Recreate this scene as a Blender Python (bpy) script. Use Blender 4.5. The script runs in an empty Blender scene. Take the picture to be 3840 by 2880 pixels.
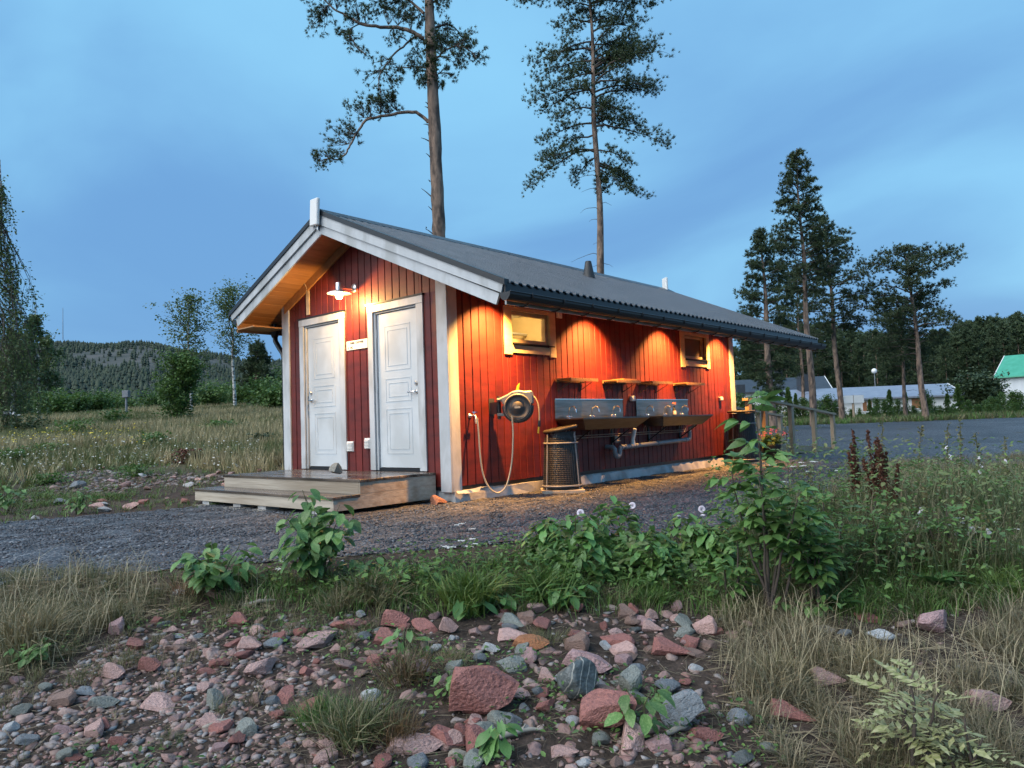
import bpy, math, random
import numpy as np
from mathutils import Vector, Matrix, Quaternion
R = math.radians
rng = np.random.default_rng(7)
random.seed(7)
scene = bpy.context.scene
COL = scene.collection

# ------------------------------------------------------------------ camera
CAM = np.array([-6.2303, -6.4816, 0.7254])
FW = np.array([0.75103516, 0.65791832, 0.05558483])
RT = np.array([0.66000729, -0.75041924, -0.03551543])
UP = np.array([-0.01834567, -0.06335973, 0.99782212])
FPX = 2767.4                                    # focal length in pixels of a 3840 wide picture
cd = bpy.data.cameras.new('camera')
cam = bpy.data.objects.new('camera', cd)
COL.objects.link(cam)
cd.sensor_width = 36.0
cd.lens = FPX / 3840 * 36
cd.clip_start = 0.05
cd.clip_end = 5000
cam.matrix_world = Matrix(((RT[0], UP[0], -FW[0], CAM[0]), (RT[1], UP[1], -FW[1], CAM[1]), (RT[2], UP[2], -FW[2], CAM[2]), (0, 0, 0, 1)))
scene.camera = cam
scene.render.resolution_x = 1024
scene.render.resolution_y = 768

# ------------------------------------------------------------------ sky
SUN_EL, SUN_AZ = 42.0, 164.0                     # soft light comes from behind and left of the camera
world = bpy.data.worlds.new('World')
scene.world = world
world.use_nodes = True
nt = world.node_tree
nt.nodes.clear()
def wn(t, **kw):
    n = nt.nodes.new(t)
    for k, v in kw.items():
        setattr(n, k, v)
    return n
W_OUT = wn('ShaderNodeOutputWorld')
W_BG = wn('ShaderNodeBackground')
SKY_STRENGTH = 0.12
W_BG.inputs['Strength'].default_value = SKY_STRENGTH
W_SKY = wn('ShaderNodeTexSky', sky_type='NISHITA')
W_SKY.sun_disc = False
W_SKY.sun_elevation = R(6)
W_SKY.sun_rotation = R(270 - SUN_AZ + 180)
W_SKY.air_density = 1.6
W_SKY.dust_density = 0.6
W_SKY.ozone_density = 3.0
tc = wn('ShaderNodeTexCoord')
sep = wn('ShaderNodeSeparateXYZ')
den = wn('ShaderNodeMath', operation='ADD'); den.inputs[1].default_value = 0.30
dx = wn('ShaderNodeMath', operation='DIVIDE')
dy = wn('ShaderNodeMath', operation='DIVIDE')
cmb = wn('ShaderNodeCombineXYZ')
L = nt.links.new
L(tc.outputs['Generated'], sep.inputs[0])
L(sep.outputs['Z'], den.inputs[0])
L(sep.outputs['X'], dx.inputs[0]); L(den.outputs[0], dx.inputs[1])
L(sep.outputs['Y'], dy.inputs[0]); L(den.outputs[0], dy.inputs[1])
L(dx.outputs[0], cmb.inputs[0]); L(dy.outputs[0], cmb.inputs[1])
mp = wn('ShaderNodeMapping')
mp.inputs['Rotation'].default_value = (0, 0, R(-41))
mp.inputs['Scale'].default_value = (1.25, 0.95, 1)
mp.inputs['Location'].default_value = (0.35, 3.1, 0.0)
L(cmb.outputs[0], mp.inputs[0])
n1 = wn('ShaderNodeTexNoise')
n1.inputs['Scale'].default_value = 1.0
n1.inputs['Detail'].default_value = 6
n1.inputs['Roughness'].default_value = 0.45
n1.inputs['Distortion'].default_value = 0.5
L(mp.outputs[0], n1.inputs['Vector'])
rp = wn('ShaderNodeValToRGB')
rp.color_ramp.interpolation = 'EASE'
rp.color_ramp.elements[0].position = 0.33
rp.color_ramp.elements[0].color = (0.170, 0.405, 0.78, 1)
rp.color_ramp.elements[1].position = 0.74
rp.color_ramp.elements[1].color = (0.30, 0.69, 1.03, 1)
L(n1.outputs['Fac'], rp.inputs[0])
CLOUD_GAIN = 0.36
sc_ = wn('ShaderNodeVectorMath', operation='SCALE'); sc_.inputs['Scale'].default_value = CLOUD_GAIN / SKY_STRENGTH
L(rp.outputs[0], sc_.inputs[0])
mx = wn('ShaderNodeMix', data_type='RGBA'); mx.inputs['Factor'].default_value = 0.93
L(W_SKY.outputs[0], mx.inputs['A']); L(sc_.outputs[0], mx.inputs['B'])
L(mx.outputs['Result'], W_BG.inputs['Color'])
L(W_BG.outputs[0], W_OUT.inputs[0])

# ------------------------------------------------------------------ the soft low light of the evening sky behind the camera
sl = bpy.data.lights.new('sun', 'SUN')
sl.energy = 1.5
sl.angle = R(70)
sl.color = (1.0, 0.96, 0.90)
sun = bpy.data.objects.new('sun', sl)
COL.objects.link(sun)
sd_ = Vector((math.cos(R(SUN_AZ)) * math.cos(R(SUN_EL)), math.sin(R(SUN_AZ)) * math.cos(R(SUN_EL)), math.sin(R(SUN_EL))))
sun.rotation_euler = sd_.to_track_quat('Z', 'Y').to_euler()
scene.view_settings.view_transform = 'Standard'
scene.view_settings.look = 'None'
scene.view_settings.exposure = 1.42
scene.view_settings.gamma = 1.0
scene.cycles.use_denoising = True
scene.cycles.max_bounces = 5
scene.cycles.use_adaptive_sampling = True
scene.cycles.adaptive_threshold = 0.02
scene.cycles.diffuse_bounces = 2
scene.cycles.glossy_bounces = 2
scene.cycles.transmission_bounces = 4
scene.cycles.transparent_max_bounces = 8
scene.cycles.caustics_reflective = False
scene.cycles.caustics_refractive = False
scene.cycles.sample_clamp_indirect = 4.0

# ------------------------------------------------------------------ places
K = 3840 / 2212.0
FH = np.array([0.75219808, 0.65893706]); RH = np.array([FH[1], -FH[0]])      # level forward and right of the photographer
def ray(x, y):
    return FW + RT * (x * K - 1920) / FPX - UP * (y * K - 1440) / FPX
def at(x, y, d):
    return CAM + ray(x, y) * d
def wxy(s, d):
    p = CAM[:2] + RH * s + FH * d
    return p[0], p[1]
def sdof(x, y):
    vx, vy = np.asarray(x) - CAM[0], np.asarray(y) - CAM[1]
    return vx * RH[0] + vy * RH[1], vx * FH[0] + vy * FH[1]
def sstep(a, b, x):
    t = np.clip((np.asarray(x, float) - a) / (b - a), 0, 1)
    return t * t * (3 - 2 * t)
EDGE_S = np.array([-40, -14, -6, -3.7, -2.5, -1.5, 0, 1.2, 2.4, 4, 5.2, 7, 9.5, 14, 22, 40])
EDGE_D = np.array([3.2, 4.0, 4.75, 5.0, 5.2, 5.4, 5.8, 6.2, 6.9, 8.1, 9.6, 11.2, 12.4, 14.5, 20, 30])
def edge(s):
    return np.interp(s, EDGE_S, EDGE_D)
_wv = [(np.array([math.cos(a), math.sin(a)]) * f, p, w) for a, f, p, w in
       [(random.uniform(0, 6.28), f, random.uniform(0, 6.28), w) for f, w in ((0.5, .5), (0.9, .35), (1.7, .22), (2.9, .14), (4.7, .09), (7.3, .06), (11., .04), (17., .028))]]
def nz(x, y):
    v = 0
    for k, p, w in _wv:
        v = v + w * np.sin(k[0] * x + k[1] * y + p + 0.7 * np.sin(k[1] * x * 0.6 - k[0] * y * 0.6 + p))
    return v
def H(x, y):
    """height of the terrain at a place"""
    x = np.asarray(x, float); y = np.asarray(y, float)
    s, d = sdof(x, y)
    e = np.minimum(edge(s), 6.2)
    z = -0.20 + 0 * s
    fr = np.clip(e - d, 0, 6)
    z = z - 0.16 * fr * sstep(0, 0.5, fr) - 0.02 * sstep(0, .4, fr)
    z = np.maximum(z, -0.95)
    left = sstep(-0.5, -5.0, s)
    rise = np.clip(d - 9.3 + 0.1 * (s + 4), 0, 31)
    z = z + left * 0.08 * rise * sstep(0, 1.5, rise)
    z = z + (1 - left) * 0.012 * np.clip(d - 18, 0, 60)
    rough = sstep(0.1, 0.9, edge(s) - d) + sstep(0.3, 2.0, rise) * left + sstep(46, 52, d)
    z = z + np.clip(rough, 0, 1) * 0.055 * nz(x, y) + 0.006 * nz(y * 1.3, x * 1.3)
    return z
def GP(x, y, dz=0.0):
    """the point of the terrain seen at picture position x, y (2212 wide)"""
    r = ray(x, y)
    d = np.linspace(1.5, 90, 6000)
    P = CAM[None] + r[None] * d[:, None]
    k = np.argmax(P[:, 2] < H(P[:, 0], P[:, 1]) + dz)
    if k == 0:
        k = 5999
    return P[k]

# ------------------------------------------------------------------ helpers
def tag(o, label=None, cat=None, group=None, kind=None):
    if label: o['label'] = label
    if cat: o['category'] = cat
    if group: o['group'] = group
    if kind: o['kind'] = kind
    return o
def empty(name, loc=(0, 0, 0), rz=0.0):
    o = bpy.data.objects.new(name, None)
    o.empty_display_size = 0.1
    o.location = loc
    o.rotation_euler = (0, 0, rz)
    COL.objects.link(o)
    return o
def link(name, me, m=None, parent=None, loc=None):
    o = bpy.data.objects.new(name, me)
    if m is not None and not me.materials:
        me.materials.append(m)
    COL.objects.link(o)
    if parent is not None:
        o.parent = parent
    if loc is not None:
        o.location = loc
    return o
def npmesh(name, V, F, smooth=False, tint=None):
    """fast mesh from arrays; F is (n,3) or (n,4)"""
    V = np.ascontiguousarray(V, np.float32); F = np.ascontiguousarray(F, np.int32)
    me = bpy.data.meshes.new(name)
    k = F.shape[1]
    me.vertices.add(len(V)); me.vertices.foreach_set('co', V.ravel())
    me.loops.add(F.size); me.loops.foreach_set('vertex_index', F.ravel())
    me.polygons.add(len(F)); me.polygons.foreach_set('loop_start', np.arange(0, F.size, k, dtype=np.int32))
    me.polygons.foreach_set('loop_total', np.full(len(F), k, np.int32))
    if smooth:
        me.polygons.foreach_set('use_smooth', np.ones(len(F), bool))
    if tint is not None:
        a = me.attributes.new('tint', 'FLOAT', 'POINT')
        a.data.foreach_set('value', np.ascontiguousarray(tint, np.float32))
    me.update(calc_edges=True)
    return me
class MB:
    """collects shapes for ONE mesh object"""
    def __init__(s):
        s.v = []; s.f = []; s.sm = []
    def add(s, v, f, smooth=False):
        n = len(s.v)
        s.v += [tuple(map(float, q)) for q in v]
        s.f += [tuple(n + i for i in q) for q in f]
        s.sm += [smooth] * len(f)
        return s
    def box(s, x0, x1, y0, y1, z0, z1):
        v = [(x, y, z) for z in (z0, z1) for y in (y0, y1) for x in (x0, x1)]
        return s.add(v, [(0, 2, 3, 1), (4, 5, 7, 6), (0, 1, 5, 4), (2, 6, 7, 3), (0, 4, 6, 2), (1, 3, 7, 5)])
    def obox(s, c, ax, ay, az):
        """box about centre c with half-axes ax, ay, az"""
        c, ax, ay, az = map(np.asarray, (c, ax, ay, az))
        v = [c + i * ax + j * ay + k * az for k in (-1, 1) for j in (-1, 1) for i in (-1, 1)]
        return s.add(v, [(0, 2, 3, 1), (4, 5, 7, 6), (0, 1, 5, 4), (2, 6, 7, 3), (0, 4, 6, 2), (1, 3, 7, 5)])
    def tube(s, pts, r, n=8, cap=True):
        pts = [np.asarray(p, float) for p in pts]
        rr = r if hasattr(r, '__len__') else [r] * len(pts)
        ring = []; last = None
        for i, p in enumerate(pts):
            t = pts[min(i + 1, len(pts) - 1)] - pts[max(i - 1, 0)]
            t = t / (np.linalg.norm(t) + 1e-9)
            if last is None:
                a = np.array([0, 0, 1.]) if abs(t[2]) < 0.9 else np.array([1., 0, 0])
            else:
                a = last
            u = a - t * (a @ t); u /= np.linalg.norm(u) + 1e-9
            last = u
            w = np.cross(t, u)
            ring.append([p + rr[i] * (math.cos(6.28318 * k / n) * u + math.sin(6.28318 * k / n) * w) for k in range(n)])
        v = [q for g in ring for q in g]; f = []
        for i in range(len(pts) - 1):
            for k in range(n):
                f.append((i * n + k, i * n + (k + 1) % n, (i + 1) * n + (k + 1) % n, (i + 1) * n + k))
        s.add(v, f, True)
        if cap:
            s.add(ring[0], [tuple(range(n))[::-1]]); s.add(ring[-1], [tuple(range(n))])
        return s
    def lathe(s, c, axis, prof, n=24, caps=False):
        """prof: list of (radius, distance along axis)"""
        c = np.asarray(c, float); t = np.asarray(axis, float); t = t / np.linalg.norm(t)
        a = np.array([0, 0, 1.]) if abs(t[2]) < 0.9 else np.array([1., 0, 0])
        u = a - t * (a @ t); u /= np.linalg.norm(u); w = np.cross(t, u)
        v = [c + t * h + r * (math.cos(6.28318 * k / n) * u + math.sin(6.28318 * k / n) * w) for r, h in prof for k in range(n)]
        f = [(i * n + k, i * n + (k + 1) % n, (i + 1) * n + (k + 1) % n, (i + 1) * n + k) for i in range(len(prof) - 1) for k in range(n)]
        s.add(v, f, True)
        if caps:
            s.add(v[:n], [tuple(range(n))[::-1]]); s.add(v[-n:], [tuple(range(n))])
        return s
    def prism(s, poly, d0, d1, fn):
        """polygon extruded: fn(a, b, d) -> point"""
        n = len(poly)
        v = [fn(a, b, d0) for a, b in poly] + [fn(a, b, d1) for a, b in poly]
        f = [tuple(range(n))[::-1], tuple(range(n, 2 * n))] + [(i, (i + 1) % n, n + (i + 1) % n, n + i) for i in range(n)]
        return s.add(v, f)
    def build(s, name, m, parent=None, off=None, bevel=0.0):
        me = bpy.data.meshes.new(name)
        v = s.v
        if off is not None:
            v = [(a - off[0], b - off[1], c - off[2]) for a, b, c in v]
        me.from_pydata(v, [], s.f)
        me.polygons.foreach_set('use_smooth', s.sm)
        me.update()
        if m is not None:
            me.materials.append(m)
        o = link(name, me, None, parent)
        if bevel:
            b = o.modifiers.new('bevel', 'BEVEL'); b.width = bevel; b.segments = 1; b.limit_method = 'ANGLE'
        return o

# ------------------------------------------------------------------ materials
def mat(name, c1, c2=None, rough=0.7, scale=8.0, detail=4, bump=0.0, bscale=None, stretch=(1, 1, 1), metal=0.0, spec=0.5,
        lo=0.35, hi=0.65, tint=None, world=False, transl=0.0, c3=None, scale3=2.0, objcol=False, rough2=None, rnd=0.0):
    m = bpy.data.materials.new(name)
    m.use_nodes = True
    t = m.node_tree; N = t.nodes; LK = t.links.new
    bs = N['Principled BSDF']
    bs.inputs['Roughness'].default_value = rough
    bs.inputs['Metallic'].default_value = metal
    bs.inputs['Specular IOR Level'].default_value = spec
    bs.inputs['Base Color'].default_value = (*c1, 1)
    co = N.new('ShaderNodeTexCoord')
    mpn = N.new('ShaderNodeMapping'); mpn.inputs['Scale'].default_value = stretch
    if world:
        ge = N.new('ShaderNodeNewGeometry'); LK(ge.outputs['Position'], mpn.inputs[0])
    else:
        LK(co.outputs['Object'], mpn.inputs[0])
    out = None
    if c2 is not None:
        nn = N.new('ShaderNodeTexNoise'); nn.inputs['Scale'].default_value = scale; nn.inputs['Detail'].default_value = detail
        nn.inputs['Roughness'].default_value = 0.6
        LK(mpn.outputs[0], nn.inputs['Vector'])
        rr = N.new('ShaderNodeValToRGB')
        rr.color_ramp.elements[0].position = lo; rr.color_ramp.elements[0].color = (*c1, 1)
        rr.color_ramp.elements[1].position = hi; rr.color_ramp.elements[1].color = (*c2, 1)
        LK(nn.outputs['Fac'], rr.inputs[0])
        out = rr.outputs[0]
        if rough2 is not None:
            mr = N.new('ShaderNodeMapRange'); mr.inputs['From Min'].default_value = lo; mr.inputs['From Max'].default_value = hi
            mr.inputs['To Min'].default_value = rough; mr.inputs['To Max'].default_value = rough2
            LK(nn.outputs['Fac'], mr.inputs[0]); LK(mr.outputs[0], bs.inputs['Roughness'])
    if c3 is not None:
        n3 = N.new('ShaderNodeTexNoise'); n3.inputs['Scale'].default_value = scale3; n3.inputs['Detail'].default_value = 3
        LK(mpn.outputs[0], n3.inputs['Vector'])
        r3 = N.new('ShaderNodeValToRGB'); r3.color_ramp.elements[0].position = 0.48; r3.color_ramp.elements[1].position = 0.62
        LK(n3.outputs['Fac'], r3.inputs[0])
        m3 = N.new('ShaderNodeMix'); m3.data_type = 'RGBA'
        LK(r3.outputs[0], m3.inputs['Factor'])
        if out is None: m3.inputs['A'].default_value = (*c1, 1)
        else: LK(out, m3.inputs['A'])
        m3.inputs['B'].default_value = (*c3, 1)
        out = m3.outputs['Result']
    if tint is not None:                        # colour differs from piece to piece
        an = N.new('ShaderNodeAttribute'); an.attribute_name = 'tint'
        tr = N.new('ShaderNodeValToRGB')
        cr = tr.color_ramp
        for i, c in enumerate(tint):
            p = i / (len(tint) - 1)
            if i == 0: e = cr.elements[0]; e.position = 0
            elif i == len(tint) - 1: e = cr.elements[-1]; e.position = 1
            else: e = cr.elements.new(p)
            e.color = (*c, 1)
        LK(an.outputs['Fac'], tr.inputs[0])
        if out is None: out = tr.outputs[0]
        else:
            m4 = N.new('ShaderNodeMix'); m4.data_type = 'RGBA'; m4.inputs['Factor'].default_value = 0.7
            LK(out, m4.inputs['A']); LK(tr.outputs[0], m4.inputs['B']); out = m4.outputs['Result']
    if objcol:                                  # colour of the single object
        oi = N.new('ShaderNodeObjectInfo')
        m5 = N.new('ShaderNodeMix'); m5.data_type = 'RGBA'; m5.blend_type = 'MULTIPLY'; m5.inputs['Factor'].default_value = 1
        LK(oi.outputs['Color'], m5.inputs['A']); LK(out, m5.inputs['B']); out = m5.outputs['Result']
    if rnd and out is not None:                 # boards differ a little from one to the next
        oi = N.new('ShaderNodeObjectInfo'); mr_ = N.new('ShaderNodeMapRange'); mr_.inputs['To Min'].default_value = 1 - rnd; mr_.inputs['To Max'].default_value = 1 + rnd
        sc_r = N.new('ShaderNodeVectorMath'); sc_r.operation = 'SCALE'
        LK(oi.outputs['Random'], mr_.inputs[0]); LK(out, sc_r.inputs[0]); LK(mr_.outputs[0], sc_r.inputs['Scale']); out = sc_r.outputs[0]
    if out is not None:
        LK(out, bs.inputs['Base Color'])
    if bump:
        nb = N.new('ShaderNodeTexNoise'); nb.inputs['Scale'].default_value = bscale or scale * 3; nb.inputs['Detail'].default_value = 5
        LK(mpn.outputs[0], nb.inputs['Vector'])
        bn = N.new('ShaderNodeBump'); bn.inputs['Strength'].default_value = bump; bn.inputs['Distance'].default_value = 0.02
        LK(nb.outputs['Fac'], bn.inputs['Height']); LK(bn.outputs[0], bs.inputs['Normal'])
    if transl:
        tb = N.new('ShaderNodeBsdfTranslucent'); ms = N.new('ShaderNodeMixShader'); ms.inputs[0].default_value = transl
        if out is not None: LK(out, tb.inputs['Color'])
        else: tb.inputs['Color'].default_value = (*c1, 1)
        LK(bs.outputs[0], ms.inputs[1]); LK(tb.outputs[0], ms.inputs[2])
        LK(ms.outputs[0], N['Material Output'].inputs[0])
    return m
def emit(name, col, strength):
    m = bpy.data.materials.new(name); m.use_nodes = True
    b = m.node_tree.nodes['Principled BSDF']
    b.inputs['Base Color'].default_value = (*col, 1)
    b.inputs['Emission Color'].default_value = (*col, 1); b.inputs['Emission Strength'].default_value = strength
    return m
M = {}
M['red'] = mat('red_paint', (.100, .0070, .0055), (.140, .0115, .0075), .55, 6, bump=.10, bscale=40, stretch=(1, 1, 3.0), c3=(.082, .006, .005), scale3=3, rnd=.16)
M['redback'] = mat('red_groove', (.04, .004, .0035), (.055, .005, .004), .7, 6)
M['white'] = mat('white_paint', (.42, .445, .465), (.50, .52, .54), .5, 5, bump=.15, bscale=40, c3=(.35, .365, .37), scale3=4, stretch=(1, 1, .4), rnd=.06)
M['door'] = mat('door_enamel', (.50, .545, .58), (.54, .585, .615), .32, 3, c3=(.45, .485, .505), scale3=1.6)
M['pine'] = mat('pine_wood', (.31, .15, .06), (.42, .215, .09), .55, 5, stretch=(.25, 3, 3), bump=.1, c3=(.40, .19, .07), scale3=3, rnd=.12)
M['rawtrim'] = mat('bare_trim_wood', (.58, .44, .28), (.70, .56, .38), .6, 6, stretch=(.6, .6, 2), bump=.1)
M['deckside'] = mat('weathered_plank', (.33, .285, .23), (.43, .38, .31), .65, 4, stretch=(3, .35, 6), bump=.25, c3=(.27, .22, .165), scale3=1.5, rnd=.12)
M['decktop'] = mat('wet_plank', (.070, .055, .045), (.15, .12, .095), .12, 3, stretch=(4, .5, 4), bump=.06, c3=(.05, .04, .033), scale3=1.2, rough2=.30, rnd=.25)
M['roof'] = mat('roof_sheet', (.050, .055, .064), (.078, .085, .096), .38, 3, bump=.25, bscale=120, metal=.1)
M['black'] = mat('black_metal', (.012, .013, .015), None, .35)
M['blackmatte'] = mat('black_plastic', (.02, .021, .023), (.03, .031, .033), .55, 10)
M['steel'] = mat('stainless_steel', (.13, .13, .125), (.17, .17, .165), .40, 12, metal=1.0, stretch=(.4, 1, 6))
M['zinc'] = mat('galvanised_metal', (.50, .51, .52), (.62, .63, .64), .35, 25, metal=.9)
M['chrome'] = mat('chrome', (.80, .80, .80), None, .08, metal=1.0)
M['greypipe'] = mat('grey_plastic_pipe', (.17, .18, .20), (.22, .23, .25), .4, 8)
M['whiteplastic'] = mat('white_plastic', (.74, .74, .72), None, .4)
M['concrete'] = mat('pale_foundation', (.42, .43, .44), (.55, .56, .57), .8, 6, bump=.3, c3=(.30, .30, .30), scale3=3)
M['membrane'] = mat('torn_membrane', (.58, .55, .46), (.68, .65, .55), .6, 8, bump=.2)
M['glass'] = mat('window_glass', (.02, .022, .025), None, .03)
M['greywood'] = mat('grey_wood', (.26, .23, .19), (.36, .32, .27), .7, 6, stretch=(2, 2, .5), bump=.2)
M['yellow'] = mat('yellow_plastic', (.75, .45, .03), None, .4)
M['hose'] = mat('beige_hose', (.45, .38, .27), None, .45)
M['roomwall'] = mat('room_wall', (.50, .38, .19), (.58, .45, .24), .6, 3)
def glass_clear():
    m = bpy.data.materials.new('clear_glass'); m.use_nodes = True
    t = m.node_tree; N = t.nodes
    gl = N.new('ShaderNodeBsdfGlossy'); gl.inputs['Roughness'].default_value = .02
    tr = N.new('ShaderNodeBsdfTransparent'); ms = N.new('ShaderNodeMixShader'); fr = N.new('ShaderNodeFresnel'); fr.inputs[0].default_value = 1.45
    ge = N.new('ShaderNodeNewGeometry'); iv = N.new('ShaderNodeMath'); iv.operation = 'SUBTRACT'; iv.inputs[0].default_value = 1; mu = N.new('ShaderNodeMath'); mu.operation = 'MULTIPLY'
    t.links.new(ge.outputs['Backfacing'], iv.inputs[1]); t.links.new(iv.outputs[0], mu.inputs[0]); t.links.new(fr.outputs[0], mu.inputs[1])
    t.links.new(mu.outputs[0], ms.inputs[0]); t.links.new(tr.outputs[0], ms.inputs[1]); t.links.new(gl.outputs[0], ms.inputs[2])
    t.links.new(ms.outputs[0], N['Material Output'].inputs[0])
    return m
M['clear'] = glass_clear()
# ================================================================== the setting
def spaced(a, b, n, p=3.0):
    t = np.linspace(-1, 1, n)
    u = np.sinh(t * p) / np.sinh(p)
    return np.where(u < 0, -u * a, u * b)
S_ = spaced(-1500, 1500, 261, 7.0)
D_ = 5.0 + spaced(-60, 2400, 281, 7.5)
SS, DD = np.meshgrid(S_, D_)
GX = CAM[0] + RH[0] * SS + FH[0] * DD; GY = CAM[1] + RH[1] * SS + FH[1] * DD
ny_, nx_ = SS.shape
GF = np.array([(j * nx_ + i, j * nx_ + i + 1, (j + 1) * nx_ + i + 1, (j + 1) * nx_ + i) for j in range(ny_ - 1) for i in range(nx_ - 1)], np.int32)
GZ = H(GX, GY)
gm = npmesh('ground', np.stack([GX.ravel(), GY.ravel(), GZ.ravel()], 1), GF[:, ::1], True)
def ground_material():
    m = bpy.data.materials.new('soil_and_grass'); m.use_nodes = True
    t = m.node_tree; N = t.nodes; LK = t.links.new
    bs = N['Principled BSDF']; bs.inputs['Roughness'].default_value = .9; bs.inputs['Specular IOR Level'].default_value = .2
    ge = N.new('ShaderNodeNewGeometry')
    def noise(scale, detail=5):
        n = N.new('ShaderNodeTexNoise'); n.inputs['Scale'].default_value = scale; n.inputs['Detail'].default_value = detail; n.inputs['Roughness'].default_value = .65
        LK(ge.outputs['Position'], n.inputs['Vector']); return n
    def ramp(src, stops):
        r = N.new('ShaderNodeValToRGB')
        for i, (p, c) in enumerate(stops):
            e = r.color_ramp.elements[i] if i < 2 else r.color_ramp.elements.new(p)
            e.position = p; e.color = (*c, 1)
        LK(src, r.inputs[0]); return r
    soil = ramp(noise(14).outputs['Fac'], [(.30, (.030, .022, .017)), (.72, (.115, .080, .064)), (.52, (.062, .045, .036))])
    grass = ramp(noise(3).outputs['Fac'], [(.30, (.045, .052, .022)), (.70, (.16, .135, .075))])
    # soil near the stones in front, grass elsewhere
    dot = N.new('ShaderNodeVectorMath'); dot.operation = 'DOT_PRODUCT'
    sub = N.new('ShaderNodeVectorMath'); sub.operation = 'SUBTRACT'; sub.inputs[1].default_value = tuple(CAM)
    LK(ge.outputs['Position'], sub.inputs[0]); LK(sub.outputs[0], dot.inputs[0]); dot.inputs[1].default_value = (FH[0], FH[1], 0)
    mr = N.new('ShaderNodeMapRange'); mr.inputs['From Min'].default_value = 11.5; mr.inputs['From Max'].default_value = 16
    LK(dot.outputs['Value'], mr.inputs[0])
    mx = N.new('ShaderNodeMix'); mx.data_type = 'RGBA'
    LK(mr.outputs[0], mx.inputs['Factor']); LK(soil.outputs[0], mx.inputs['A']); LK(grass.outputs[0], mx.inputs['B'])
    LK(mx.outputs['Result'], bs.inputs['Base Color'])
    bn = N.new('ShaderNodeBump'); bn.inputs['Strength'].default_value = .8; bn.inputs['Distance'].default_value = .03
    LK(noise(35).outputs['Fac'], bn.inputs['Height']); LK(bn.outputs[0], bs.inputs['Normal'])
    return m
M['ground'] = ground_material()
tag(link('ground', gm, M['ground']), kind='structure')

# gravel yard: a sheet of dark crushed stone round the building
GRAVEL = [(a, b) for a, b in zip(EDGE_S[1:], EDGE_D[1:])] + [(46, 44), (26, 46), (14, 44), (8, 38), (2, 22), (-1.6, 12.0), (-3.6, 10.2), (-4.3, 9.5), (-5.9, 8.7), (-9, 8.2), (-14, 7.8)]
GP_ = np.array(GRAVEL, float)
def inpoly(s, d):
    s = np.asarray(s, float); d = np.asarray(d, float)
    c = np.zeros(s.shape, bool)
    j = len(GP_) - 1
    for i in range(len(GP_)):
        xi, yi = GP_[i]; xj, yj = GP_[j]
        with np.errstate(divide='ignore', invalid='ignore'):
            c ^= ((yi > d) != (yj > d)) & (s < (xj - xi) * (d - yi) / (yj - yi) + xi)
        j = i
    return c
gs = np.concatenate([np.arange(-14, 12, .12), np.arange(12, 47, .6)])
gd = np.concatenate([np.arange(3.8, 15, .12), np.arange(15, 47, .6)])
A_, B_ = np.meshgrid(gs, gd)
A2 = A_ + rng.uniform(-.05, .05, A_.shape); B2 = B_ + rng.uniform(-.05, .05, A_.shape)
gx = CAM[0] + RH[0] * A2 + FH[0] * B2; gy = CAM[1] + RH[1] * A2 + FH[1] * B2
gz = H(gx, gy) + 0.012 + 0.006 * rng.standard_normal(gx.shape)
n_, m_ = A_.shape
F_ = np.array([(j * m_ + i, j * m_ + i + 1, (j + 1) * m_ + i + 1, (j + 1) * m_ + i) for j in range(n_ - 1) for i in range(m_ - 1)], np.int32)
ctr_s = (A2 + 0.10 * nz(gx * 2, gy * 2)).ravel()[F_].mean(1); ctr_d = (B2 + 0.16 * nz(gy * 2, gx * 2)).ravel()[F_].mean(1)
F_ = F_[inpoly(ctr_s, ctr_d)]
u_, inv = np.unique(F_, return_inverse=True)
V_ = np.stack([gx.ravel(), gy.ravel(), gz.ravel()], 1)[u_]
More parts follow.
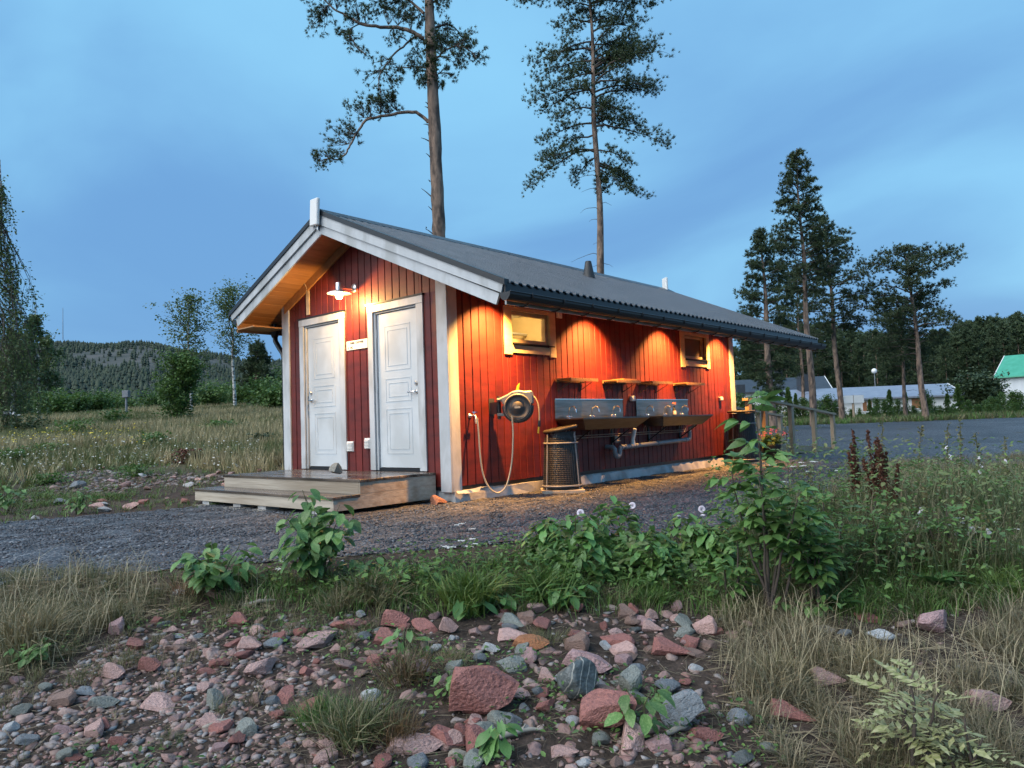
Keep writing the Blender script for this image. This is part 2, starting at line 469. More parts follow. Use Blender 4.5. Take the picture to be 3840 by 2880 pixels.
def gravel_material():
    m = bpy.data.materials.new('dark_gravel'); m.use_nodes = True
    t = m.node_tree; N = t.nodes; LK = t.links.new
    bs = N['Principled BSDF']; bs.inputs['Roughness'].default_value = .55
    ge = N.new('ShaderNodeNewGeometry')
    vo = N.new('ShaderNodeTexVoronoi'); vo.inputs['Scale'].default_value = 42
    LK(ge.outputs['Position'], vo.inputs['Vector'])
    sp = N.new('ShaderNodeSeparateColor'); LK(vo.outputs['Color'], sp.inputs[0])
    r = N.new('ShaderNodeValToRGB')
    for i, (p, c) in enumerate([(0, (.018, .021, .027)), (1, (.22, .22, .23)), (.5, (.037, .043, .054)), (.86, (.085, .087, .093))]):
        e = r.color_ramp.elements[i] if i < 2 else r.color_ramp.elements.new(p)
        e.position = p; e.color = (*c, 1)
    LK(sp.outputs[0], r.inputs[0])
    nn = N.new('ShaderNodeTexNoise'); nn.inputs['Scale'].default_value = 1.2; nn.inputs['Detail'].default_value = 4
    LK(ge.outputs['Position'], nn.inputs['Vector'])
    mr = N.new('ShaderNodeMapRange'); mr.inputs['To Min'].default_value = .7; mr.inputs['To Max'].default_value = 1.3
    LK(nn.outputs['Fac'], mr.inputs[0])
    n2 = N.new('ShaderNodeTexNoise'); n2.inputs['Scale'].default_value = .22; n2.inputs['Detail'].default_value = 5; n2.inputs['Distortion'].default_value = 1.0
    LK(ge.outputs['Position'], n2.inputs['Vector'])
    m2 = N.new('ShaderNodeMapRange'); m2.inputs['From Min'].default_value = .3; m2.inputs['From Max'].default_value = .7; m2.inputs['To Min'].default_value = .6; m2.inputs['To Max'].default_value = 1.4
    LK(n2.outputs['Fac'], m2.inputs[0])
    mu = N.new('ShaderNodeMath'); mu.operation = 'MULTIPLY'; LK(mr.outputs[0], mu.inputs[0]); LK(m2.outputs[0], mu.inputs[1])
    sc = N.new('ShaderNodeVectorMath'); sc.operation = 'SCALE'; LK(r.outputs[0], sc.inputs[0]); LK(mu.outputs[0], sc.inputs['Scale'])
    LK(sc.outputs[0], bs.inputs['Base Color'])
    bn = N.new('ShaderNodeBump'); bn.inputs['Strength'].default_value = 1.0; bn.inputs['Distance'].default_value = .018
    inv_ = N.new('ShaderNodeMath'); inv_.operation = 'SUBTRACT'; inv_.inputs[0].default_value = 1
    LK(vo.outputs['Distance'], inv_.inputs[1]); LK(inv_.outputs[0], bn.inputs['Height']); LK(bn.outputs[0], bs.inputs['Normal'])
    return m
M['gravel'] = gravel_material()
tag(link('gravel_yard', npmesh('gravel_yard', V_, inv.reshape(F_.shape), True), M['gravel']), kind='structure')

# ------------------------------------------------------------------ pieces strewn about: templates and merging
def scatter_mesh(name, TV, TF, loc, mats, tint=None, smooth=False):
    """copies of one template joined into one mesh: loc (N,3), mats (N,3,3)"""
    TV = np.asarray(TV, float); TF = np.asarray(TF, np.int32)
    V = np.einsum('nij,vj->nvi', mats, TV) + loc[:, None]
    N = len(loc); k = len(TV)
    F = (TF[None] + (np.arange(N) * k)[:, None, None]).reshape(-1, TF.shape[1])
    tn = np.repeat(tint, k) if tint is not None else None
    return npmesh(name, V.reshape(-1, 3), F, smooth, tn)
def rot_euler(a, b, c):
    """rotation matrices Rz(c) Ry(b) Rx(a)"""
    a, b, c = np.broadcast_arrays(np.asarray(a, float), b, c)
    ca, sa, cb, sb, cc, s_ = np.cos(a), np.sin(a), np.cos(b), np.sin(b), np.cos(c), np.sin(c)
    m = np.empty(a.shape + (3, 3))
    m[..., 0, 0] = cc * cb; m[..., 0, 1] = cc * sb * sa - s_ * ca; m[..., 0, 2] = cc * sb * ca + s_ * sa
    m[..., 1, 0] = s_ * cb; m[..., 1, 1] = s_ * sb * sa + cc * ca; m[..., 1, 2] = s_ * sb * ca - cc * sa
    m[..., 2, 0] = -sb; m[..., 2, 1] = cb * sa; m[..., 2, 2] = cb * ca
    return m
def frame_to(dirs, roll=None):
    """matrices whose z axis (columns) points along dirs"""
    z = dirs / (np.linalg.norm(dirs, axis=1, keepdims=True) + 1e-9)
    r = rng.standard_normal(z.shape)
    x = np.cross(r, z); x /= np.linalg.norm(x, axis=1, keepdims=True) + 1e-9
    y = np.cross(z, x)
    return np.stack([x, y, z], 2)
phi = (1 + 5 ** .5) / 2
ICO_V = np.array([(-1, phi, 0), (1, phi, 0), (-1, -phi, 0), (1, -phi, 0), (0, -1, phi), (0, 1, phi), (0, -1, -phi), (0, 1, -phi), (phi, 0, -1), (phi, 0, 1), (-phi, 0, -1), (-phi, 0, 1)]) / (1 + phi ** 2) ** .5
ICO_F = np.array([(0, 11, 5), (0, 5, 1), (0, 1, 7), (0, 7, 10), (0, 10, 11), (1, 5, 9), (5, 11, 4), (11, 10, 2), (10, 7, 6), (7, 1, 8), (3, 9, 4), (3, 4, 2), (3, 2, 6), (3, 6, 8), (3, 8, 9), (4, 9, 5), (2, 4, 11), (6, 2, 10), (8, 6, 7), (9, 8, 1)])
def subdiv(V, F):
    V = [tuple(v) for v in V]; cache = {}; out = []
    def mid(a, b):
        k = (min(a, b), max(a, b))
        if k not in cache:
            p = (np.array(V[a]) + np.array(V[b])) / 2
            V.append(tuple(p / np.linalg.norm(p))); cache[k] = len(V) - 1
        return cache[k]
    for a, b, c in F:
        x, y, z = mid(a, b), mid(b, c), mid(c, a)
        out += [(a, x, z), (x, b, y), (z, y, c), (x, y, z)]
    return np.array(V), np.array(out)
I2 = subdiv(*subdiv(ICO_V, ICO_F)); I3 = subdiv(*I2)
def stone_mesh(name, seed, angular, fine=False):
    g = np.random.default_rng(seed)
    V, F = (I3 if fine else I2)
    V = V.copy()
    for _ in range(int(angular)):
        n = g.standard_normal(3); n /= np.linalg.norm(n); h = g.uniform(.42, .74) if angular > 5 else g.uniform(.55, .85)
        d = V @ n
        V = V - np.where(d > h, d - h, 0)[:, None] * n
    for f, w in ((1.6, .10), (3.4, .05), (7, .025 if fine else .012)):
        k = g.standard_normal((3, 3)) * f; p = g.uniform(0, 6, 3)
        V = V * (1 + w * np.sin(V @ k.T + p).mean(1))[:, None]
    V = V / np.abs(V).max(0)
    return npmesh(name, V, F, True)
STONES_A = [stone_mesh('angular_stone', 100 + i, 9) for i in range(9)]
STONES_R = [stone_mesh('rounded_stone', 200 + i, 5, True) for i in range(5)]
M['stone'] = mat('stone', (.58, .55, .55), (1.05, 1.03, 1.03), .62, 5, detail=8, bump=.9, bscale=9, lo=.36, hi=.62, c3=(1.35, 1.30, 1.28), scale3=34, objcol=True)
for me in STONES_A + STONES_R:
    me.materials.append(M['stone'])
    # crisp broken edges on the angular ones
    if me.name.startswith('angular'):
        me.polygons.foreach_set('use_smooth', np.zeros(len(me.polygons), bool))

# hill far to the left with its wood
hill_mat = mat('hill_ground', (.028, .038, .030), (.085, .082, .075), .95, .02, world=True)
def hill_h(s, d):
    """height of the wooded ridge"""
    az = s / np.maximum(d, 1)
    crest = 128 + 52 * sstep(-.28, -.62, az) + 5 * np.sin(az * 23) + 3 * np.sin(az * 61 + 1)
    crest = crest * sstep(.9, -.25, az) * .88 + 16
    return -4.0 + (crest + 2) * (.22 * sstep(150, 600, d) + .78 * sstep(420, 1400, d))
hs = np.linspace(-1500, 1100, 90); hd = np.linspace(120, 1600, 46)
HS, HD = np.meshgrid(hs, hd)
hx = CAM[0] + RH[0] * HS + FH[0] * HD; hy = CAM[1] + RH[1] * HS + FH[1] * HD
hz = hill_h(HS, HD) + 2.0 * np.sin(hx * .031) * np.cos(hy * .027)
hf = np.array([(j * 90 + i, j * 90 + i + 1, (j + 1) * 90 + i + 1, (j + 1) * 90 + i) for j in range(45) for i in range(89)], np.int32)
tag(link('hill', npmesh('hill', np.stack([hx.ravel(), hy.ravel(), hz.ravel()], 1), hf, True), hill_mat), kind='structure')
# the wood on it: spires of small faces, nobody could count them
def spire(layers, n, seed):
    g = np.random.default_rng(seed); V = []; F = []
    for k in range(layers):
        z0 = k / layers * .92; z1 = z0 + 1.5 / layers
        r = .24 * (1 - k / layers) ** .8 + .03
        b = len(V); V.append((0, 0, min(z1, 1)))
        ph = g.uniform(0, 6)
        for i in range(n):
            rr = r * g.uniform(.65, 1.25)
            V.append((rr * math.cos(6.283 * i / n + ph), rr * math.sin(6.283 * i / n + ph), z0 + g.uniform(-.03, .03)))
        F += [(b, b + 1 + i, b + 1 + (i + 1) % n) for i in range(n)]
    return V, F
NT = 26000
ts = rng.uniform(-.80, .20, NT); td = 190 + 1230 * rng.uniform(0, 1, NT) ** .75
ts = ts * td
keep = rng.uniform(0, 1, NT) < np.clip(.55 + .8 * nz(ts * .012, td * .018), .10, 1)
ts, td = ts[keep], td[keep]; NT = len(ts)
tx, ty = CAM[0] + RH[0] * ts + FH[0] * td, CAM[1] + RH[1] * ts + FH[1] * td
tz = hill_h(ts, td) + 2.0 * np.sin(tx * .031) * np.cos(ty * .027) - .5
th = rng.uniform(5, 11, NT)
mm = rot_euler(0, 0, rng.uniform(0, 6.3, NT)) * th[:, None, None]
mm[:, :, :2] *= rng.uniform(.9, 1.7, NT)[:, None, None]
SPV, SPF = spire(3, 5, 3)
M['farwood'] = mat('distant_foliage', (.04, .055, .03), None, .9, tint=[(.018, .032, .024), (.028, .046, .030), (.045, .064, .036)])
tag(link('hill_forest', scatter_mesh('hill_forest', SPV, SPF, np.stack([tx, ty, tz], 1), mm, rng.uniform(0, 1, NT)), M['farwood']), 'dark wood covering the distant hill', 'forest', kind='stuff')
# ================================================================== the red service building
HW, HL = 3.62, 7.98                              # gable width, length
RY, RZ, SL = 1.81, 3.66, 0.443                   # ridge place, ridge height, roof slope
EYR, EYL = -1.44, 4.23                           # eaves
RX0, RX1 = -0.53, 8.75                           # roof ends
def rooftop(y):
    return RZ - SL * abs(y - RY)
house = empty('service_building', (0, 0, 0))
tag(house, 'red wooden wash house with white doors and low grey metal roof', 'building')
WIN1 = (1.033, 2.133); WIN2 = (5.82, 6.945)
def wall_cells(name, u0, u1, ztop, holes, place, m, parent):
    """backing wall with real openings"""
    b = MB()
    us = sorted({u0, u1, *[h[0] for h in holes], *[h[1] for h in holes]})
    for a, c in zip(us, us[1:]):
        zs = [(0.0, ztop)]
        for h in holes:
            if h[0] <= a + 1e-6 and c <= h[1] + 1e-6:
                zs = [p for z0, z1 in zs for p in ((z0, h[2]), (h[3], z1)) if p[1] > p[0] + 1e-4]
        for z0, z1 in zs:
            b.box(*place(a, c, z0, z1))
    return b.build(name, m, parent)
lw = wall_cells('long_wall', 0.02, HL - .02, 2.75, [(1.18, 2.03, 1.84, 2.27), (6.00, 6.80, 1.84, 2.27)], lambda a, c, z0, z1: (a, c, .022, .14, z0, z1), M['redback'], house)
bw = MB().box(0.02, HL - .02, HW - .14, HW - .02, 0, 2.75).build('back_wall', M['red'], house)
fg = MB().prism([(.02, 0), (HW - .02, 0), (HW - .02, 2.80), (RY, 3.40), (.02, 2.66)], HL - .14, HL - .02, lambda a, b, d: (d, a, b)).build('far_gable_wall', M['red'], house)
gw = wall_cells('gable_wall', .02, HW - .02, 2.60, [(.534, 1.42, 0.0, 2.32), (2.182, 3.07, 0.0, 2.32)], lambda a, c, z0, z1: (.022, .14, a, c, z0, z1), M['redback'], house)
MB().prism([(.02, 2.602), (HW - .02, 2.602), (HW - .02, 2.72), (RY, 3.30), (.02, 2.606)], .022, .14, lambda a, b, d: (d, a, b)).build('gable_peak', M['redback'], house)
BW = 0.142; GAP = 0.011
def board(u0, u1, z0, z1a, z1b, side, parent):
    """one upright cladding board with eased edges; top may follow the roof"""
    c = .005
    prof = [(u0, .020), (u1, .020), (u1, c), (u1 - c, 0), (u0 + c, 0), (u0, c)]
    top = lambda u: z1a + (z1b - z1a) * (u - u0) / max(u1 - u0, 1e-6)
    j = random.uniform(-.0025, .0025)
    pt = (lambda u, d, z: (u, d + j, z)) if side == 'long' else (lambda u, d, z: (d + j, u, z))
    v = [pt(u, d, z0) for u, d in prof] + [pt(u, d, top(u)) for u, d in prof]
    n = len(prof)
    f = [tuple(range(n)), tuple(range(n, 2 * n))[::-1]] + [(i, n + i, n + (i + 1) % n, (i + 1) % n) for i in range(n)]
    MB().add(v, f).build('board', M['red'], parent)
def run(u_lo, u_hi, ztop, holes, side, parent):
    n = round((u_hi - u_lo) / BW); w = (u_hi - u_lo) / n
    for i in range(n):
        a, b = u_lo + i * w + GAP / 2, u_lo + (i + 1) * w - GAP / 2
        segs = [(a, b, 0.0, None)]
        for h0, h1, hz0, hz1 in holes:
            nxt = []
            for s0, s1, z0, z1 in segs:
                if s1 <= h0 or s0 >= h1:
                    nxt.append((s0, s1, z0, z1)); continue
                if s0 < h0 - .015: nxt.append((s0, h0, z0, z1))
                if s1 > h1 + .015: nxt.append((h1, s1, z0, z1))
                q0, q1 = max(s0, h0), min(s1, h1)
                if hz0 > z0 + .01: nxt.append((q0, q1, z0, hz0))
                nxt.append((q0, q1, hz1, z1))
            segs = nxt
        for s0, s1, z0, z1 in segs:
            ta, tb = (ztop(s0), ztop(s1)) if z1 is None else (z1, z1)
            if min(ta, tb) > z0 + .02:
                board(s0, s1, z0 + random.uniform(0, .006), ta, tb, side, parent)
run(.135, HL - .13, lambda u: 2.60, [(1.10, 2.08, 1.72, 2.30), (5.89, 6.89, 1.72, 2.30)], 'long', lw)
run(.145, 3.47, lambda u: rooftop(u) - .25, [(.49, 1.44, 0.0, 2.36), (2.14, 3.13, 0.0, 2.36)], 'gable', gw)

# corner boards
cb = lambda *a: MB().box(*a).build('corner_board', M['white'], house, bevel=.003)
cb(-.024, .0, -.024, .164, -.06, 2.66)
cb(.0, .155, -.024, .0, -.06, 2.64)
cb(-.024, .0, 3.455, HW + .024, -.06, 2.72)
cb(0, .15, HW, HW + .024, -.06, 2.70)
cb(HL - .15, HL + .024, -.024, .0, -.06, 2.64)
cb(HL, HL + .024, 0, .15, -.06, 2.66)

# plinth
MB().box(.03, HL - .03, .03, HW - .03, -.40, -.045).build('foundation', M['concrete'], house)
MB().box(.012, HL - .012, .012, HW - .012, -.047, .012).build('sill_strip', M['black'], house)
b = MB()
pts = [(.02, -.045), (.30, -.05), (.62, -.035), (.95, -.06), (1.35, -.05), (1.75, -.055), (1.75, -.26), (.02, -.27)]
b.prism(pts, -.035, .028, lambda a, z, d: (a, d - .05 * max(0, -z - .05) + .012 * math.sin(a * 9), z))
b.build('torn_membrane', M['concrete'], house)
MB().add([(.03, -.045, -.05), (.24, -.07, -.045), (.43, -.085, -.02), (.38, -.09, -.075), (.20, -.085, -.085), (.04, -.065, -.075), (.24, -.03, -.085)],
         [(0, 1, 5), (1, 4, 5), (1, 2, 3), (1, 3, 4), (5, 4, 6), (4, 3, 6)]).build('membrane_flap', M['membrane'], house)
b = MB(); g = np.random.default_rng(5)
xs = np.linspace(1.9, 7.7, 60)
low = -.27 + 0 * xs
edgez = -.05 - np.abs(.025 * np.sin(xs * 2.1) + .02 * g.standard_normal(60))
v = []
for x, z in zip(xs, edgez):
    v += [(x, -.012 + .006 * g.standard_normal(), z), (x, -.055 - .02 * g.random(), -.27)]
b.add(v, [(2 * i, 2 * i + 1, 2 * i + 3, 2 * i + 2) for i in range(59)])
b.build('foundation_sheet', M['concrete'], house)

# ---- roof
def corrugated(y0, z0, y1, z1, name):
    per, hgt = .128, .022
    prof = []
    x = RX0
    while x < RX1 - .02:
        for dx_, h in ((0, 0), (.045, 0), (.062, hgt), (.108, hgt)):
            if x + dx_ <= RX1: prof.append((x + dx_, h))
        x += per
    prof.append((RX1, 0))
    n = len(prof); v = []
    for (y, z) in ((y0, z0), (y1, z1)):
        v += [(px, y, z + h) for px, h in prof]
    for (y, z) in ((y0, z0), (y1, z1)):
        v += [(px, y, z + h - .012) for px, h in prof]
    f = [(i, i + 1, n + i + 1, n + i) for i in range(n - 1)] + [(2 * n + i, 3 * n + i, 3 * n + i + 1, 2 * n + i + 1) for i in range(n - 1)]
    f += [(n + i, n + i + 1, 3 * n + i + 1, 3 * n + i) for i in range(n - 1)]
    return MB().add(v, f).build(name, M['roof'], house)
roof_r = corrugated(RY, RZ, EYR - .03, rooftop(EYR - .03), 'roof_slope')
roof_l = corrugated(RY, RZ, EYL + .02, rooftop(EYL + .02), 'roof_slope')
cap = MB().prism([(RY - .16, rooftop(RY - .16) + .026), (RY, RZ + .05), (RY + .16, rooftop(RY + .16) + .026), (RY + .16, rooftop(RY + .16) + .02), (RY, RZ + .035), (RY - .16, rooftop(RY - .16) + .02)],
                 RX0 - .02, RX1 + .02, lambda a, z, d: (d, a, z)).build('ridge_cap', M['roof'], house)
for sgn, ye in ((-1, EYR - .03), (1, EYL + .02)):
    MB().prism([(RY, RZ + .035), (ye, rooftop(ye) + .035), (ye, rooftop(ye) - .03), (RY, RZ - .03)], RX0 - .045, RX0 + .03, lambda a, z, d: (d, a, z)).build('verge_flashing', M['black'], house)
# barge boards, upper and lower plank on each slope at both ends
for xo, sgn in ((RX0, -1), (RX1, 1)):
    for ye, yl in ((EYR, EYR + .085), (EYL - .02, EYL - .13)):
        s_ = -1 if ye < RY else 1
        p = [(RY, RZ - .012), (ye, rooftop(ye) - .012), (ye - s_ * .035, rooftop(ye) - .115), (RY, RZ - .168)]
        MB().prism(p, xo + sgn * .028, xo + sgn * .002, lambda a, z, d: (d, a, z)).build('barge_board', M['white'], house)
        p = [(RY, RZ - .150), (yl, rooftop(yl) - .150), (yl + (-s_) * .0 , rooftop(yl) - .215 - .05), (RY, RZ - .290)]
        p[2] = (yl - s_ * .05, rooftop(yl) - .262)
        MB().prism(p, xo, xo - sgn * .026, lambda a, z, d: (d, a, z)).build('barge_board', M['white'], house)
# soffit planks laid along the ridge direction
def soffit(ye, n):
    s_ = -1 if ye < RY else 1
    ys = np.linspace(RY, ye, n + 1)
    for a, c in zip(ys, ys[1:]):
        a2, c2 = a + s_ * .003, c - s_ * .002
        j = random.uniform(-.002, .002)
        p = [(a2, rooftop(a2) - .195 + j), (c2, rooftop(c2) - .195 + j), (c2, rooftop(c2) - .175), (a2, rooftop(a2) - .175)]
        MB().prism(p, RX0 + .028, RX1 - .028, lambda q, z, d: (d, q, z)).build('soffit_plank', M['pine'], roof_r if s_ < 0 else roof_l)
soffit(EYL - .10, 21)
soffit(EYR + .05, 28)
# white fascia under the right eave, dark flashing and gutter in front of it
MB().box(RX0 + .03, RX1 - .03, EYR + .012, EYR + .036, 1.985, 2.17).build('fascia_board', M['white'], house)
MB().box(RX0 - .01, RX1 + .01, EYR - .012, EYR + .010, 2.035, 2.205).build('eave_flashing', M['black'], house)
gut = MB()
n = 10; prof = [(EYR - .085 + .072 * math.cos(math.pi + math.pi * k / n), 2.085 + .085 * math.sin(math.pi + math.pi * k / n)) for k in range(n + 1)]
prof2 = [(EYR - .085 + .068 * math.cos(math.pi + math.pi * k / n), 2.088 + .080 * math.sin(math.pi + math.pi * k / n)) for k in range(n + 1)][::-1]
gut.prism(prof + prof2, RX0 - .10, RX1 + .06, lambda a, z, d: (d, a, z))
gut.prism(prof, RX0 - .105, RX0 - .10, lambda a, z, d: (d, a, z))
gutter = gut.build('gutter', M['black'], house)
MB().tube([(RX0 - .1, EYR - .157, 2.088), (RX1 + .06, EYR - .157, 2.088)], .008, 6).build('gutter_lip', M['black'], gutter)
for i in range(17):
    x = RX0 + .25 + i * .55
    MB().tube([(x, EYR + .03, 1.985), (x, EYR - .03, 1.975), (x, EYR - .085, 1.992), (x, EYR - .165, 2.06), (x, EYR - .163, 2.10)], .009, 5).build('bracket', M['black'], gutter)
# left eave: fascia, gutter, downpipe
MB().box(RX0 + .03, RX1 - .03, EYL - .12, EYL - .095, 2.30, 2.46).build('fascia_board', M['pine'], house)
MB().box(RX0 + .03, .02, HW + .01, EYL - .10, 2.335, 2.352).build('eave_box_floor', M['pine'], house)
g2 = MB(); n = 8
prof = [(EYL + .0 + .065 * math.cos(math.pi + math.pi * k / n), 2.50 + .07 * math.sin(math.pi + math.pi * k / n)) for k in range(n + 1)]
g2.prism(prof, RX0 + .05, RX1, lambda a, z, d: (d, a, z))
g2.build('gutter', M['black'], house)
dp = MB().tube([(.10, 4.06, 2.46), (.10, 4.05, 2.30), (.09, 4.02, 2.19), (.06, 3.86, 2.06), (.05, 3.75, 1.97), (.05, 3.715, 1.88), (.05, 3.715, 1.2), (.05, 3.715, -.15)], .040, 10).build('downpipe', M['black'], house)
MB().lathe((.10, 4.055, 2.25), (0, 0, 1), [(.044, 0), (.085, .10), (.085, .14)], 12).build('funnel', M['black'], dp)
# pale frieze boards following the roof on the gable
for a, c in ((RY + .02, 3.56), (RY - .02, -.02)):
    p = [(a, rooftop(a) - .20), (c, rooftop(c) - .20), (c, rooftop(c) - .33), (a, rooftop(a) - .33)]
    MB().prism(p, -.03, -.002, lambda q, z, d: (d, q, z)).build('frieze_board', M['pine' if a > RY else 'white'], house)
MB().box(-.012, -.002, 2.91, 2.99, 2.47, 2.90).build('bare_wood_strip', M['rawtrim'], house)
MB().tube([(-.035, 2.975, 3.02), (-.045, 2.985, 2.96), (-.03, 2.95, 2.88), (-.025, 2.95, 2.80)], .006, 5).build('loose_cable', M['hose'], house)

# ---- doors
def door(y0, y1, hinge_hi, m_, label):
    z0, z1 = .225, 2.275
    d = MB().box(.030, .07, y0, y1, z0, z1).build('door', m_, house, bevel=.003)
    d['label'] = label
    w = y1 - y0
    for pz0, pz1 in ((1.50, 2.10), (1.09, 1.40), (.405, 1.0)):
        p = MB()
        a, c = y0 + .145, y1 - .145
        for ins, t in ((0, .012), (.062, .008)):
            q0, q1, r0, r1 = a + ins, c - ins, pz0 + ins, pz1 - ins
            p.box(.0265, .031, q0, q1, r0, r0 + t).box(.0265, .031, q0, q1, r1 - t, r1)
            p.box(.0267, .031, q0, q0 + t, r0 + t, r1 - t).box(.0267, .031, q1 - t, q1, r0 + t, r1 - t)
        p.build('panel_moulding', m_, d)
    hy = y0 + .045 if hinge_hi else y1 - .065
    s_ = 1 if hinge_hi else -1
    h = MB().lathe((.030, hy, 1.195), (-1, 0, 0), [(.026, 0), (.026, .012), (.012, .013), (.012, .045)], 12, True)
    h.tube([(-.012, hy, 1.195), (-.016, hy + s_ * .03, 1.196), (-.014, hy + s_ * .125, 1.193)], .010, 8)
    h.build('handle', M['chrome'], d)
    MB().lathe((.030, hy, 1.305), (-1, 0, 0), [(.027, 0), (.027, .014), (.017, .018), (.017, .03)], 12, True).build('lock', M['zinc'], d)
    gy = y1 + .008 if hinge_hi else y0 - .008
    for hz in (.55, 1.30, 2.02):
        MB().tube([(.020, gy, hz - .055), (.020, gy, hz + .055)], .010, 8).build('hinge', M['zinc'], d)
    MB().box(.02, .075, y0 - .04, y1 + .04, .175, .218).build('threshold', M['black'], d)
    for a, c in ((y0 - .046, y0 - .006), (y1 + .006, y1 + .046)):
        MB().box(.004, .10, a, c, .19, 2.325).build('door_jamb', M['white'], d)
    MB().box(.0042, .10, y0 - .006, y1 + .006, 2.283, 2.325).build('door_jamb', M['white'], d)
    o0, o1 = y0 - .163, y1 + .145 if not hinge_hi else y1 + .145
    for a, c in ((o0, y0 - .04), (y1 + .04, o1)):
        MB().box(-.024, -.002, a, c, .19, 2.305).build('door_trim', M['white'], d, bevel=.002)
    MB().box(-.028, -.002, o0 - .004, o1 + .004, 2.307, 2.405).build('door_trim', M['white'], d, bevel=.002)
    MB().box(-.040, -.002, o0 - .02, o1 + .02, 2.407, 2.428).build('head_flashing', M['black'], d)
door(.574, 1.380, True, M['door'], 'white panelled door nearer the building corner, handle on its right')
door(2.222, 3.030, False, M['door'], 'white panelled door further left, handle on its left')
# louvred air vents low between the doors
for y0, y1, z0, z1 in ((1.908, 2.052, .44, .58), (1.535, 1.655, .475, .62)):
    v = MB().box(-.020, -.001, y0, y1, z0, z1).build('air_vent', M['whiteplastic'], house, bevel=.003)
    for k in range(6):
        zz = z0 + .016 + k * .020
        MB().prism([(-.022, zz), (-.040, zz - .003), (-.022, zz + .011)], y0 + .012, y1 - .012, lambda a, z, d: (a, d, z)).build('slat', M['whiteplastic'], v)

# ---- windows of the long wall
def window(x0, x1, lit):
    a, c, z0, z1 = x0 + .16, x1 - .13, 1.845, 2.265
    w = MB()
    f = .045
    for q in ((a, a + f, z0, z1), (c - f, c, z0, z1)): w.box(q[0], q[1], .035, .085, q[2], q[3])
    w.box(a + f, c - f, .035, .085, z0, z0 + f).box(a + f, c - f, .035, .085, z1 - f, z1)
    wo = w.build('window', M['rawtrim'], house)
    MB().box(a + f, c - f, .058, .063, z0 + f, z1 - f).build('pane', M['clear'], wo)
    for q in ((x0, x0 + .145), (x1 - .135, x1)):
        MB().box(q[0], q[1], -.026, -.002, 1.668, 2.32).build('window_trim', M['rawtrim'], wo, bevel=.002)
    MB().box(x0 + .147, x1 - .137, -.024, -.002, 2.262, 2.319).build('window_trim', M['rawtrim'], wo, bevel=.002)
    MB().box(x0 + .147, x1 - .137, -.020, -.002, 1.695, 1.80).build('window_trim', M['rawtrim'], wo, bevel=.002)
    MB().prism([(.034, 1.843), (-.06, 1.822), (-.062, 1.805), (-.055, 1.805), (-.055, 1.815), (.034, 1.832)], x0 + .146, x1 - .075, lambda p, z, d: (d, p, z)).build('window_sill', M['black'], wo)
    for q in ((a - .01, a - .002), (c + .002, c + .01)):
        MB().box(q[0], q[1], -.001, .14, z0, z1).build('reveal_board', M['rawtrim'], wo)
    return wo
w1 = window(*WIN1, True); w1['label'] = 'window with the lit room behind it'
w2 = window(*WIN2, False); w2['label'] = 'dark window with a blind drawn down'
bl = MB()
for k in range(19):
    z = 1.89 + k * .0185
    bl.box(6.03, 6.77, .075, .078, z, z + .0165)
bl.build('blind', mat('brown_blind', (.16, .10, .06), (.20, .13, .08), .6), w2)
MB().box(2.19, 2.31, -.018, -.001, 2.25, 2.36).lathe((2.25, -.018, 2.305), (0, -1, 0), [(.045, 0), (.045, .012), (.030, .012)], 16, True).build('fan_outlet', M['whiteplastic'], house)
# room behind the first window
rm = MB()
rm.box(.16, .20, .15, 2.2, .1, 2.5).box(3.0, 3.04, .15, 2.2, .1, 2.5).box(.16, 3.04, 2.2, 2.24, .1, 2.5)
rm.build('room_partition', M['roomwall'], house)
MB().box(.14, 3.05, .142, 2.25, 2.50, 2.53).build('room_ceiling', M['whiteplastic'], house)
MB().box(.14, HL - .15, .142, HW - .15, .05, .09).build('room_floor', M['greywood'], house)
MB().tube([(.21, 1.25, 2.19), (2.99, 1.25, 2.19)], .022, 8).build('curtain_rail', M['whiteplastic'], house)
MB().box(3.05, 5.6, .145, HW - .15, 2.50, 2.53).build('room_ceiling', M['whiteplastic'], house)
def lamp_light(name, kind, loc, power, col, parent=None, **kw):
    l = bpy.data.lights.new(name, kind); l.energy = power; l.color = col
    for k, v_ in kw.items(): setattr(l, k, v_)
    o = bpy.data.objects.new(name, l); COL.objects.link(o); o.location = loc
    if parent is not None: o.parent = parent
    return o
WARM = (1.0, .46, .11)
cl = empty('ceiling_lamp', (1.9, 1.0, 2.50))
tag(cl, 'round lamp on the ceiling of the lit room behind the window', 'lamp')
MB().lathe((0, 0, 0), (0, 0, -1), [(.0, .07), (.09, .06), (.13, .03), (.13, 0)], 20).build('shade', emit('lit_glass', (1.0, .75, .40), 6), cl)
lamp_light('ceiling_lamp_light', 'POINT', (0, 0, -.14), 26, (1.0, .70, .30), cl, shadow_soft_size=.08)

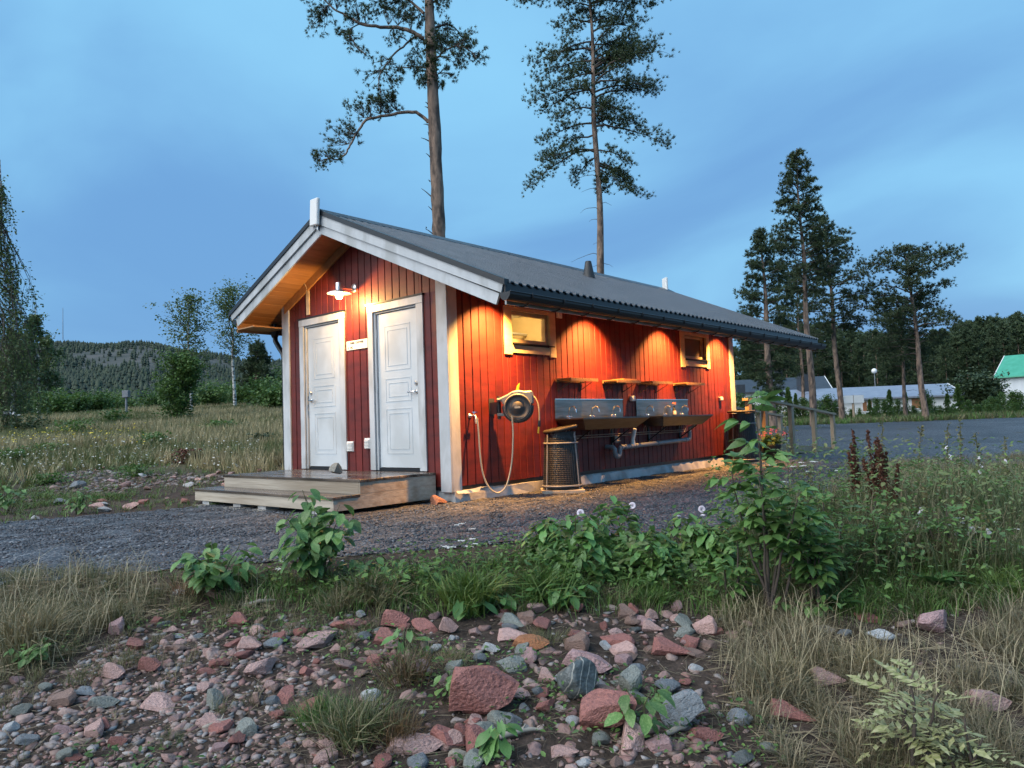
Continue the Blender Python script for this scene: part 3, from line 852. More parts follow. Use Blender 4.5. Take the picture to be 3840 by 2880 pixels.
# ---- downlights in the eave over the wash place
SPOT_X = (.72, 2.92, 5.12, 7.32)
for x in SPOT_X:
    y = -.46; z = rooftop(y) - .197
    dl = empty('soffit_downlight', (x, y, z))
    k = SPOT_X.index(x)
    tag(dl, ['lit downlight in the eave above the hose reel', 'lit downlight in the eave above the first wash trough', 'lit downlight in the eave above the second wash trough', 'lit downlight in the eave at the far end of the red wall'][k], 'lamp', 'downlights under the long eave')
    MB().lathe((0, 0, 0), (0, 0, -1), [(.045, -.02), (.045, .022), (.060, .022), (.060, -.02)], 20).build('ring', M['zinc'], dl)
    MB().lathe((0, 0, 0), (0, 0, -1), [(0, .010), (.043, .010)], 16).build('bulb', emit('lit_bulb', (1.0, .7, .32), 12), dl)
    bm_ = lamp_light('downlight_beam', 'SPOT', (0, 0, -.03), 500, WARM, dl, spot_size=R(108), spot_blend=1.0, shadow_soft_size=.025)
    bm_.rotation_euler = (R(19), 0, 0)

# ---- lamp over the doors
LY, LZ = 1.82, 2.700
wl = empty('wall_lamp', (0, LY, LZ))
tag(wl, 'lit galvanised barn lamp with round shade above the white doors', 'lamp')
MB().lathe((0, 0, 0), (-1, 0, 0), [(.0, .022), (.055, .022), (.062, .012), (.062, -.004)], 20).build('wall_plate', M['zinc'], wl)
MB().tube([(-.01, 0, -.012), (-.12, 0, -.018), (-.25, 0, -.020)], .014, 10).build('arm', M['zinc'], wl)
MB().lathe((-.26, 0, -.03), (0, 0, 1), [(.046, -.02), (.046, .072), (.040, .078), (0, .078)], 20).build('lamp_cap', M['zinc'], wl)
MB().lathe((-.26, 0, -.05), (0, 0, -1), [(.046, 0), (.070, .012), (.150, .038), (.166, .052), (.162, .055), (.145, .044), (.066, .018), (.044, .006)], 32).build('shade', M['zinc'], wl)
bm = MB()
bm.lathe((-.26, 0, -.055), (0, 0, -1), [(.020, .0), (.024, .02), (.044, .045), (.052, .075), (.046, .105), (.028, .124), (0, .130)], 20).build('bulb', emit('lit_opal_bulb', (1.0, .60, .20), 9), wl)
for q in ((-.26, 0, -.20),):
    lamp_light('wall_lamp_light', 'POINT', q, 52, (1.0, .56, .18), wl, shadow_soft_size=.05)

# ---- sign between the doors
def text_mesh(txt, size, bold=0.0):
    cu = bpy.data.curves.new('lettering', 'FONT'); cu.body = txt; cu.size = size; cu.extrude = .0006; cu.offset = bold
    o = bpy.data.objects.new('lettering', cu); COL.objects.link(o)
    dg = bpy.context.evaluated_depsgraph_get()
    me = bpy.data.meshes.new_from_object(o.evaluated_get(dg))
    bpy.data.objects.remove(o); bpy.data.curves.remove(cu)
    return me
sg = empty('door_sign', (-.002, 1.787, 1.908))
tag(sg, 'white sign reading FAMILY SHOWER and WC between the doors', 'sign')
MB().box(-.008, 0, -.235, .235, -.063, .063).build('sign_plate', M['whiteplastic'], sg, bevel=.002)
RotS = Matrix.Rotation(R(-90), 4, 'Z') @ Matrix.Rotation(R(90), 4, 'X')
for txt, y, z in (('FAMILY SHOWER', .150, .016), ('WC', .150, -.048)):
    me = text_mesh(txt, .046, .0012)
    me.transform(Matrix.Diagonal((.86, 1, 1, 1)))
    me.transform(RotS)
    o = link('lettering', me, M['black'], sg, (-.0092, y, z))
ic = MB()
for y, z in ((.188, .032), (.188, -.032)):
    ic.box(-.0095, -.0083, y - .016, y - .014, z - .018, z + .018).box(-.0095, -.0083, y + .014, y + .016, z - .018, z + .018)
    ic.box(-.0095, -.0083, y - .014, y + .014, z + .016, z + .018).box(-.0095, -.0083, y - .014, y + .014, z - .018, z - .016)
ic.build('pictogram_frame', M['greypipe'], sg)
MB().box(-.0095, -.0083, .192, .197, -.042, -.028).box(-.0095, -.0083, .180, .185, -.042, -.028).lathe((-.0083, .1945, -.024), (-1, 0, 0), [(.003, 0), (.003, .001)], 8, True).lathe((-.0083, .1825, -.024), (-1, 0, 0), [(.003, 0), (.003, .001)], 8, True).build('pictogram', M['black'], sg)
MB().tube([(-.009, .186, .022), (-.009, .186, .040), (-.009, .191, .042)], .0012, 5).build('pictogram', M['black'], sg)

# ---- flat antennas on the ridge ends, roof vent
for x, dz, tilt, lab in ((-.60, 0, -.06, 'white flat panel antenna on the near ridge end of the roof'), (8.62, -.02, .03, 'white flat panel antenna at the far end of the roof ridge')):
    an = empty('antenna_panel', (x, 1.86 if x < 0 else 1.80, 3.48 + dz + (.12 if x > 0 else 0)))
    tag(an, lab, 'antenna')
    an.rotation_euler = (R(5) if x < 0 else 0, 0, R(-8) if x < 0 else R(-35))
    MB().box(-.025, .025, -.105, .105, 0, .36).build('panel', M['whiteplastic'], an, bevel=.012)
    MB().tube([(.05, 0, -.05), (.05, 0, .22)], .016, 8).box(.02, .06, -.03, .03, .10, .16).build('mount', M['zinc'], an)
    MB().tube([(0, -.03, 0), (.02, -.05, -.08), (.05, -.06, -.14)], .004, 5).build('cable', M['whiteplastic'], an)
MB().lathe((4.34, .9, rooftop(.9) - .02), (0, 0, 1), [(.115, 0), (.10, .06), (.055, .30), (.050, .31), (0, .31)], 16).build('roof_vent', M['blackmatte'], house)

# ================================================================== entrance deck
deck = empty('entrance_deck', (-.75, 1.8, -.2))
OFF = (-.75, 1.8, -.2)
tag(deck, 'two-step wooden entrance deck, wet on top, in front of the doors', 'deck')
DY0, DY1 = .25, 3.30
DTOP, STOP = .180, .020
def planks(x0, x1, n, y0, y1, z):
    w = (x1 - x0) / n
    for i in range(n):
        j = random.uniform(-.0015, .0015)
        MB().box(x0 + i * w + .003, x0 + (i + 1) * w - .003, y0 - .012 + random.uniform(-.004, .004), y1 + .012 + random.uniform(-.004, .004), z - .028 + j, z + j).build('deck_plank', M['decktop'], deck, OFF, bevel=.003)
planks(-1.185, -.026, 10, DY0, DY1, DTOP)
planks(-1.545, -1.170, 3, DY0, DY1 + .12, STOP)
MB().box(-1.168, -1.142, DY0 + .026, DY1, .005, DTOP - .030).build('riser_board', M['deckside'], deck, OFF)
MB().box(-1.525, -1.499, DY0 + .026, DY1 + .12, -.135, STOP - .030).build('riser_board', M['deckside'], deck, OFF)
MB().box(-1.166, -.03, DY0, DY0 + .026, .022, DTOP - .030).build('side_board', M['deckside'], deck, OFF)
MB().box(-1.523, -.03, DY0 + .001, DY0 + .026, -.137, -.012).build('side_board', M['deckside'], deck, OFF)
MB().box(-1.166, -.03, DY0 + .001, DY0 + .026, -.011, .020).build('side_board', M['deckside'], deck, OFF)
MB().box(-1.52, -.03, DY1 + .09, DY1 + .116, -.137, -.012).build('side_board', M['deckside'], deck, OFF)
MB().box(-1.166, -.03, DY1 - .026, DY1 - .002, -.01, DTOP - .030).build('side_board', M['deckside'], deck, OFF)
for y in (.65, 1.75, 2.35, 3.17):
    MB().box(-1.50, -1.32, y - .09, y + .09, -.20, -.140).build('foot_block', M['white' if y > 3 else 'concrete'], deck, OFF)
    MB().box(-1.62, -1.20, y - .20, y + .20, -.26, -.185).build('paving_slab', M['greywood'], deck, OFF, bevel=.006)
def stone(name, p, size, col, label=None, cat='stone', group=None, rot=None, mesh=None, sink=.25):
    me = mesh or random.choice(STONES_A)
    o = bpy.data.objects.new(name, me); COL.objects.link(o)
    o.location = (p[0], p[1], p[2] + size[2] * (1 - 2 * sink) * .5)
    o.scale = (size[0] / 2, size[1] / 2, size[2] / 2)
    o.rotation_euler = rot or (random.uniform(-.25, .25), random.uniform(-.25, .25), random.uniform(0, 6.28))
    o.color = (*col, 1)
    tag(o, label, cat, group)
    return o
STONE_FINE = [stone_mesh('rough_stone', 300 + i, 13, True) for i in range(4)]
for me in STONE_FINE:
    me.materials.append(M['stone']); me.polygons.foreach_set('use_smooth', np.zeros(len(me.polygons), bool))
stone('stone', (-.88, 1.07, DTOP), (.20, .16, .17), (.30, .29, .25), 'grey round stone lying on the wet deck', rot=(.1, .1, .4), mesh=STONE_FINE[0], sink=.04)
stone('stone', (-.20, .03, -.20), (.22, .17, .15), (.30, .13, .08), 'reddish stone at the foot of the building corner beside the deck', rot=(0, .1, .2), mesh=STONE_FINE[1], sink=.1)
# ================================================================== fittings along the red wall
def atS(x, y, d):
    return at(x / K, y / K, d)
def Q7(x, y, d):
    return atS(1750 + x * .3014, 1350 + y * .3014, d)
# hose reel on its swivel bracket
rc = Q7(640, 590, 9.36)
rn = np.array([-.80, -.60, 0]); rv = np.array([.60, -.80, 0]); rz_ = np.array([0, 0, 1.])
reel = empty('hose_reel', tuple(rc)); RO = tuple(rc)
tag(reel, 'grey wall-mounted hose reel with yellow lever and hose loop', 'hose reel')
def Q(a, b, c): return rc + rv * a + rz_ * b + rn * c
M['reel'] = mat('reel_plastic', (.20, .195, .18), (.24, .235, .22), .45, 10)
M['reeldark'] = mat('reel_dark', (.030, .031, .033), (.04, .041, .043), .5, 10)
n = 40
out = []
for k in range(n):
    t = 6.28318 * k / n
    r = .198
    a, b_ = r * math.cos(t), r * math.sin(t)
    b_ = max(b_, -.20)
    if b_ > .10: a *= 1.0; b_ = .10 + (b_ - .10) * 1.15
    out.append((a, b_))
MB().prism([(a, b_) for a, b_ in out if b_ <= .035], -.10, .10, lambda a, b_, c: Q(a, b_, c)).build('lower_housing', M['reeldark'], reel, RO, bevel=.015)
top = [(a, b_) for a, b_ in out if b_ >= .034]
ti = [(-.255, .125)]
MB().prism([(.198, .036), (.205, .14), (.19, .205), (.10, .200), (.02, .215), (-.06, .205), (-.13, .165), (-.225, .125), (-.26, .118), (-.265, .085), (-.20, .085), (-.185, .036)], -.105, .105, lambda a, b_, c: Q(a, b_, c)).build('upper_housing', M['reel'], reel, RO, bevel=.015)
MB().lathe(Q(0, 0, .10), rn, [(.165, -.02), (.165, .012), (.150, .022), (.146, .012), (.075, .016), (.073, .020), (0, .020)], 40).build('side_disc', M['reeldark'], reel, RO)
MB().lathe(Q(0, 0, .10), rn, [(.172, .0), (.172, .010), (.164, .016)], 40).build('disc_rim', M['reel'], reel, RO)
lg = []
for k in range(16):
    t = 6.28318 * k / 16
    lg.append((.026 * (1 if math.cos(t) > 0 else -1) + .013 * math.cos(t), .013 * math.sin(t)))
MB().prism(lg, .121, .124, lambda a, b_, c: Q(a, b_, c)).build('name_plate', M['hose'], reel, RO)
MB().prism([(-.022, .21), (.018, .21), (.034, .30), (.022, .305), (-.006, .265)], -.015, .015, lambda a, b_, c: Q(a, b_, c)).build('lever', M['yellow'], reel, RO, bevel=.004)
for bb in (.105, -.085):
    MB().prism([(-.265, bb - .018), (-.12, bb - .022), (-.12, bb + .022), (-.265, bb + .018)], -.06, .06, lambda a, b_, c: Q(a, b_, c)).build('bracket_arm', M['reel'], reel, RO, bevel=.006)
MB().tube([Q(-.245, -.14, 0), Q(-.245, .15, 0)], .022, 10).build('pivot', M['blackmatte'], reel, RO)
hb = Q(-.245, 0, 0)
bk = MB(); wx = .745
v0 = np.array([wx, -.002, rc[2]])
dirv = hb - v0; dirv[2] = 0
side = np.cross(dirv / np.linalg.norm(dirv), rz_)
bk.obox((hb + v0) / 2, dirv / 2, side * .035, rz_ * .075)
bk.box(wx - .05, wx + .05, -.012, -.002, rc[2] - .09, rc[2] + .13)
bk.build('wall_bracket', M['reeldark'], reel, RO)
def smooth_path(P, n=6):
    P = [np.asarray(p, float) for p in P]; out = []
    for i in range(len(P) - 1):
        p0, p1, p2, p3 = P[max(i - 1, 0)], P[i], P[i + 1], P[min(i + 2, len(P) - 1)]
        for k in range(n):
            t = k / n
            out.append(.5 * ((2 * p1) + (-p0 + p2) * t + (2 * p0 - 5 * p1 + 4 * p2 - p3) * t * t + (-p0 + 3 * p1 - 3 * p2 + p3) * t ** 3))
    out.append(P[-1]); return out
hp = [(562, 690, 9.20), (575, 850, 9.20), (576, 1000, 9.19), (568, 1200, 9.18), (540, 1400, 9.17), (490, 1570, 9.15), (420, 1645, 9.14), (350, 1645, 9.12), (270, 1575, 9.10), (205, 1420, 9.09), (170, 1200, 9.08), (148, 900, 9.08), (132, 720, 9.08)]
MB().tube(smooth_path([Q7(*p) for p in hp], 4), .0105, 7).build('supply_hose', M['hose'], reel, RO)
hp = [(815, 440, 9.38), (850, 470, 9.36), (885, 540, 9.35), (903, 640, 9.34), (906, 755, 9.34)]
MB().tube(smooth_path([Q7(*p) for p in hp], 4), .010, 7).build('hose_end', M['hose'], reel, RO)
MB().tube([Q7(905, 750, 9.34), Q7(903, 790, 9.34), Q7(900, 830, 9.34)], [.017, .020, .018], 10).build('hose_connector', M['blackmatte'], reel, RO)
MB().tube([Q7(898, 832, 9.34), Q7(890, 912, 9.34)], [.013, .011], 8).build('nozzle', M['yellow'], reel, RO)
# tap feeding it
tp = empty('water_tap', (.345, 0, .86))
tag(tp, 'small brass garden tap on the red wall left of the hose reel', 'tap')
MB().lathe((0, 0, 0), (0, -1, 0), [(.028, 0), (.028, .008), (.012, .010), (.012, .09)], 12, True).tube([(0, -.06, 0), (0, -.10, -.005), (-.005, -.115, -.05)], .013, 8).build('tap_body', M['zinc'], tp)
MB().box(-.035, .06, -.085, -.068, .038, .048).tube([(0, -.076, 0), (0, -.076, .04)], .007, 6).build('lever', M['chrome'], tp)
MB().tube([(-.005, -.115, -.05), (-.006, -.118, -.10)], .015, 8).build('hose_coupling', M['rawtrim'], tp)

# ---- wash troughs
M['brushed'] = mat('brushed_steel', (.26, .26, .25), (.33, .33, .32), .33, 12, metal=1.0, stretch=(.4, 1, 6), c3=(.20, .20, .19), scale3=2)
M['flower_o'] = mat('orange_petal', (.85, .22, .12), None, .6)
def trough(x0, x1, label, taps):
    r = empty('wash_trough', (x0, 0, .6)); O = (x0, 0, .6)
    tag(r, label, 'wash trough', 'steel wash troughs on the red wall')
    yb, yf = -.012, -.505
    b = MB()
    top = [(x0, yb), (x1, yb), (x1, yf), (x0, yf)]
    bot = [(x0 + .20, yb - .05), (x1 - .22, yb - .05), (x1 - .22, yf + .12), (x0 + .20, yf + .12)]
    tin = [(x0 + .03, yb - .14), (x1 - .03, yb - .14), (x1 - .03, yf + .03), (x0 + .03, yf + .03)]
    v = [(p[0], p[1], .772) for p in top] + [(p[0], p[1], .622) for p in bot] + [(p[0], p[1], .790) for p in top] + [(p[0], p[1], .790) for p in tin] + [(p[0] + (.02 if i in (0, 3) else -.02) * 0, p[1], .634) for i, p in enumerate(bot)]
    f = [(4, 5, 6, 7)[::-1]] + [(i, (i + 1) % 4, 4 + (i + 1) % 4, 4 + i) for i in range(4)] + [(i, 8 + i, 8 + (i + 1) % 4, (i + 1) % 4) for i in range(4)]
    f += [(8 + i, 12 + i, 12 + (i + 1) % 4, 8 + (i + 1) % 4) for i in range(4)] + [(12 + i, 16 + i, 16 + (i + 1) % 4, 12 + (i + 1) % 4) for i in range(4)] + [(16, 17, 18, 19)]
    b.add(v, f)
    b.build('basin', M['steel'], r, O)
    MB().box(x0, x1, -.018, -.004, .792, 1.068).build('splashback', M['brushed'], r, O, bevel=.002)
    MB().box(x0 - .004, x1 + .004, -.026, -.003, 1.069, 1.078).build('splashback_edge', M['chrome'], r, O)
    for q in (x0 + .35, x1 - .35):
        MB().box(q - .015, q + .015, -.022, -.002, .36, .62).build('support_bracket', M['black'], r, O)
        MB().tube([(q, -.02, .40), (q, -.36, .615)], .010, 5).build('support_bracket', M['black'], r, O)
    for tx_ in taps:
        t = MB()
        pts = [(tx_, -.085, .792), (tx_, -.085, .90)] + [(tx_, -.085 - .065 + .065 * math.cos(a), .90 + .062 * math.sin(a)) for a in np.linspace(0, math.pi * .92, 8)[1:]] + [(tx_, -.216, .872)]
        t.tube(pts, .0085, 8).lathe((tx_, -.085, .790), (0, 0, 1), [(.022, 0), (.022, .008), (.014, .016), (.012, .04)], 12, True)
        to = t.build('tap', M['chrome'], r, O)
        for s_ in (-1, 1):
            MB().tube([(tx_, -.085, .812), (tx_ + s_ * .045, -.090, .818)], .008, 6).lathe((tx_ + s_ * .045, -.090, .806), (0, 0, 1), [(.016, 0), (.019, .012), (.016, .026), (0, .027)], 10, True).build('tap_handle', M['chrome'], to, O)
    return r
trough(2.06, 3.82, 'steel wash trough beside the litter bin, nearer the doors', (2.29, 2.86, 3.43))
trough(4.23, 5.985, 'steel wash trough with a flower bottle on it, further from the doors', (4.43, 5.02, 5.61))
bt = empty('flower_bottle', (5.33, -.10, .792))
tag(bt, 'dark bottle with pale label holding orange flowers on the second trough', 'bottle')
MB().lathe((0, 0, 0), (0, 0, 1), [(0, 0), (.030, 0), (.031, .01), (.031, .095), (.024, .115), (.011, .130), (.011, .165), (.013, .168), (.010, .170)], 18).build('bottle', M['black'], bt)
MB().lathe((0, 0, 0), (0, 0, 1), [(.0318, .02), (.0318, .085)], 18).build('bottle_label', M['whiteplastic'], bt)
g = np.random.default_rng(3)
fl = MB()
for k in range(26):
    a, e_ = g.uniform(0, 6.28), g.uniform(-.3, 1.2)
    c = np.array([.028 * math.cos(a) * math.cos(e_), .028 * math.sin(a) * math.cos(e_), .205 + .022 * math.sin(e_)])
    u = g.standard_normal(3); u /= np.linalg.norm(u); w = np.cross(u, g.standard_normal(3)); w /= np.linalg.norm(w)
    fl.add([c - u * .012, c + w * .010, c + u * .012, c - w * .010], [(0, 1, 2, 3)])
fl.build('flower', M['flower_o'], bt)
MB().tube([(0, 0, .15), (.002, 0, .19)], .003, 5).build('stem', mat('stem_green', (.05, .09, .03), None, .6), bt)

# ---- slatted shelves
M['shelf'] = mat('oiled_shelf_wood', (.22, .12, .06), (.32, .19, .10), .55, 6, stretch=(3, 1, 3), bump=.1)
for k, (x0, wd, lab) in enumerate(((2.10, .66, 'slatted wooden shelf nearest the hose reel'), (3.28, .66, 'slatted wooden shelf second from the hose reel, with a board on it'), (4.31, .66, 'slatted wooden shelf third from the hose reel'), (5.49, .66, 'slatted wooden shelf furthest from the hose reel, under the dark window'))):
    r = empty('wall_shelf', (x0, 0, 1.35)); tag(r, lab, 'shelf', 'slatted shelves above the troughs')
    for yy in (-.012, -.275):
        MB().box(0, wd, yy - .02, yy, -.030, .0).build('rail', M['shelf'], r)
    for i in range(12):
        a = i * (wd - .045) / 11
        MB().box(a, a + .045, -.290, -.008, .001, .016).build('slat', M['shelf'], r)
    for a in (.06, wd - .09):
        MB().tube([(a, -.004, -.16), (a, -.004, -.032), (a, -.25, -.034), (a, -.004, -.16)], .008, 5, False).build('bracket', M['blackmatte'], r)
    if k == 1:
        MB().box(.22, .60, -.26, -.05, .017, .036).build('loose_board', M['pine'], r)

# ---- drain pipe under the troughs and the thin water pipes
pp = empty('drain_pipe', (3.3, -.15, .33)); PO = (3.3, -.15, .33)
tag(pp, 'grey plastic drain pipe with a trap under the wash troughs', 'pipe')
yp = -.15
def arc(c, r, a0, a1, n=7):
    return [(c[0] + r * math.cos(a), yp, c[1] + r * math.sin(a)) for a in np.linspace(a0, a1, n)]
MB().tube([(5.66, yp, .360), (3.60, yp, .322)], .036, 14).build('main_pipe', M['greypipe'], pp, PO)
MB().tube([(3.60, yp, .322), (3.53, yp, .320)] + arc((3.53, .265), .055, math.pi / 2, math.pi, 5) + arc((3.405, .255), .07, 0, -math.pi, 9) + [(3.335, yp, .30), (3.325, yp + .02, .33), (3.32, -.003, .335)], .036, 14).build('trap', M['greypipe'], pp, PO)
for x in (3.52, 3.62, 3.78, 3.92, 4.62, 5.58):
    z = .322 + (x - 3.6) * .0185
    MB().tube([(x - .018, yp, z), (x + .018, yp, z)], .043, 14).build('collar', M['greypipe'], pp, PO)
MB().tube([(3.86, yp, .335), (3.86, yp, .43), (3.85, -.20, .60)], [.040, .030, .034], 12).build('drain_branch', M['whiteplastic'], pp, PO)
MB().tube([(5.66, yp, .360), (5.72, yp, .366), (5.745, yp, .40), (5.745, yp, .50)], .036, 12).build('elbow', M['greypipe'], pp, PO)
MB().tube([(5.745, yp, .50), (5.745, -.17, .56), (5.72, -.26, .60), (5.70, -.29, .625)], .030, 12).build('drain_branch', M['whiteplastic'], pp, PO)
wp = empty('water_pipe', (2.1, -.04, .5)); WO = (2.1, -.04, .5)
tag(wp, 'pair of thin water pipes clipped along the wall under the troughs', 'pipe')
M['copper'] = mat('painted_copper', (.30, .24, .20), (.40, .32, .26), .4, 9, metal=.5)
for z in (.500, .532):
    MB().tube([(1.9, -.035, z), (5.80, -.035, z), (5.83, -.035, z + .02), (5.83, -.035, .62)], .008, 6).build('pipe_run', M['copper'], wp, WO)
for x in (2.29, 2.86, 3.43, 4.43, 5.02, 5.61):
    for dx_, z in ((-.04, .532), (.04, .500)):
        MB().tube([(x + dx_, -.036, z), (x + dx_, -.045, .60), (x + dx_ * .4, -.085, .66)], .006, 5).build('riser_pipe', M['copper'], wp, WO)
MB().box(3.50, 3.62, -.06, -.03, .40, .49).tube([(3.47, -.06, .42), (3.65, -.06, .42)], .010, 6).build('stop_valve', M['copper'], wp, WO)
for (x0, x1, z0, z1, nm, lab) in ((4.055, 4.165, 1.045, 1.13, 'power_socket', 'white socket box on the wall between the two troughs'), (7.28, 7.38, 1.06, 1.13, 'light_switch', 'small white switch on the wall near the far corner')):
    r = empty(nm, (x0, 0, z0)); tag(r, lab, nm.split('_')[1])
    MB().box(0, x1 - x0, -.05, -.001, 0, z1 - z0).build('box', M['whiteplastic'], r, bevel=.006)
    MB().box(.015, x1 - x0 - .015, -.058, -.051, .015, z1 - z0 - .03).build('flap', M['whiteplastic'], r, bevel=.002)

# ---- litter bins of wire mesh on a wooden base
def litter_bin(loc, rz, label, lean=0.0, hgt=1.0, rad=1.0):
    r = empty('litter_bin', loc, rz)
    tag(r, label, 'litter bin', 'wire litter bins along the red wall')
    h = .90 * hgt
    MB().box(-.28 * rad, .28 * rad, -.25, .25, 0, .05).build('base_board', M['greywood'], r, bevel=.006)
    for k, a in enumerate((3.75, 5.67, .6, 2.54)):
        x, y = math.cos(a), math.sin(a)
        MB().tube([(x * .262 * rad, y * .24, .05), (x * .215 * rad, y * .20, h - .10)], .010, 6).build('post', M['greypipe'], r)
    bag = MB()
    prof = [(.235, .06), (.232, .35), (.215, .60), (.198, h - .16), (.205, h - .09)]
    nseg = 28; g = np.random.default_rng(11); v = []
    for rr, zz in prof:
        for k in range(nseg):
            q = rr * rad * (1 + .03 * math.sin(k * 2.9 + zz * 8) + .015 * g.standard_normal())
            v.append((q * math.cos(6.28318 * k / nseg), q * .93 * math.sin(6.28318 * k / nseg), zz))
    f = [(i * nseg + k, i * nseg + (k + 1) % nseg, (i + 1) * nseg + (k + 1) % nseg, (i + 1) * nseg + k) for i in range(len(prof) - 1) for k in range(nseg)]
    bag.add(v, f, True)
    bag.build('bin_bag', M['bag'], r)
    w = MB()
    def rw(z): return (.258 - .050 * (z - .05) / (h - .15)) * rad
    for z in np.arange(.07, h - .16, .026):
        w.tube([(rw(z) * math.cos(a), rw(z) * .93 * math.sin(a), z) for a in np.linspace(0, 6.28318, 25)], .0035, 3, False)
    for k in range(44):
        a = 6.28318 * k / 44
        w.tube([(rw(z) * math.cos(a), rw(z) * .93 * math.sin(a), z) for z in (.06, h - .16)], .0035, 3, False)
    w.build('wire_basket', M['wire'], r)
    for z in (.66 * hgt, .10):
        s_ = MB()
        s_.tube([((rw(z) + .008) * math.cos(a), (rw(z) * .93 + .008) * math.sin(a), z) for a in np.linspace(0, 6.28318, 33)], .013, 5, False)
        s_.build('hoop', M['greypipe'], r)
    rim = MB()
    R_ = .225 * rad
    rim.lathe((0, 0, h - .055), (lean, -.02, 1), [(R_ - .01, -.024), (R_ + .006, -.024), (R_ + .010, .010), (R_ - .004, .020), (R_ - .05, .020), (R_ - .05, .016)], 36)
    rim.build('rim', M['binrim'], r)
    MB().lathe((0, 0, h - .06), (lean, -.02, 1), [(0, .018), (R_ - .05, .018)], 36).build('lid', M['binrim'], r)
    return r
M['bag'] = mat('dark_bin_bag', (.012, .013, .016), (.022, .024, .028), .32, 14, bump=.5, bscale=20)
M['wire'] = mat('dark_wire', (.055, .057, .06), (.09, .09, .09), .5, 20, metal=.6)
M['binrim'] = mat('brown_bin_rim', (.030, .027, .025), (.045, .04, .036), .55, 10)
litter_bin((1.62, -.43, -.195), R(-48), 'wire litter bin with brown rim beside the hose reel', -.16)
litter_bin((7.55, -.33, -.195), R(-48), 'wire litter bin at the far end of the red wall', .0, 1.2, 1.15)

# ================================================================== access ramp beyond the building
ramp = empty('access_ramp', (9.15, 0, -.2)); AO = (9.15, 0, -.2)
tag(ramp, 'wooden access ramp with handrails at the far end of the building', 'ramp')
def rz_at(x): return .13 - .27 * np.clip((x - 9.15) / 4.35, 0, 1)
M['ramp'] = mat('ramp_wood', (.27, .20, .13), (.38, .29, .20), .6, 5, stretch=(2, 2, .6), bump=.2)
for i in range(36):
    x = 8.05 + i * .152
    MB().obox((x + .07, .55, rz_at(x + .07)), (.069, 0, -.0045 if x > 9.1 else 0), (0, .62, 0), (0, 0, .014)).build('deck_plank', M['ramp'], ramp, AO)
for y in (-.085, 1.185):
    b = MB()
    for xa, xb in ((8.05, 9.15), (9.15, 13.5)):
        b.prism([(xa, rz_at(xa) - .015), (xb, rz_at(xb) - .015), (xb, rz_at(xb) - .16), (xa, rz_at(xa) - .16)], y - .014, y + .014, lambda a, z, d: (a, d, z))
    b.build('stringer', M['ramp'], ramp, AO)
    for x, zt in ((8.35, 1.10), (9.15, 1.09), (10.64, .975), (12.10, .865), (13.45, .745)):
        yo = y - .045 if y < 0 else y + .045
        MB().box(x - .07, x + .07, yo - .045, yo + .045, -.25, zt - .03).build('post', M['ramp'], ramp, AO, bevel=.004)
    yo = y - .045 if y < 0 else y + .045
    for xa, xb, za, zb in ((8.2, 9.16, 1.105, 1.10), (9.16, 13.6, 1.10, .735)):
        MB().prism([(xa, za - .05), (xb, zb - .05), (xb, zb), (xa, za)], yo - .06, yo + .06, lambda a, z, d: (a, d, z)).build('handrail', M['ramp'], ramp, AO)
    for xa, xb, za, zb in ((8.2, 9.16, .62, .62), (9.16, 13.45, .62, .30)):
        if y > 0: MB().prism([(xa, za - .045), (xb, zb - .045), (xb, zb), (xa, za)], yo - .07, yo - .045, lambda a, z, d: (a, d, z)).build('middle_rail', M['ramp'], ramp, AO)
# ================================================================== trees
def needle_tuft(n, w, seed, spread=.9):
    g = np.random.default_rng(seed); V = []; F = []
    for k in range(n):
        a = 6.283 * k / n * 1.618 * 2; e_ = g.uniform(.0, spread)
        d = np.array([math.cos(a) * math.sin(e_ * 1.3), math.sin(a) * math.sin(e_ * 1.3), math.cos(e_ * 1.3)])
        u = np.cross(d, g.standard_normal(3)); u /= np.linalg.norm(u)
        b = len(V); o = d * .05
        V += [o - u * w, o + u * w, d * g.uniform(.75, 1.1)]
        F.append((b, b + 1, b + 2))
    return np.array(V), np.array(F)
TUFT_NEAR = needle_tuft(18, .052, 1)
TUFT_MID = needle_tuft(12, .090, 2)
TUFT_FAR = needle_tuft(9, .17, 3)
M['needle'] = mat('pine_needles', (.03, .05, .02), None, .6, tint=[(.030, .052, .022), (.048, .078, .032), (.075, .105, .042)], transl=.22)
M['needlefar'] = mat('far_pine_needles', (.03, .05, .02), None, .7, tint=[(.034, .060, .030), (.055, .090, .042), (.078, .115, .050)], transl=.25)
M['bark'] = mat('pine_bark', (.15, .105, .08), (.30, .205, .15), .85, 9, bump=.9, bscale=14, stretch=(1, 1, .35), c3=(.075, .055, .045), scale3=6)
M['barkdark'] = mat('dark_twig', (.055, .042, .035), (.09, .07, .055), .85, 9)
M['birchbark'] = mat('birch_bark', (.50, .49, .46), (.62, .61, .58), .7, 5, c3=(.05, .045, .04), scale3=3.2, stretch=(1, 1, 2.5))
def trunk_mesh(path, radii, n=14, knob=.04, seed=0):
    g = np.random.default_rng(seed); b = MB()
    b.tube(path, radii, n)
    me = b
    me.v = [tuple(np.array(p) * 1.0 + g.standard_normal(3) * knob * radii[0] * .5) for p in me.v]
    return me
def bend(p, q, sag, n=7, wob=.0, g=None):
    p, q = np.asarray(p, float), np.asarray(q, float); out = []
    ln = np.linalg.norm(q - p)
    for t in np.linspace(0, 1, n):
        x = p + (q - p) * t
        x = x + np.array([0, 0, 1.]) * sag * ln * 4 * t * (1 - t)
        if g is not None and 0 < t: x = x + g.standard_normal(3) * wob * ln
        out.append(x)
    return out
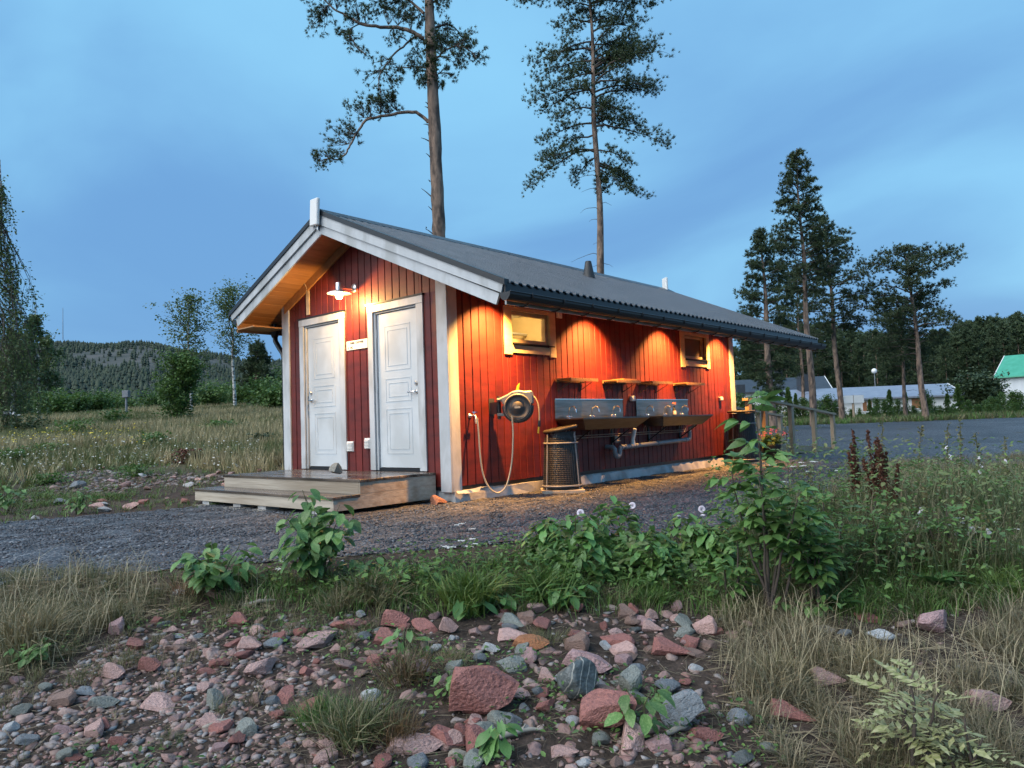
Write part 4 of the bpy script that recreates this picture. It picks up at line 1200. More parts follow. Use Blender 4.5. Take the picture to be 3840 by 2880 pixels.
def tufts(name, P, D, length, tmpl, m, parent, g):
    P, D = np.array(P), np.array(D)
    D = D + g.standard_normal(D.shape) * .35
    mats = frame_to(D) * (length * g.uniform(.7, 1.25, len(P)))[:, None, None]
    me = scatter_mesh(name, tmpl[0], tmpl[1], P, mats, g.uniform(0, 1, len(P)))
    return link(name, me, m, parent)
UPV = np.array([0, 0, 1.])
R3 = np.array([RH[0], RH[1], 0]); F3 = np.array([FH[0], FH[1], 0])

# ---- the tall pine right behind the roof, limb by limb
def pine_near():
    g = np.random.default_rng(21); D0 = 20.0
    def q(x, y, dd=0.0): return atS(1100 + x * .5425, 0 + y * .5425, D0 + dd)
    base = q(1085, 2900); base[2] = H(base[0], base[1]) - .1
    r = empty('pine_tree', tuple(base)); O = base
    tag(r, 'tall bare-trunked pine directly behind the near roof ridge', 'tree', 'tall pines behind the building')
    tk = [base, q(1030, 1900), q(1010, 1650), q(985, 1100), q(958, 500), q(938, 0), q(925, -400), q(915, -900), q(910, -1300)]
    rad = [.20, .178, .172, .165, .145, .120, .105, .07, .02]
    path = []; rr = []
    for i in range(len(tk) - 1):
        for t in np.linspace(0, 1, 9)[:-1]:
            path.append(tk[i] + (tk[i + 1] - tk[i]) * t - O); rr.append(rad[i] + (rad[i + 1] - rad[i]) * t)
    trunk_mesh(path, rr, 18, .09, 3).build('trunk', M['bark'], r)
    limbs = [([(935, 840), (850, 782), (740, 778), (640, 800), (500, 830), (440, 920), (400, 990), (370, 1050), (320, 1100), (250, 1095), (190, 1115)], .050, -.3),
             ([(905, 265), (830, 225), (720, 190), (600, 185), (480, 170), (390, 120), (300, 75), (230, 10), (170, -40)], .062, -.5),
             ([(860, 240), (780, 310), (700, 372), (650, 440), (600, 510), (590, 590), (610, 650)], .030, -.9),
             ([(900, 90), (820, 20), (740, -30), (640, -90)], .045, .5),
             ([(975, 425), (1020, 370), (1100, 325), (1200, 335), (1265, 400)], .035, -.4),
             ([(960, 200), (1040, 170), (1110, 190), (1170, 260)], .030, .6),
             ([(925, 470), (840, 458), (760, 470), (690, 465)], .022, .4),
             ([(985, 540), (1030, 500), (1090, 525)], .016, -.3),
             ([(500, 170), (420, 180), (390, 250), (440, 330), (500, 370)], .018, -.7),
             ([(945, 20), (1010, -10), (1060, -80), (1130, -120)], .03, .3),
             ([(910, -200), (780, -260), (600, -230), (420, -300)], .05, -.2),
             ([(920, -300), (1080, -330), (1200, -420)], .04, .4)]
    lp = []
    for pts, r0, dep in limbs:
        n = len(pts)
        P = [q(x, y, dep * (i / (n - 1))) - O for i, (x, y) in enumerate(pts)]
        P = smooth_path(P, 4)
        P = [p + g.standard_normal(3) * .012 for p in P]
        MB().tube(P, list(np.linspace(r0, .012, len(P))), 7).build('limb', M['bark' if r0 > .04 else 'barkdark'], r)
        lp += [(p, dep) for p in P]
    LP = np.array([p for p, _ in lp])
    cl = [(430, 720, 60), (520, 765, 75), (620, 705, 70), (690, 690, 45), (345, 870, 70), (300, 960, 65), (420, 920, 55), (230, 1110, 75), (290, 1125, 45), (165, 1105, 40), (340, 1060, 30), (560, 700, 45),
          (130, 40, 50), (215, 100, 70), (160, 190, 55), (330, 40, 60), (420, 95, 75), (520, 135, 55), (325, 235, 45), (395, 255, 45), (430, 310, 60), (495, 375, 40), (265, 40, 55), (450, 40, 45), (180, 150, 50), (410, 190, 30), (690, 250, 60), (740, 285, 30),
          (605, 480, 50), (680, 530, 65), (700, 600, 50), (560, 595, 40), (590, 655, 50), (640, 700, 55), (700, 700, 35),
          (650, 90, 50), (745, 105, 60), (630, 30, 50), (705, 20, 60), (780, 60, 45), (830, 110, 40), (820, 160, 45), (870, 60, 40), (660, 10, 40),
          (1050, 125, 65), (1105, 230, 85), (1155, 300, 80), (1185, 380, 75), (1262, 400, 50), (1040, 330, 65), (1070, 450, 55), (1095, 525, 30), (1020, 500, 50), (1010, 40, 50), (1000, 210, 60), (1030, 260, 60), (1130, 430, 50), (1240, 340, 40), (990, 300, 50),
          (800, 430, 50), (860, 475, 60), (890, 525, 50), (905, 585, 35), (720, 480, 25), (840, 380, 35), (860, 300, 45), (950, 450, 45), (945, 330, 45), (940, 520, 40), (965, 580, 35), (1020, 580, 25),
          (780, -60, 90), (600, -60, 90), (400, -80, 90), (250, -100, 90), (1050, -60, 90), (1100, -150, 100), (900, -150, 90), (700, -220, 120), (500, -260, 120), (1100, -330, 120), (900, -420, 130), (800, -600, 150), (1000, -620, 150), (900, -900, 130), (880, -1150, 90)]
    P = []; D = []; tw = MB()
    for x, y, rad_ in cl:
        c0 = q(x, y, 0) - O
        k = np.argmin(((LP - c0) ** 2).sum(1)); dep = lp[k][1] * .8
        c = c0 + F3 * (dep * .6 + g.uniform(-.25, .25))
        rm = rad_ * .5425 / FPX * D0
        anchor = LP[k]
        nb = max(4, int(rad_ / 7))
        for j in range(nb):
            e_ = c + g.standard_normal(3) * rm * np.array([.62, .62, .50])
            m_ = (anchor + e_) / 2 + g.standard_normal(3) * rm * .2
            tw.tube([anchor + (c - anchor) * .15, m_, e_], [.010, .007, .004], 4, False)
            for _ in range(int(4 + rad_ * .045)):
                p = e_ + g.standard_normal(3) * rm * .23
                P.append(p); D.append((p - anchor) * .8 + UPV * .25 * rm + g.standard_normal(3) * .3 * rm)
    tw.build('twig_mass', M['barkdark'], r)['kind'] = 'stuff'
    tufts('crown', P, D, .105, TUFT_NEAR, M['needle'], r, g)
    for (x, y, x2, y2) in [(930, 720, 912, 705), (930, 745, 908, 738), (935, 865, 900, 858), (938, 975, 882, 952), (940, 950, 930, 910), (945, 1085, 917, 1060), (955, 1190, 972, 1232), (945, 1255, 933, 1243), (955, 1360, 885, 1302), (970, 1465, 932, 1425), (968, 1620, 912, 1580), (920, 1575, 915, 1570)]:
        MB().tube([q(x, y) - O, q((x + x2) / 2, (y + y2) / 2 - 3, -.05) - O, q(x2, y2, -.1) - O], [.018, .012, .006], 5).build('dead_stub', M['barkdark'], r)
pine_near()

# ---- second tall pine, further right
def pine_layers(name, base, lean, height, branches, seed, D0, tlen, tmpl, label, group, r0, scale_q=None, extra=0, m='needle', deads=(), tuft_gain=1.0):
    """branches: (height on trunk, side reach, drop at the tip) in metres; side + right, - left"""
    g = np.random.default_rng(seed)
    r = empty(name, tuple(base)); tag(r, label, 'tree', group)
    def tp(h): return UPV * h + R3 * lean * h / height + R3 * .05 * math.sin(h * .9 + seed)
    hs_ = np.linspace(-.15, height, 26)
    trunk_mesh([tp(h) for h in hs_], [max(r0 * (1 - (max(h, 0) / height) ** 1.3 * .93), .012) for h in hs_], 12, .07, seed).build('trunk', M['bark'], r)
    P = []; D = []; tw = MB()
    full = list(branches)
    for _ in range(extra):
        h, rch, dr = branches[g.integers(len(branches))]
        full.append((h + g.uniform(-.4, .4), rch * g.uniform(.5, .95), dr + g.uniform(-.2, .2), g.uniform(-1, 1) * 2.2))
    for br in full:
        h, rch, dr = br[:3]
        az = br[3] if len(br) > 3 else g.uniform(-.45, .45)
        if abs(az) > 1.2: rch = rch * .8
        o = tp(h)
        tip = o + R3 * rch * math.cos(az if abs(az) < 1.2 else az * .6) + F3 * abs(rch) * math.sin(az) + UPV * dr
        pts = bend(o, tip, .10, 8, .012, g)
        L_ = abs(rch) + .3
        tw.tube(pts, list(np.linspace(min(.05, .018 + .012 * L_), .006, 8)), 5, False)
        pts = np.array(pts)
        nsub = int(5 + L_ * 4.2)
        for j in range(nsub):
            t = .22 + .80 * (j + g.random()) / nsub
            k = min(int(t * 7), 6); c = pts[k] + (pts[min(k + 1, 7)] - pts[k]) * (t * 7 - k)
            dirb = (tip - o) / np.linalg.norm(tip - o)
            sd = np.cross(dirb, UPV); sd /= np.linalg.norm(sd) + 1e-9
            w_ = L_ * .30 * (1.15 - abs(t - .55)) * g.uniform(.4, 1.1)
            e_ = c + sd * w_ * g.choice([-1, 1]) * g.uniform(.3, 1) + dirb * w_ * .6 + UPV * g.uniform(-.1, .22) * L_ * .45
            tw.tube([c, (c + e_) / 2 + g.standard_normal(3) * .03, e_], [.008, .006, .004], 3, False)
            for q_ in range(int((4 + L_ * 1.0) * tuft_gain)):
                u = g.random() ** .6
                p = c + (e_ - c) * u + g.standard_normal(3) * np.array([.09, .09, .075]) * (1 + .25 * L_)
                P.append(p); D.append((e_ - c) * .5 + UPV * .35 + g.standard_normal(3) * .35)
    tw.build('branch_mass', M['barkdark'], r)['kind'] = 'stuff'
    tufts('crown', P, D, tlen, tmpl, M[m], r, g)
    for h, rch in deads:
        o = tp(h)
        MB().tube(bend(o, o + R3 * rch + UPV * (-.15 * abs(rch) + g.uniform(-.1, .1)) + F3 * g.uniform(-.3, .3), .15, 5, .03, g), [.016, .013, .010, .007, .004], 5).build('dead_stub', M['barkdark'], r)
    return r
def q2(x, y, d): return atS(1900 + x * .633, y * .633, d)
D2 = 31.0
b0 = q2(600, 2450, D2); b0[2] = H(b0[0], b0[1])
tx0 = q2(510, 0, D2)
mpx = .633 / FPX * D2                                     # metres for one unit of the enlarged picture
zq = lambda y: q2(540, y, D2)[2] - b0[2]
lean2 = (tx0 - b0) @ R3 / (tx0[2] - b0[2])
HT2 = zq(0) + 4.5
brs = []
for y0, x1, y1 in [(850, 120, 1110), (870, 200, 960), (690, 225, 800), (600, 290, 690), (490, 160, 530), (480, 230, 570), (300, 190, 360), (230, 145, 225), (180, 250, 280), (60, 300, 40), (40, 340, 170), (380, 290, 440), (760, 270, 860), (-40, 330, -60),
                   (710, 985, 840), (690, 830, 690), (590, 750, 620), (950, 850, 1120), (930, 790, 1030), (860, 750, 950), (540, 925, 490), (400, 920, 340), (350, 880, 240), (250, 770, 170), (120, 815, 60), (60, 760, 10), (450, 860, 540), (300, 750, 320), (640, 700, 720), (980, 620, 1090), (-60, 800, -80), (200, 700, 240)]:
    xt = 510 + (y0 / 1650) * 85
    brs.append((zq(y0), (x1 - xt) * mpx, zq(y1) - zq(y0)))
for k in range(14):
    hh = zq(-60) + k * .38
    w_ = max(.4, 3.2 * (1 - k / 14))
    brs += [(hh, w_ * random.uniform(.7, 1), .4), (hh + .15, -w_ * random.uniform(.7, 1), .4)]
pine_layers('pine_tree', b0, lean2 * HT2, HT2, brs, 5, D2, .165, TUFT_NEAR, 'tall slender pine behind the middle of the roof', 'tall pines behind the building', .19, extra=44, tuft_gain=1.6,
            deads=[(zq(1020), -1.0), (zq(985), -.5), (zq(1100), -.7), (zq(1222), -.9), (zq(1290), -.5), (zq(1500), -1.2), (zq(1185), .5), (zq(1555), .5), (zq(1430), -.3), (zq(1570), -.35), (zq(640), .5)])

# ---- pines on the right beyond the yard
def crown_branches(h0, h1, width, n, seed, shape='cone', droop=-.12):
    g = np.random.default_rng(seed); out = []
    for i in range(n):
        t = (i + g.random()) / n
        h = h0 + (h1 - h0) * t
        if shape == 'cone': w = width * (1.05 - t) ** .85 * (.55 + .45 * min(1, t * 6))
        elif shape == 'round': w = width * math.sqrt(max(.03, 1 - (2 * t - .85) ** 2 / 1.35))
        else: w = width * (1.05 - t ** 2.2) * (.4 + .6 * min(1, t * 3))
        w *= g.uniform(.55, 1.1)
        sgn = 1 if i % 2 else -1
        out.append((h, sgn * w, w * (droop + .55 * t + g.uniform(-.1, .1)), g.uniform(-1.15, 1.15)))
    return out
def place(xd, d):
    """foot of a tree seen in column xd at distance d"""
    p = CAM + ray(xd, 900) * d
    p[2] = H(p[0], p[1]); return p
def top_h(xd, yd, d, base):
    return at(xd, yd, d)[2] - base[2]
for xb, xt, yt, d, cb, wd, shp, nb, rad_, sd_, lab in [
        (1757, 1732, 308, 40, .47, 2.45, 'cone', 64, .19, 31, 'tallest spire-shaped pine on the right beyond the gravel yard'),
        (1818, 1790, 455, 46, .42, 2.9, 'tall', 48, .18, 32, 'crooked red-barked pine just right of the tallest spire-shaped pine'),
        (1668, 1650, 487, 37, .16, 1.75, 'tall', 66, .20, 33, 'dense dark pine standing just past the end of the roof'),
        (2000, 1968, 533, 44, .38, 3.0, 'round', 44, .19, 34, 'broad round-topped pine standing apart on the right'),
        (1958, 1948, 640, 50, .42, 2.2, 'round', 34, .14, 35, 'thin pine half hidden behind the broad round-topped pine'),
        (1738, 1725, 585, 58, .30, 2.6, 'tall', 40, .15, 36, 'small pine behind the trunk of the tallest spire-shaped pine')]:
    bp = place(xb, d); ht = top_h(xt, yt, d, bp)
    lean_ = (at(xt, yt, d) - bp) @ R3
    pine_layers('pine_tree', bp, lean_, ht, crown_branches(ht * cb, ht * .985, wd, nb, sd_, shp), sd_, d, .20, TUFT_MID, lab, 'pines beyond the gravel yard', rad_, m='needle', tuft_gain=1.0,
                deads=[(ht * cb * f, s_ * 1.1) for f, s_ in ((.55, 1), (.68, 1), (.75, -1), (.85, 1), (.92, -1))])

# ---- the wood behind: trees of five builds, each tree an object
def copy_tree(o, loc, sc, rz, label, group):
    c = o.copy(); COL.objects.link(c); c.location = loc; c.scale = sc; c.rotation_euler = (0, 0, rz)
    tag(c, label, 'tree', group)
    for ch in o.children:
        k = ch.copy(); COL.objects.link(k); k.parent = c
    return c
protos = []
for k, (shp, wd, cb) in enumerate((('tall', 2.3, .10), ('round', 2.6, .16), ('cone', 2.1, .05), ('tall', 2.0, .18), ('cone', 2.4, .08))):
    g = np.random.default_rng(60 + k)
    r = empty('forest_tree', (0, 0, 0))
    trunk_mesh([UPV * h for h in np.linspace(-.5, 11.8, 8)], list(np.linspace(.17, .02, 8)), 6, .05, k).build('trunk', M['bark'], r)
    P = []; D = []
    for h, w, dr, az in crown_branches(12 * cb, 12.0, wd, 60, 60 + k, shp):
        o = UPV * h; tip = o + np.array([w * math.cos(az), w * math.sin(az), dr])
        for j in range(14):
            t = .2 + .85 * g.random()
            P.append(o + (tip - o) * t + g.standard_normal(3) * np.array([.24, .24, .16])); D.append(tip - o + UPV * .4 + g.standard_normal(3) * .6)
    tufts('crown', P, D, .42, TUFT_FAR, M['needlefar'], r, g)
    protos.append(r)
forest = []
g = np.random.default_rng(77)
SKY_X = [1585, 1640, 1700, 1760, 1840, 1880, 1930, 1985, 2040, 2090, 2130, 2180, 2240, 2300]
SKY_Y = [745, 700, 690, 690, 700, 712, 690, 720, 705, 690, 680, 672, 668, 665]
for row, (d, n, x0, x1, dy) in enumerate(((101, 14, 1880, 2290, 18), (106, 24, 1570, 2290, 22), (122, 32, 1560, 2300, 0), (140, 36, 1540, 2300, 2))):
    for i in range(n):
        xd = x0 + (x1 - x0) * (i + g.uniform(-.35, .35) + .5) / n
        yt = np.interp(xd, SKY_X, SKY_Y) + dy
        yt += abs(g.normal(0, 14))
        forest.append((xd, yt, d * g.uniform(.96, 1.05), row))
used = [False] * 5
for i, (xd, yt, d, row) in enumerate(forest):
    bp = place(xd, d); ht = top_h(xd, yt, d, bp) * 1.0
    s_ = ht / 12.2; w_ = s_ * g.uniform(.85, 1.25)
    k = int(g.integers(5))
    lab = ['dark forest tree of the front row beside the green-roofed house', 'dark forest tree behind the low buildings', 'dark forest tree in the middle rows behind the low buildings', 'dark forest tree in the backmost row of the wood'][row]
    if not used[k]:
        o = protos[k]; o.location = tuple(bp); o.scale = (w_, w_, s_); o.rotation_euler = (0, 0, g.uniform(0, 6)); tag(o, lab, 'tree', 'trees of the wood on the right'); used[k] = True
    else:
        copy_tree(protos[k], tuple(bp), (w_, w_, s_), g.uniform(0, 6.28), lab, 'trees of the wood on the right')

# ---- leafy trees
LEAF_V = np.array([(0, 0, 0), (.42, .35, .06), (0, 1.0, 0), (-.42, .35, .06)]); LEAF_F = np.array([(0, 1, 2), (0, 2, 3)])
M['birchleaf'] = mat('birch_leaves', (.05, .09, .03), None, .55, tint=[(.070, .115, .042), (.11, .165, .058), (.165, .215, .078)], transl=.35)
M['bushleaf'] = mat('bush_leaves', (.05, .09, .03), None, .55, tint=[(.055, .115, .030), (.092, .170, .042), (.14, .225, .058)], transl=.35)
def leaves(name, P, size, m, parent, g, hang=.0, tmpl=(LEAF_V, LEAF_F)):
    P = np.array(P)
    n = len(P)
    mats = rot_euler(g.uniform(-.9, .9, n) - hang, g.uniform(-.7, .7, n), g.uniform(0, 6.28, n)) * (size * g.uniform(.65, 1.3, n))[:, None, None]
    return link(name, scatter_mesh(name, tmpl[0], tmpl[1], P, mats, g.uniform(0, 1, n)), m, parent)
def broadleaf(name, base, height, width, crown0, nbr, nleaf, leaf, label, cat, group=None, seed=0, bark='birchbark', r0=.09, weep=.0, lean=0.0, m='birchleaf', stems=1, up=.75, clump=.16):
    g = np.random.default_rng(seed)
    r = empty(name, tuple(base)); tag(r, label, cat, group)
    P = []; tw = MB()
    for st in range(stems):
        ln = R3 * (lean + g.uniform(-.3, .3) * (stems > 1)) * height + F3 * g.uniform(-.06, .06) * height
        tp = lambda h: UPV * h + ln * (h / height) ** 1.3 + R3 * .03 * height * .2 * math.sin(h * 1.3 + seed)
        hs_ = np.linspace(-.2, height * .96, 14)
        trunk_mesh([tp(max(h, 0)) + UPV * min(h, 0) for h in hs_], [max(.008, r0 * (1 - .93 * max(h, 0) / height)) for h in hs_], 9, .06, seed + st).build('trunk', M[bark], r)
        for i in range(nbr // stems):
            t = (i + g.random()) / (nbr // stems)
            h = height * (crown0 + (1 - crown0) * t * .97)
            az = g.uniform(0, 6.28); ww = width * math.sqrt(max(.04, 1 - (1.7 * t - .62) ** 2)) * g.uniform(.5, 1.1)
            o = tp(h * .93)
            tip = o + R3 * ww * math.cos(az) + F3 * ww * math.sin(az) + UPV * ww * (up * g.uniform(.5, 1.2) - weep * 1.2)
            pts = np.array(bend(o, tip, .10, 6, .03, g))
            tw.tube(pts, list(np.linspace(max(.010, r0 * .22), .004, 6)), 4, False)
            k = int(nleaf / nbr)
            for _ in range(max(1, k // 9)):
                u = .3 + .75 * g.random()
                j = min(int(u * 5), 4); c = pts[j] + (pts[j + 1] - pts[j]) * min(u * 5 - j, 1.2)
                cl_ = c + g.standard_normal(3) * clump * width
                if weep and g.random() < .9:
                    L_ = weep * g.uniform(.3, 1.0)
                    s_ = g.standard_normal(3) * .12
                    tw.tube([c, c + s_ + UPV * -.3 * L_, c + s_ * 1.5 - UPV * L_], [.005, .004, .003], 3, False)
                    for q_ in range(12):
                        v_ = g.random()
                        P.append(c + s_ * (.5 + v_) - UPV * L_ * v_ + g.standard_normal(3) * np.array([.07, .07, .05]))
                else:
                    for q_ in range(9):
                        P.append(cl_ + g.standard_normal(3) * np.array([.55, .55, .4]) * clump * width)
    tw.build('branch_mass', M['barkdark'], r)['kind'] = 'stuff'
    leaves('crown', P, leaf, M[m], r, g, hang=.6 if weep else .2)
    return r
bp = place(-12, 27); broadleaf('birch_tree', bp, top_h(-8, 300, 27, bp), 1.5, .12, 60, 8500, .10, 'tall weeping birch at the left edge of the picture', 'tree', seed=41, r0=.13, weep=2.2, up=.5)
bp = place(28, 43); broadleaf('birch_tree', bp, top_h(20, 690, 43, bp), 1.9, .16, 44, 5200, .13, 'low dense birch below the weeping birch at the left edge', 'tree', seed=42, r0=.12, weep=.5)
bp = place(84, 43); broadleaf('birch_tree', bp, top_h(90, 655, 43, bp), 1.55, .20, 48, 5200, .13, 'round-crowned birch with white trunk, second from the left', 'tree', seed=43, r0=.12, weep=.5)
bp = place(412, 37); broadleaf('birch_tree', bp, top_h(420, 622, 37, bp), 1.15, .26, 46, 3600, .12, 'thin-crowned birch behind the green bush on the meadow', 'tree', seed=44, r0=.09, up=1.2, clump=.2)
bp = place(506, 40); broadleaf('birch_tree', bp, top_h(490, 612, 40, bp), 1.25, .40, 46, 3600, .12, 'forked birch with bare pale trunk nearest the building', 'tree', seed=45, r0=.10, up=1.4, clump=.2)
bp = place(553, 44); ht = top_h(551, 740, 44, bp)
pine_layers('pine_tree', bp, .2, ht, crown_branches(ht * .30, ht * .98, 1.35, 40, 71, 'cone', .05), 71, 44, .20, TUFT_MID, 'young spreading pine close to the left side of the building', None, .10)
bp = place(385, 29); broadleaf('meadow_bush', bp, top_h(385, 760, 29, bp), .72, .04, 50, 8000, .10, 'tall bright green bush standing on the meadow', 'bush', seed=46, r0=.05, bark='barkdark', m='bushleaf', stems=3, up=.8, clump=.24)
BUSH_LAB = ['leafy young bush in the row below the weeping birch', 'leafy young bush right below the round-crowned birch', 'leafy young bush just right of the round-crowned birch', 'leafy young bush left of the square path light', 'leafy young bush directly behind the square path light', 'leafy young bush left of the tall bright green bush', 'leafy young bush just right of the tall bright green bush', 'leafy young bush at the foot of the pale-trunked birch', 'leafy young bush between the pale-trunked birch and the young pine', 'leafy young bush at the foot of the young spreading pine', 'low leafy bush nearest the left corner of the building', 'tall leafy bush half hidden by the left corner of the building']
for i, (xd, yt, d, wd) in enumerate([(30, 860, 46, 1.3), (120, 872, 40, 1.1), (165, 866, 42, .9), (215, 880, 44, .8), (255, 868, 52, 1.3), (335, 862, 50, 1.0), (455, 855, 42, 1.0), (475, 840, 48, 1.2), (530, 850, 44, 1.1), (575, 835, 38, 1.0), (598, 850, 34, .8), (610, 800, 46, 1.2)]):
    bp = place(xd, d)
    broadleaf('young_bush', bp, max(.7, top_h(xd, yt, d, bp)), wd, .03, 26, 2000, .14, BUSH_LAB[i], 'bush', 'young bushes along the far edge of the meadow', seed=500 + i, r0=.03, bark='barkdark', m='bushleaf', stems=2, clump=.26)
# belt of trees at the foot of the hill: dozens of round crowns that run together
g = np.random.default_rng(91)
bproto = []
for k in range(3):
    r = broadleaf('valley_tree', (0, 0, 0), 7.5, 2.2, .12, 26, 2600, .42, 'x', 'tree', seed=90 + k, r0=.10, bark='barkdark', m='birchleaf' if k else 'bushleaf', clump=.22)
    bproto.append(r)
first = [True] * 3
for i in range(54):
    d = g.uniform(72, 150); xd = g.uniform(-60, 640)
    p = place(xd, d); yt = 905 - (d - 60) * .55 + g.normal(0, 10) - 14 * math.sin(xd * .02)
    ht = top_h(xd, yt, d, p)
    if ht < 1.5: ht = 1.5
    s_ = ht / 7.5; w_ = max(s_, .5) * g.uniform(.9, 1.3)
    k = int(g.integers(3))
    lab = 'leafy tree in the belt at the foot of the distant hill'
    if first[k]:
        o = bproto[k]; o.location = tuple(p); o.scale = (w_, w_, s_); tag(o, lab, 'tree', 'trees at the foot of the hill'); first[k] = False
    else: copy_tree(bproto[k], tuple(p), (w_, w_, s_), g.uniform(0, 6.28), lab, 'trees at the foot of the hill')
# ================================================================== stones, grass and plants
def proj(P):
    P = np.asarray(P, float) - CAM
    d = P @ FW
    return (1920 + FPX * (P @ RT) / d) / K, (1440 - FPX * (P @ UP) / d) / K, d
def ppoly(poly, x, y):
    c = np.zeros(np.shape(x), bool); j = len(poly) - 1
    for i in range(len(poly)):
        xi, yi = poly[i]; xj, yj = poly[j]
        with np.errstate(divide='ignore', invalid='ignore'):
            c ^= ((yi > y) != (yj > y)) & (x < (xj - xi) * (y - yi) / (yj - yi + 1e-12) + xi)
        j = i
    return c
def sow(n, d0, d1, g, a0=-.78, a1=.78, pw=1.0):
    """random places on the terrain between two distances; returns points and where they show"""
    d = d0 + (d1 - d0) * g.random(n) ** pw
    s = g.uniform(a0, a1, n) * (d + .8)
    x, y = CAM[0] + RH[0] * s + FH[0] * d, CAM[1] + RH[1] * s + FH[1] * d
    P = np.stack([x, y, H(x, y)], 1)
    u, v, _ = proj(P)
    return P, u, v, s, d
CLR = dict(red=(.32, .135, .115), pink=(.46, .30, .27), blue=(.19, .215, .235), green=(.23, .25, .225), pale=(.47, .49, .50), dark=(.115, .13, .13), orange=(.40, .17, .075), brown=(.25, .165, .135), mauve=(.36, .235, .235), tan=(.36, .32, .26))
CNAME = dict(red='red granite', pink='pinkish granite', blue='blue-grey', green='grey-green', pale='pale grey', dark='dark grey', orange='orange', brown='brownish red', mauve='mauve', tan='tan')
BIG = [(508, 1341, 56, 36, 'red'), (530, 1395, 64, 36, 'pink'), (522, 1417, 44, 22, 'red'), (242, 1356, 50, 42, 'mauve'), (319, 1440, 53, 42, 'red'), (241, 1456, 53, 47, 'pink'), (216, 1523, 66, 31, 'green'), (116, 1515, 75, 33, 'brown'),
       (40, 1537, 47, 28, 'green'), (94, 1487, 31, 22, 'green'), (175, 1499, 53, 14, 'blue'), (50, 1603, 50, 30, 'blue'), (191, 1581, 58, 36, 'pink'), (130, 1584, 50, 25, 'mauve'), (250, 1606, 44, 28, 'red'), (328, 1533, 80, 16, 'pink'),
       (415, 1492, 36, 16, 'pale'), (586, 1517, 36, 25, 'blue'), (447, 1409, 32, 25, 'pink'), (536, 1578, 39, 22, 'blue'), (444, 1455, 44, 16, 'red'), (383, 1405, 30, 21, 'brown'), (380, 1376, 28, 10, 'pale'), (425, 1376, 30, 12, 'blue'),
       (333, 1344, 32, 20, 'red'), (469, 1290, 64, 19, 'brown'), (383, 1281, 25, 16, 'pale'), (597, 1378, 42, 30, 'red'), (361, 1640, 36, 28, 'pink'), (854, 1341, 64, 50, 'red'), (832, 1381, 72, 42, 'red'), (970, 1355, 42, 44, 'pink'),
       (675, 1390, 92, 32, 'pink'), (645, 1365, 36, 22, 'red'), (645, 1383, 32, 17, 'pink'), (786, 1376, 33, 24, 'blue'), (815, 1363, 28, 14, 'green'), (726, 1402, 30, 22, 'pink'), (943, 1401, 26, 18, 'pale'), (837, 1420, 44, 17, 'red'),
       (895, 1627, 117, 30, 'pink'), (995, 1640, 55, 28, 'tan'), (1109, 1562, 39, 44, 'blue'), (1133, 1334, 47, 27, 'brown'), (1104, 1378, 83, 25, 'pink'), (1062, 1403, 42, 25, 'pale'), (1037, 1423, 30, 25, 'blue'),
       (1150, 1394, 86, 32, 'orange'), (1242, 1392, 72, 44, 'brown'), (1330, 1388, 80, 28, 'red'), (1342, 1408, 67, 26, 'pink'), (1447, 1404, 92, 42, 'red'), (1522, 1356, 58, 44, 'pink'), (1492, 1387, 39, 22, 'mauve'), (1353, 1323, 44, 38, 'brown'),
       (1414, 1331, 36, 33, 'pink'), (1185, 1287, 42, 30, 'red'), (1250, 1315, 33, 19, 'red'), (1303, 1352, 22, 25, 'red'), (1408, 1356, 50, 27, 'pink'), (1372, 1363, 30, 15, 'dark'), (1393, 1376, 22, 15, 'pink'), (1275, 1440, 111, 53, 'mauve'),
       (1447, 1487, 58, 33, 'blue'), (1533, 1595, 75, 36, 'red'), (1422, 1615, 64, 38, 'mauve'), (1603, 1556, 53, 26, 'pale'), (1239, 1562, 33, 28, 'pale'), (1178, 1529, 44, 29, 'red'), (1161, 1495, 28, 25, 'blue'),
       (1180, 1462, 42, 36, 'pink'), (1333, 1467, 25, 22, 'pink'), (1237, 1537, 30, 22, 'mauve'), (1266, 1572, 28, 15, 'red'), (1464, 1640, 30, 21, 'pink'), (1214, 1631, 72, 24, 'pink'), (1261, 1651, 36, 18, 'pale'), (1611, 1642, 50, 30, 'dark'),
       (2025, 1348, 86, 57, 'mauve'), (2016, 1281, 58, 30, 'brown'), (1875, 1337, 58, 19, 'red'), (1911, 1376, 72, 24, 'pale'), (1830, 1370, 31, 20, 'blue'), (1789, 1362, 44, 17, 'tan'), (1958, 1354, 50, 26, 'brown'),
       (1791, 1470, 72, 41, 'pink'), (1711, 1548, 92, 35, 'red'), (2153, 1526, 86, 49, 'pink'), (2016, 1642, 58, 35, 'mauve'), (1505, 1232, 32, 44, 'green'), (1620, 1350, 30, 18, 'pink'), (30, 1470, 40, 20, 'mauve'), (150, 1640, 46, 24, 'red'), (470, 1620, 40, 22, 'mauve'), (620, 1610, 34, 20, 'pink'), (690, 1640, 40, 20, 'red')]
ORD = ['leftmost', 'second', 'third', 'fourth', 'fifth', 'sixth', 'seventh', 'eighth', 'ninth', 'tenth', 'eleventh', 'twelfth', 'thirteenth']
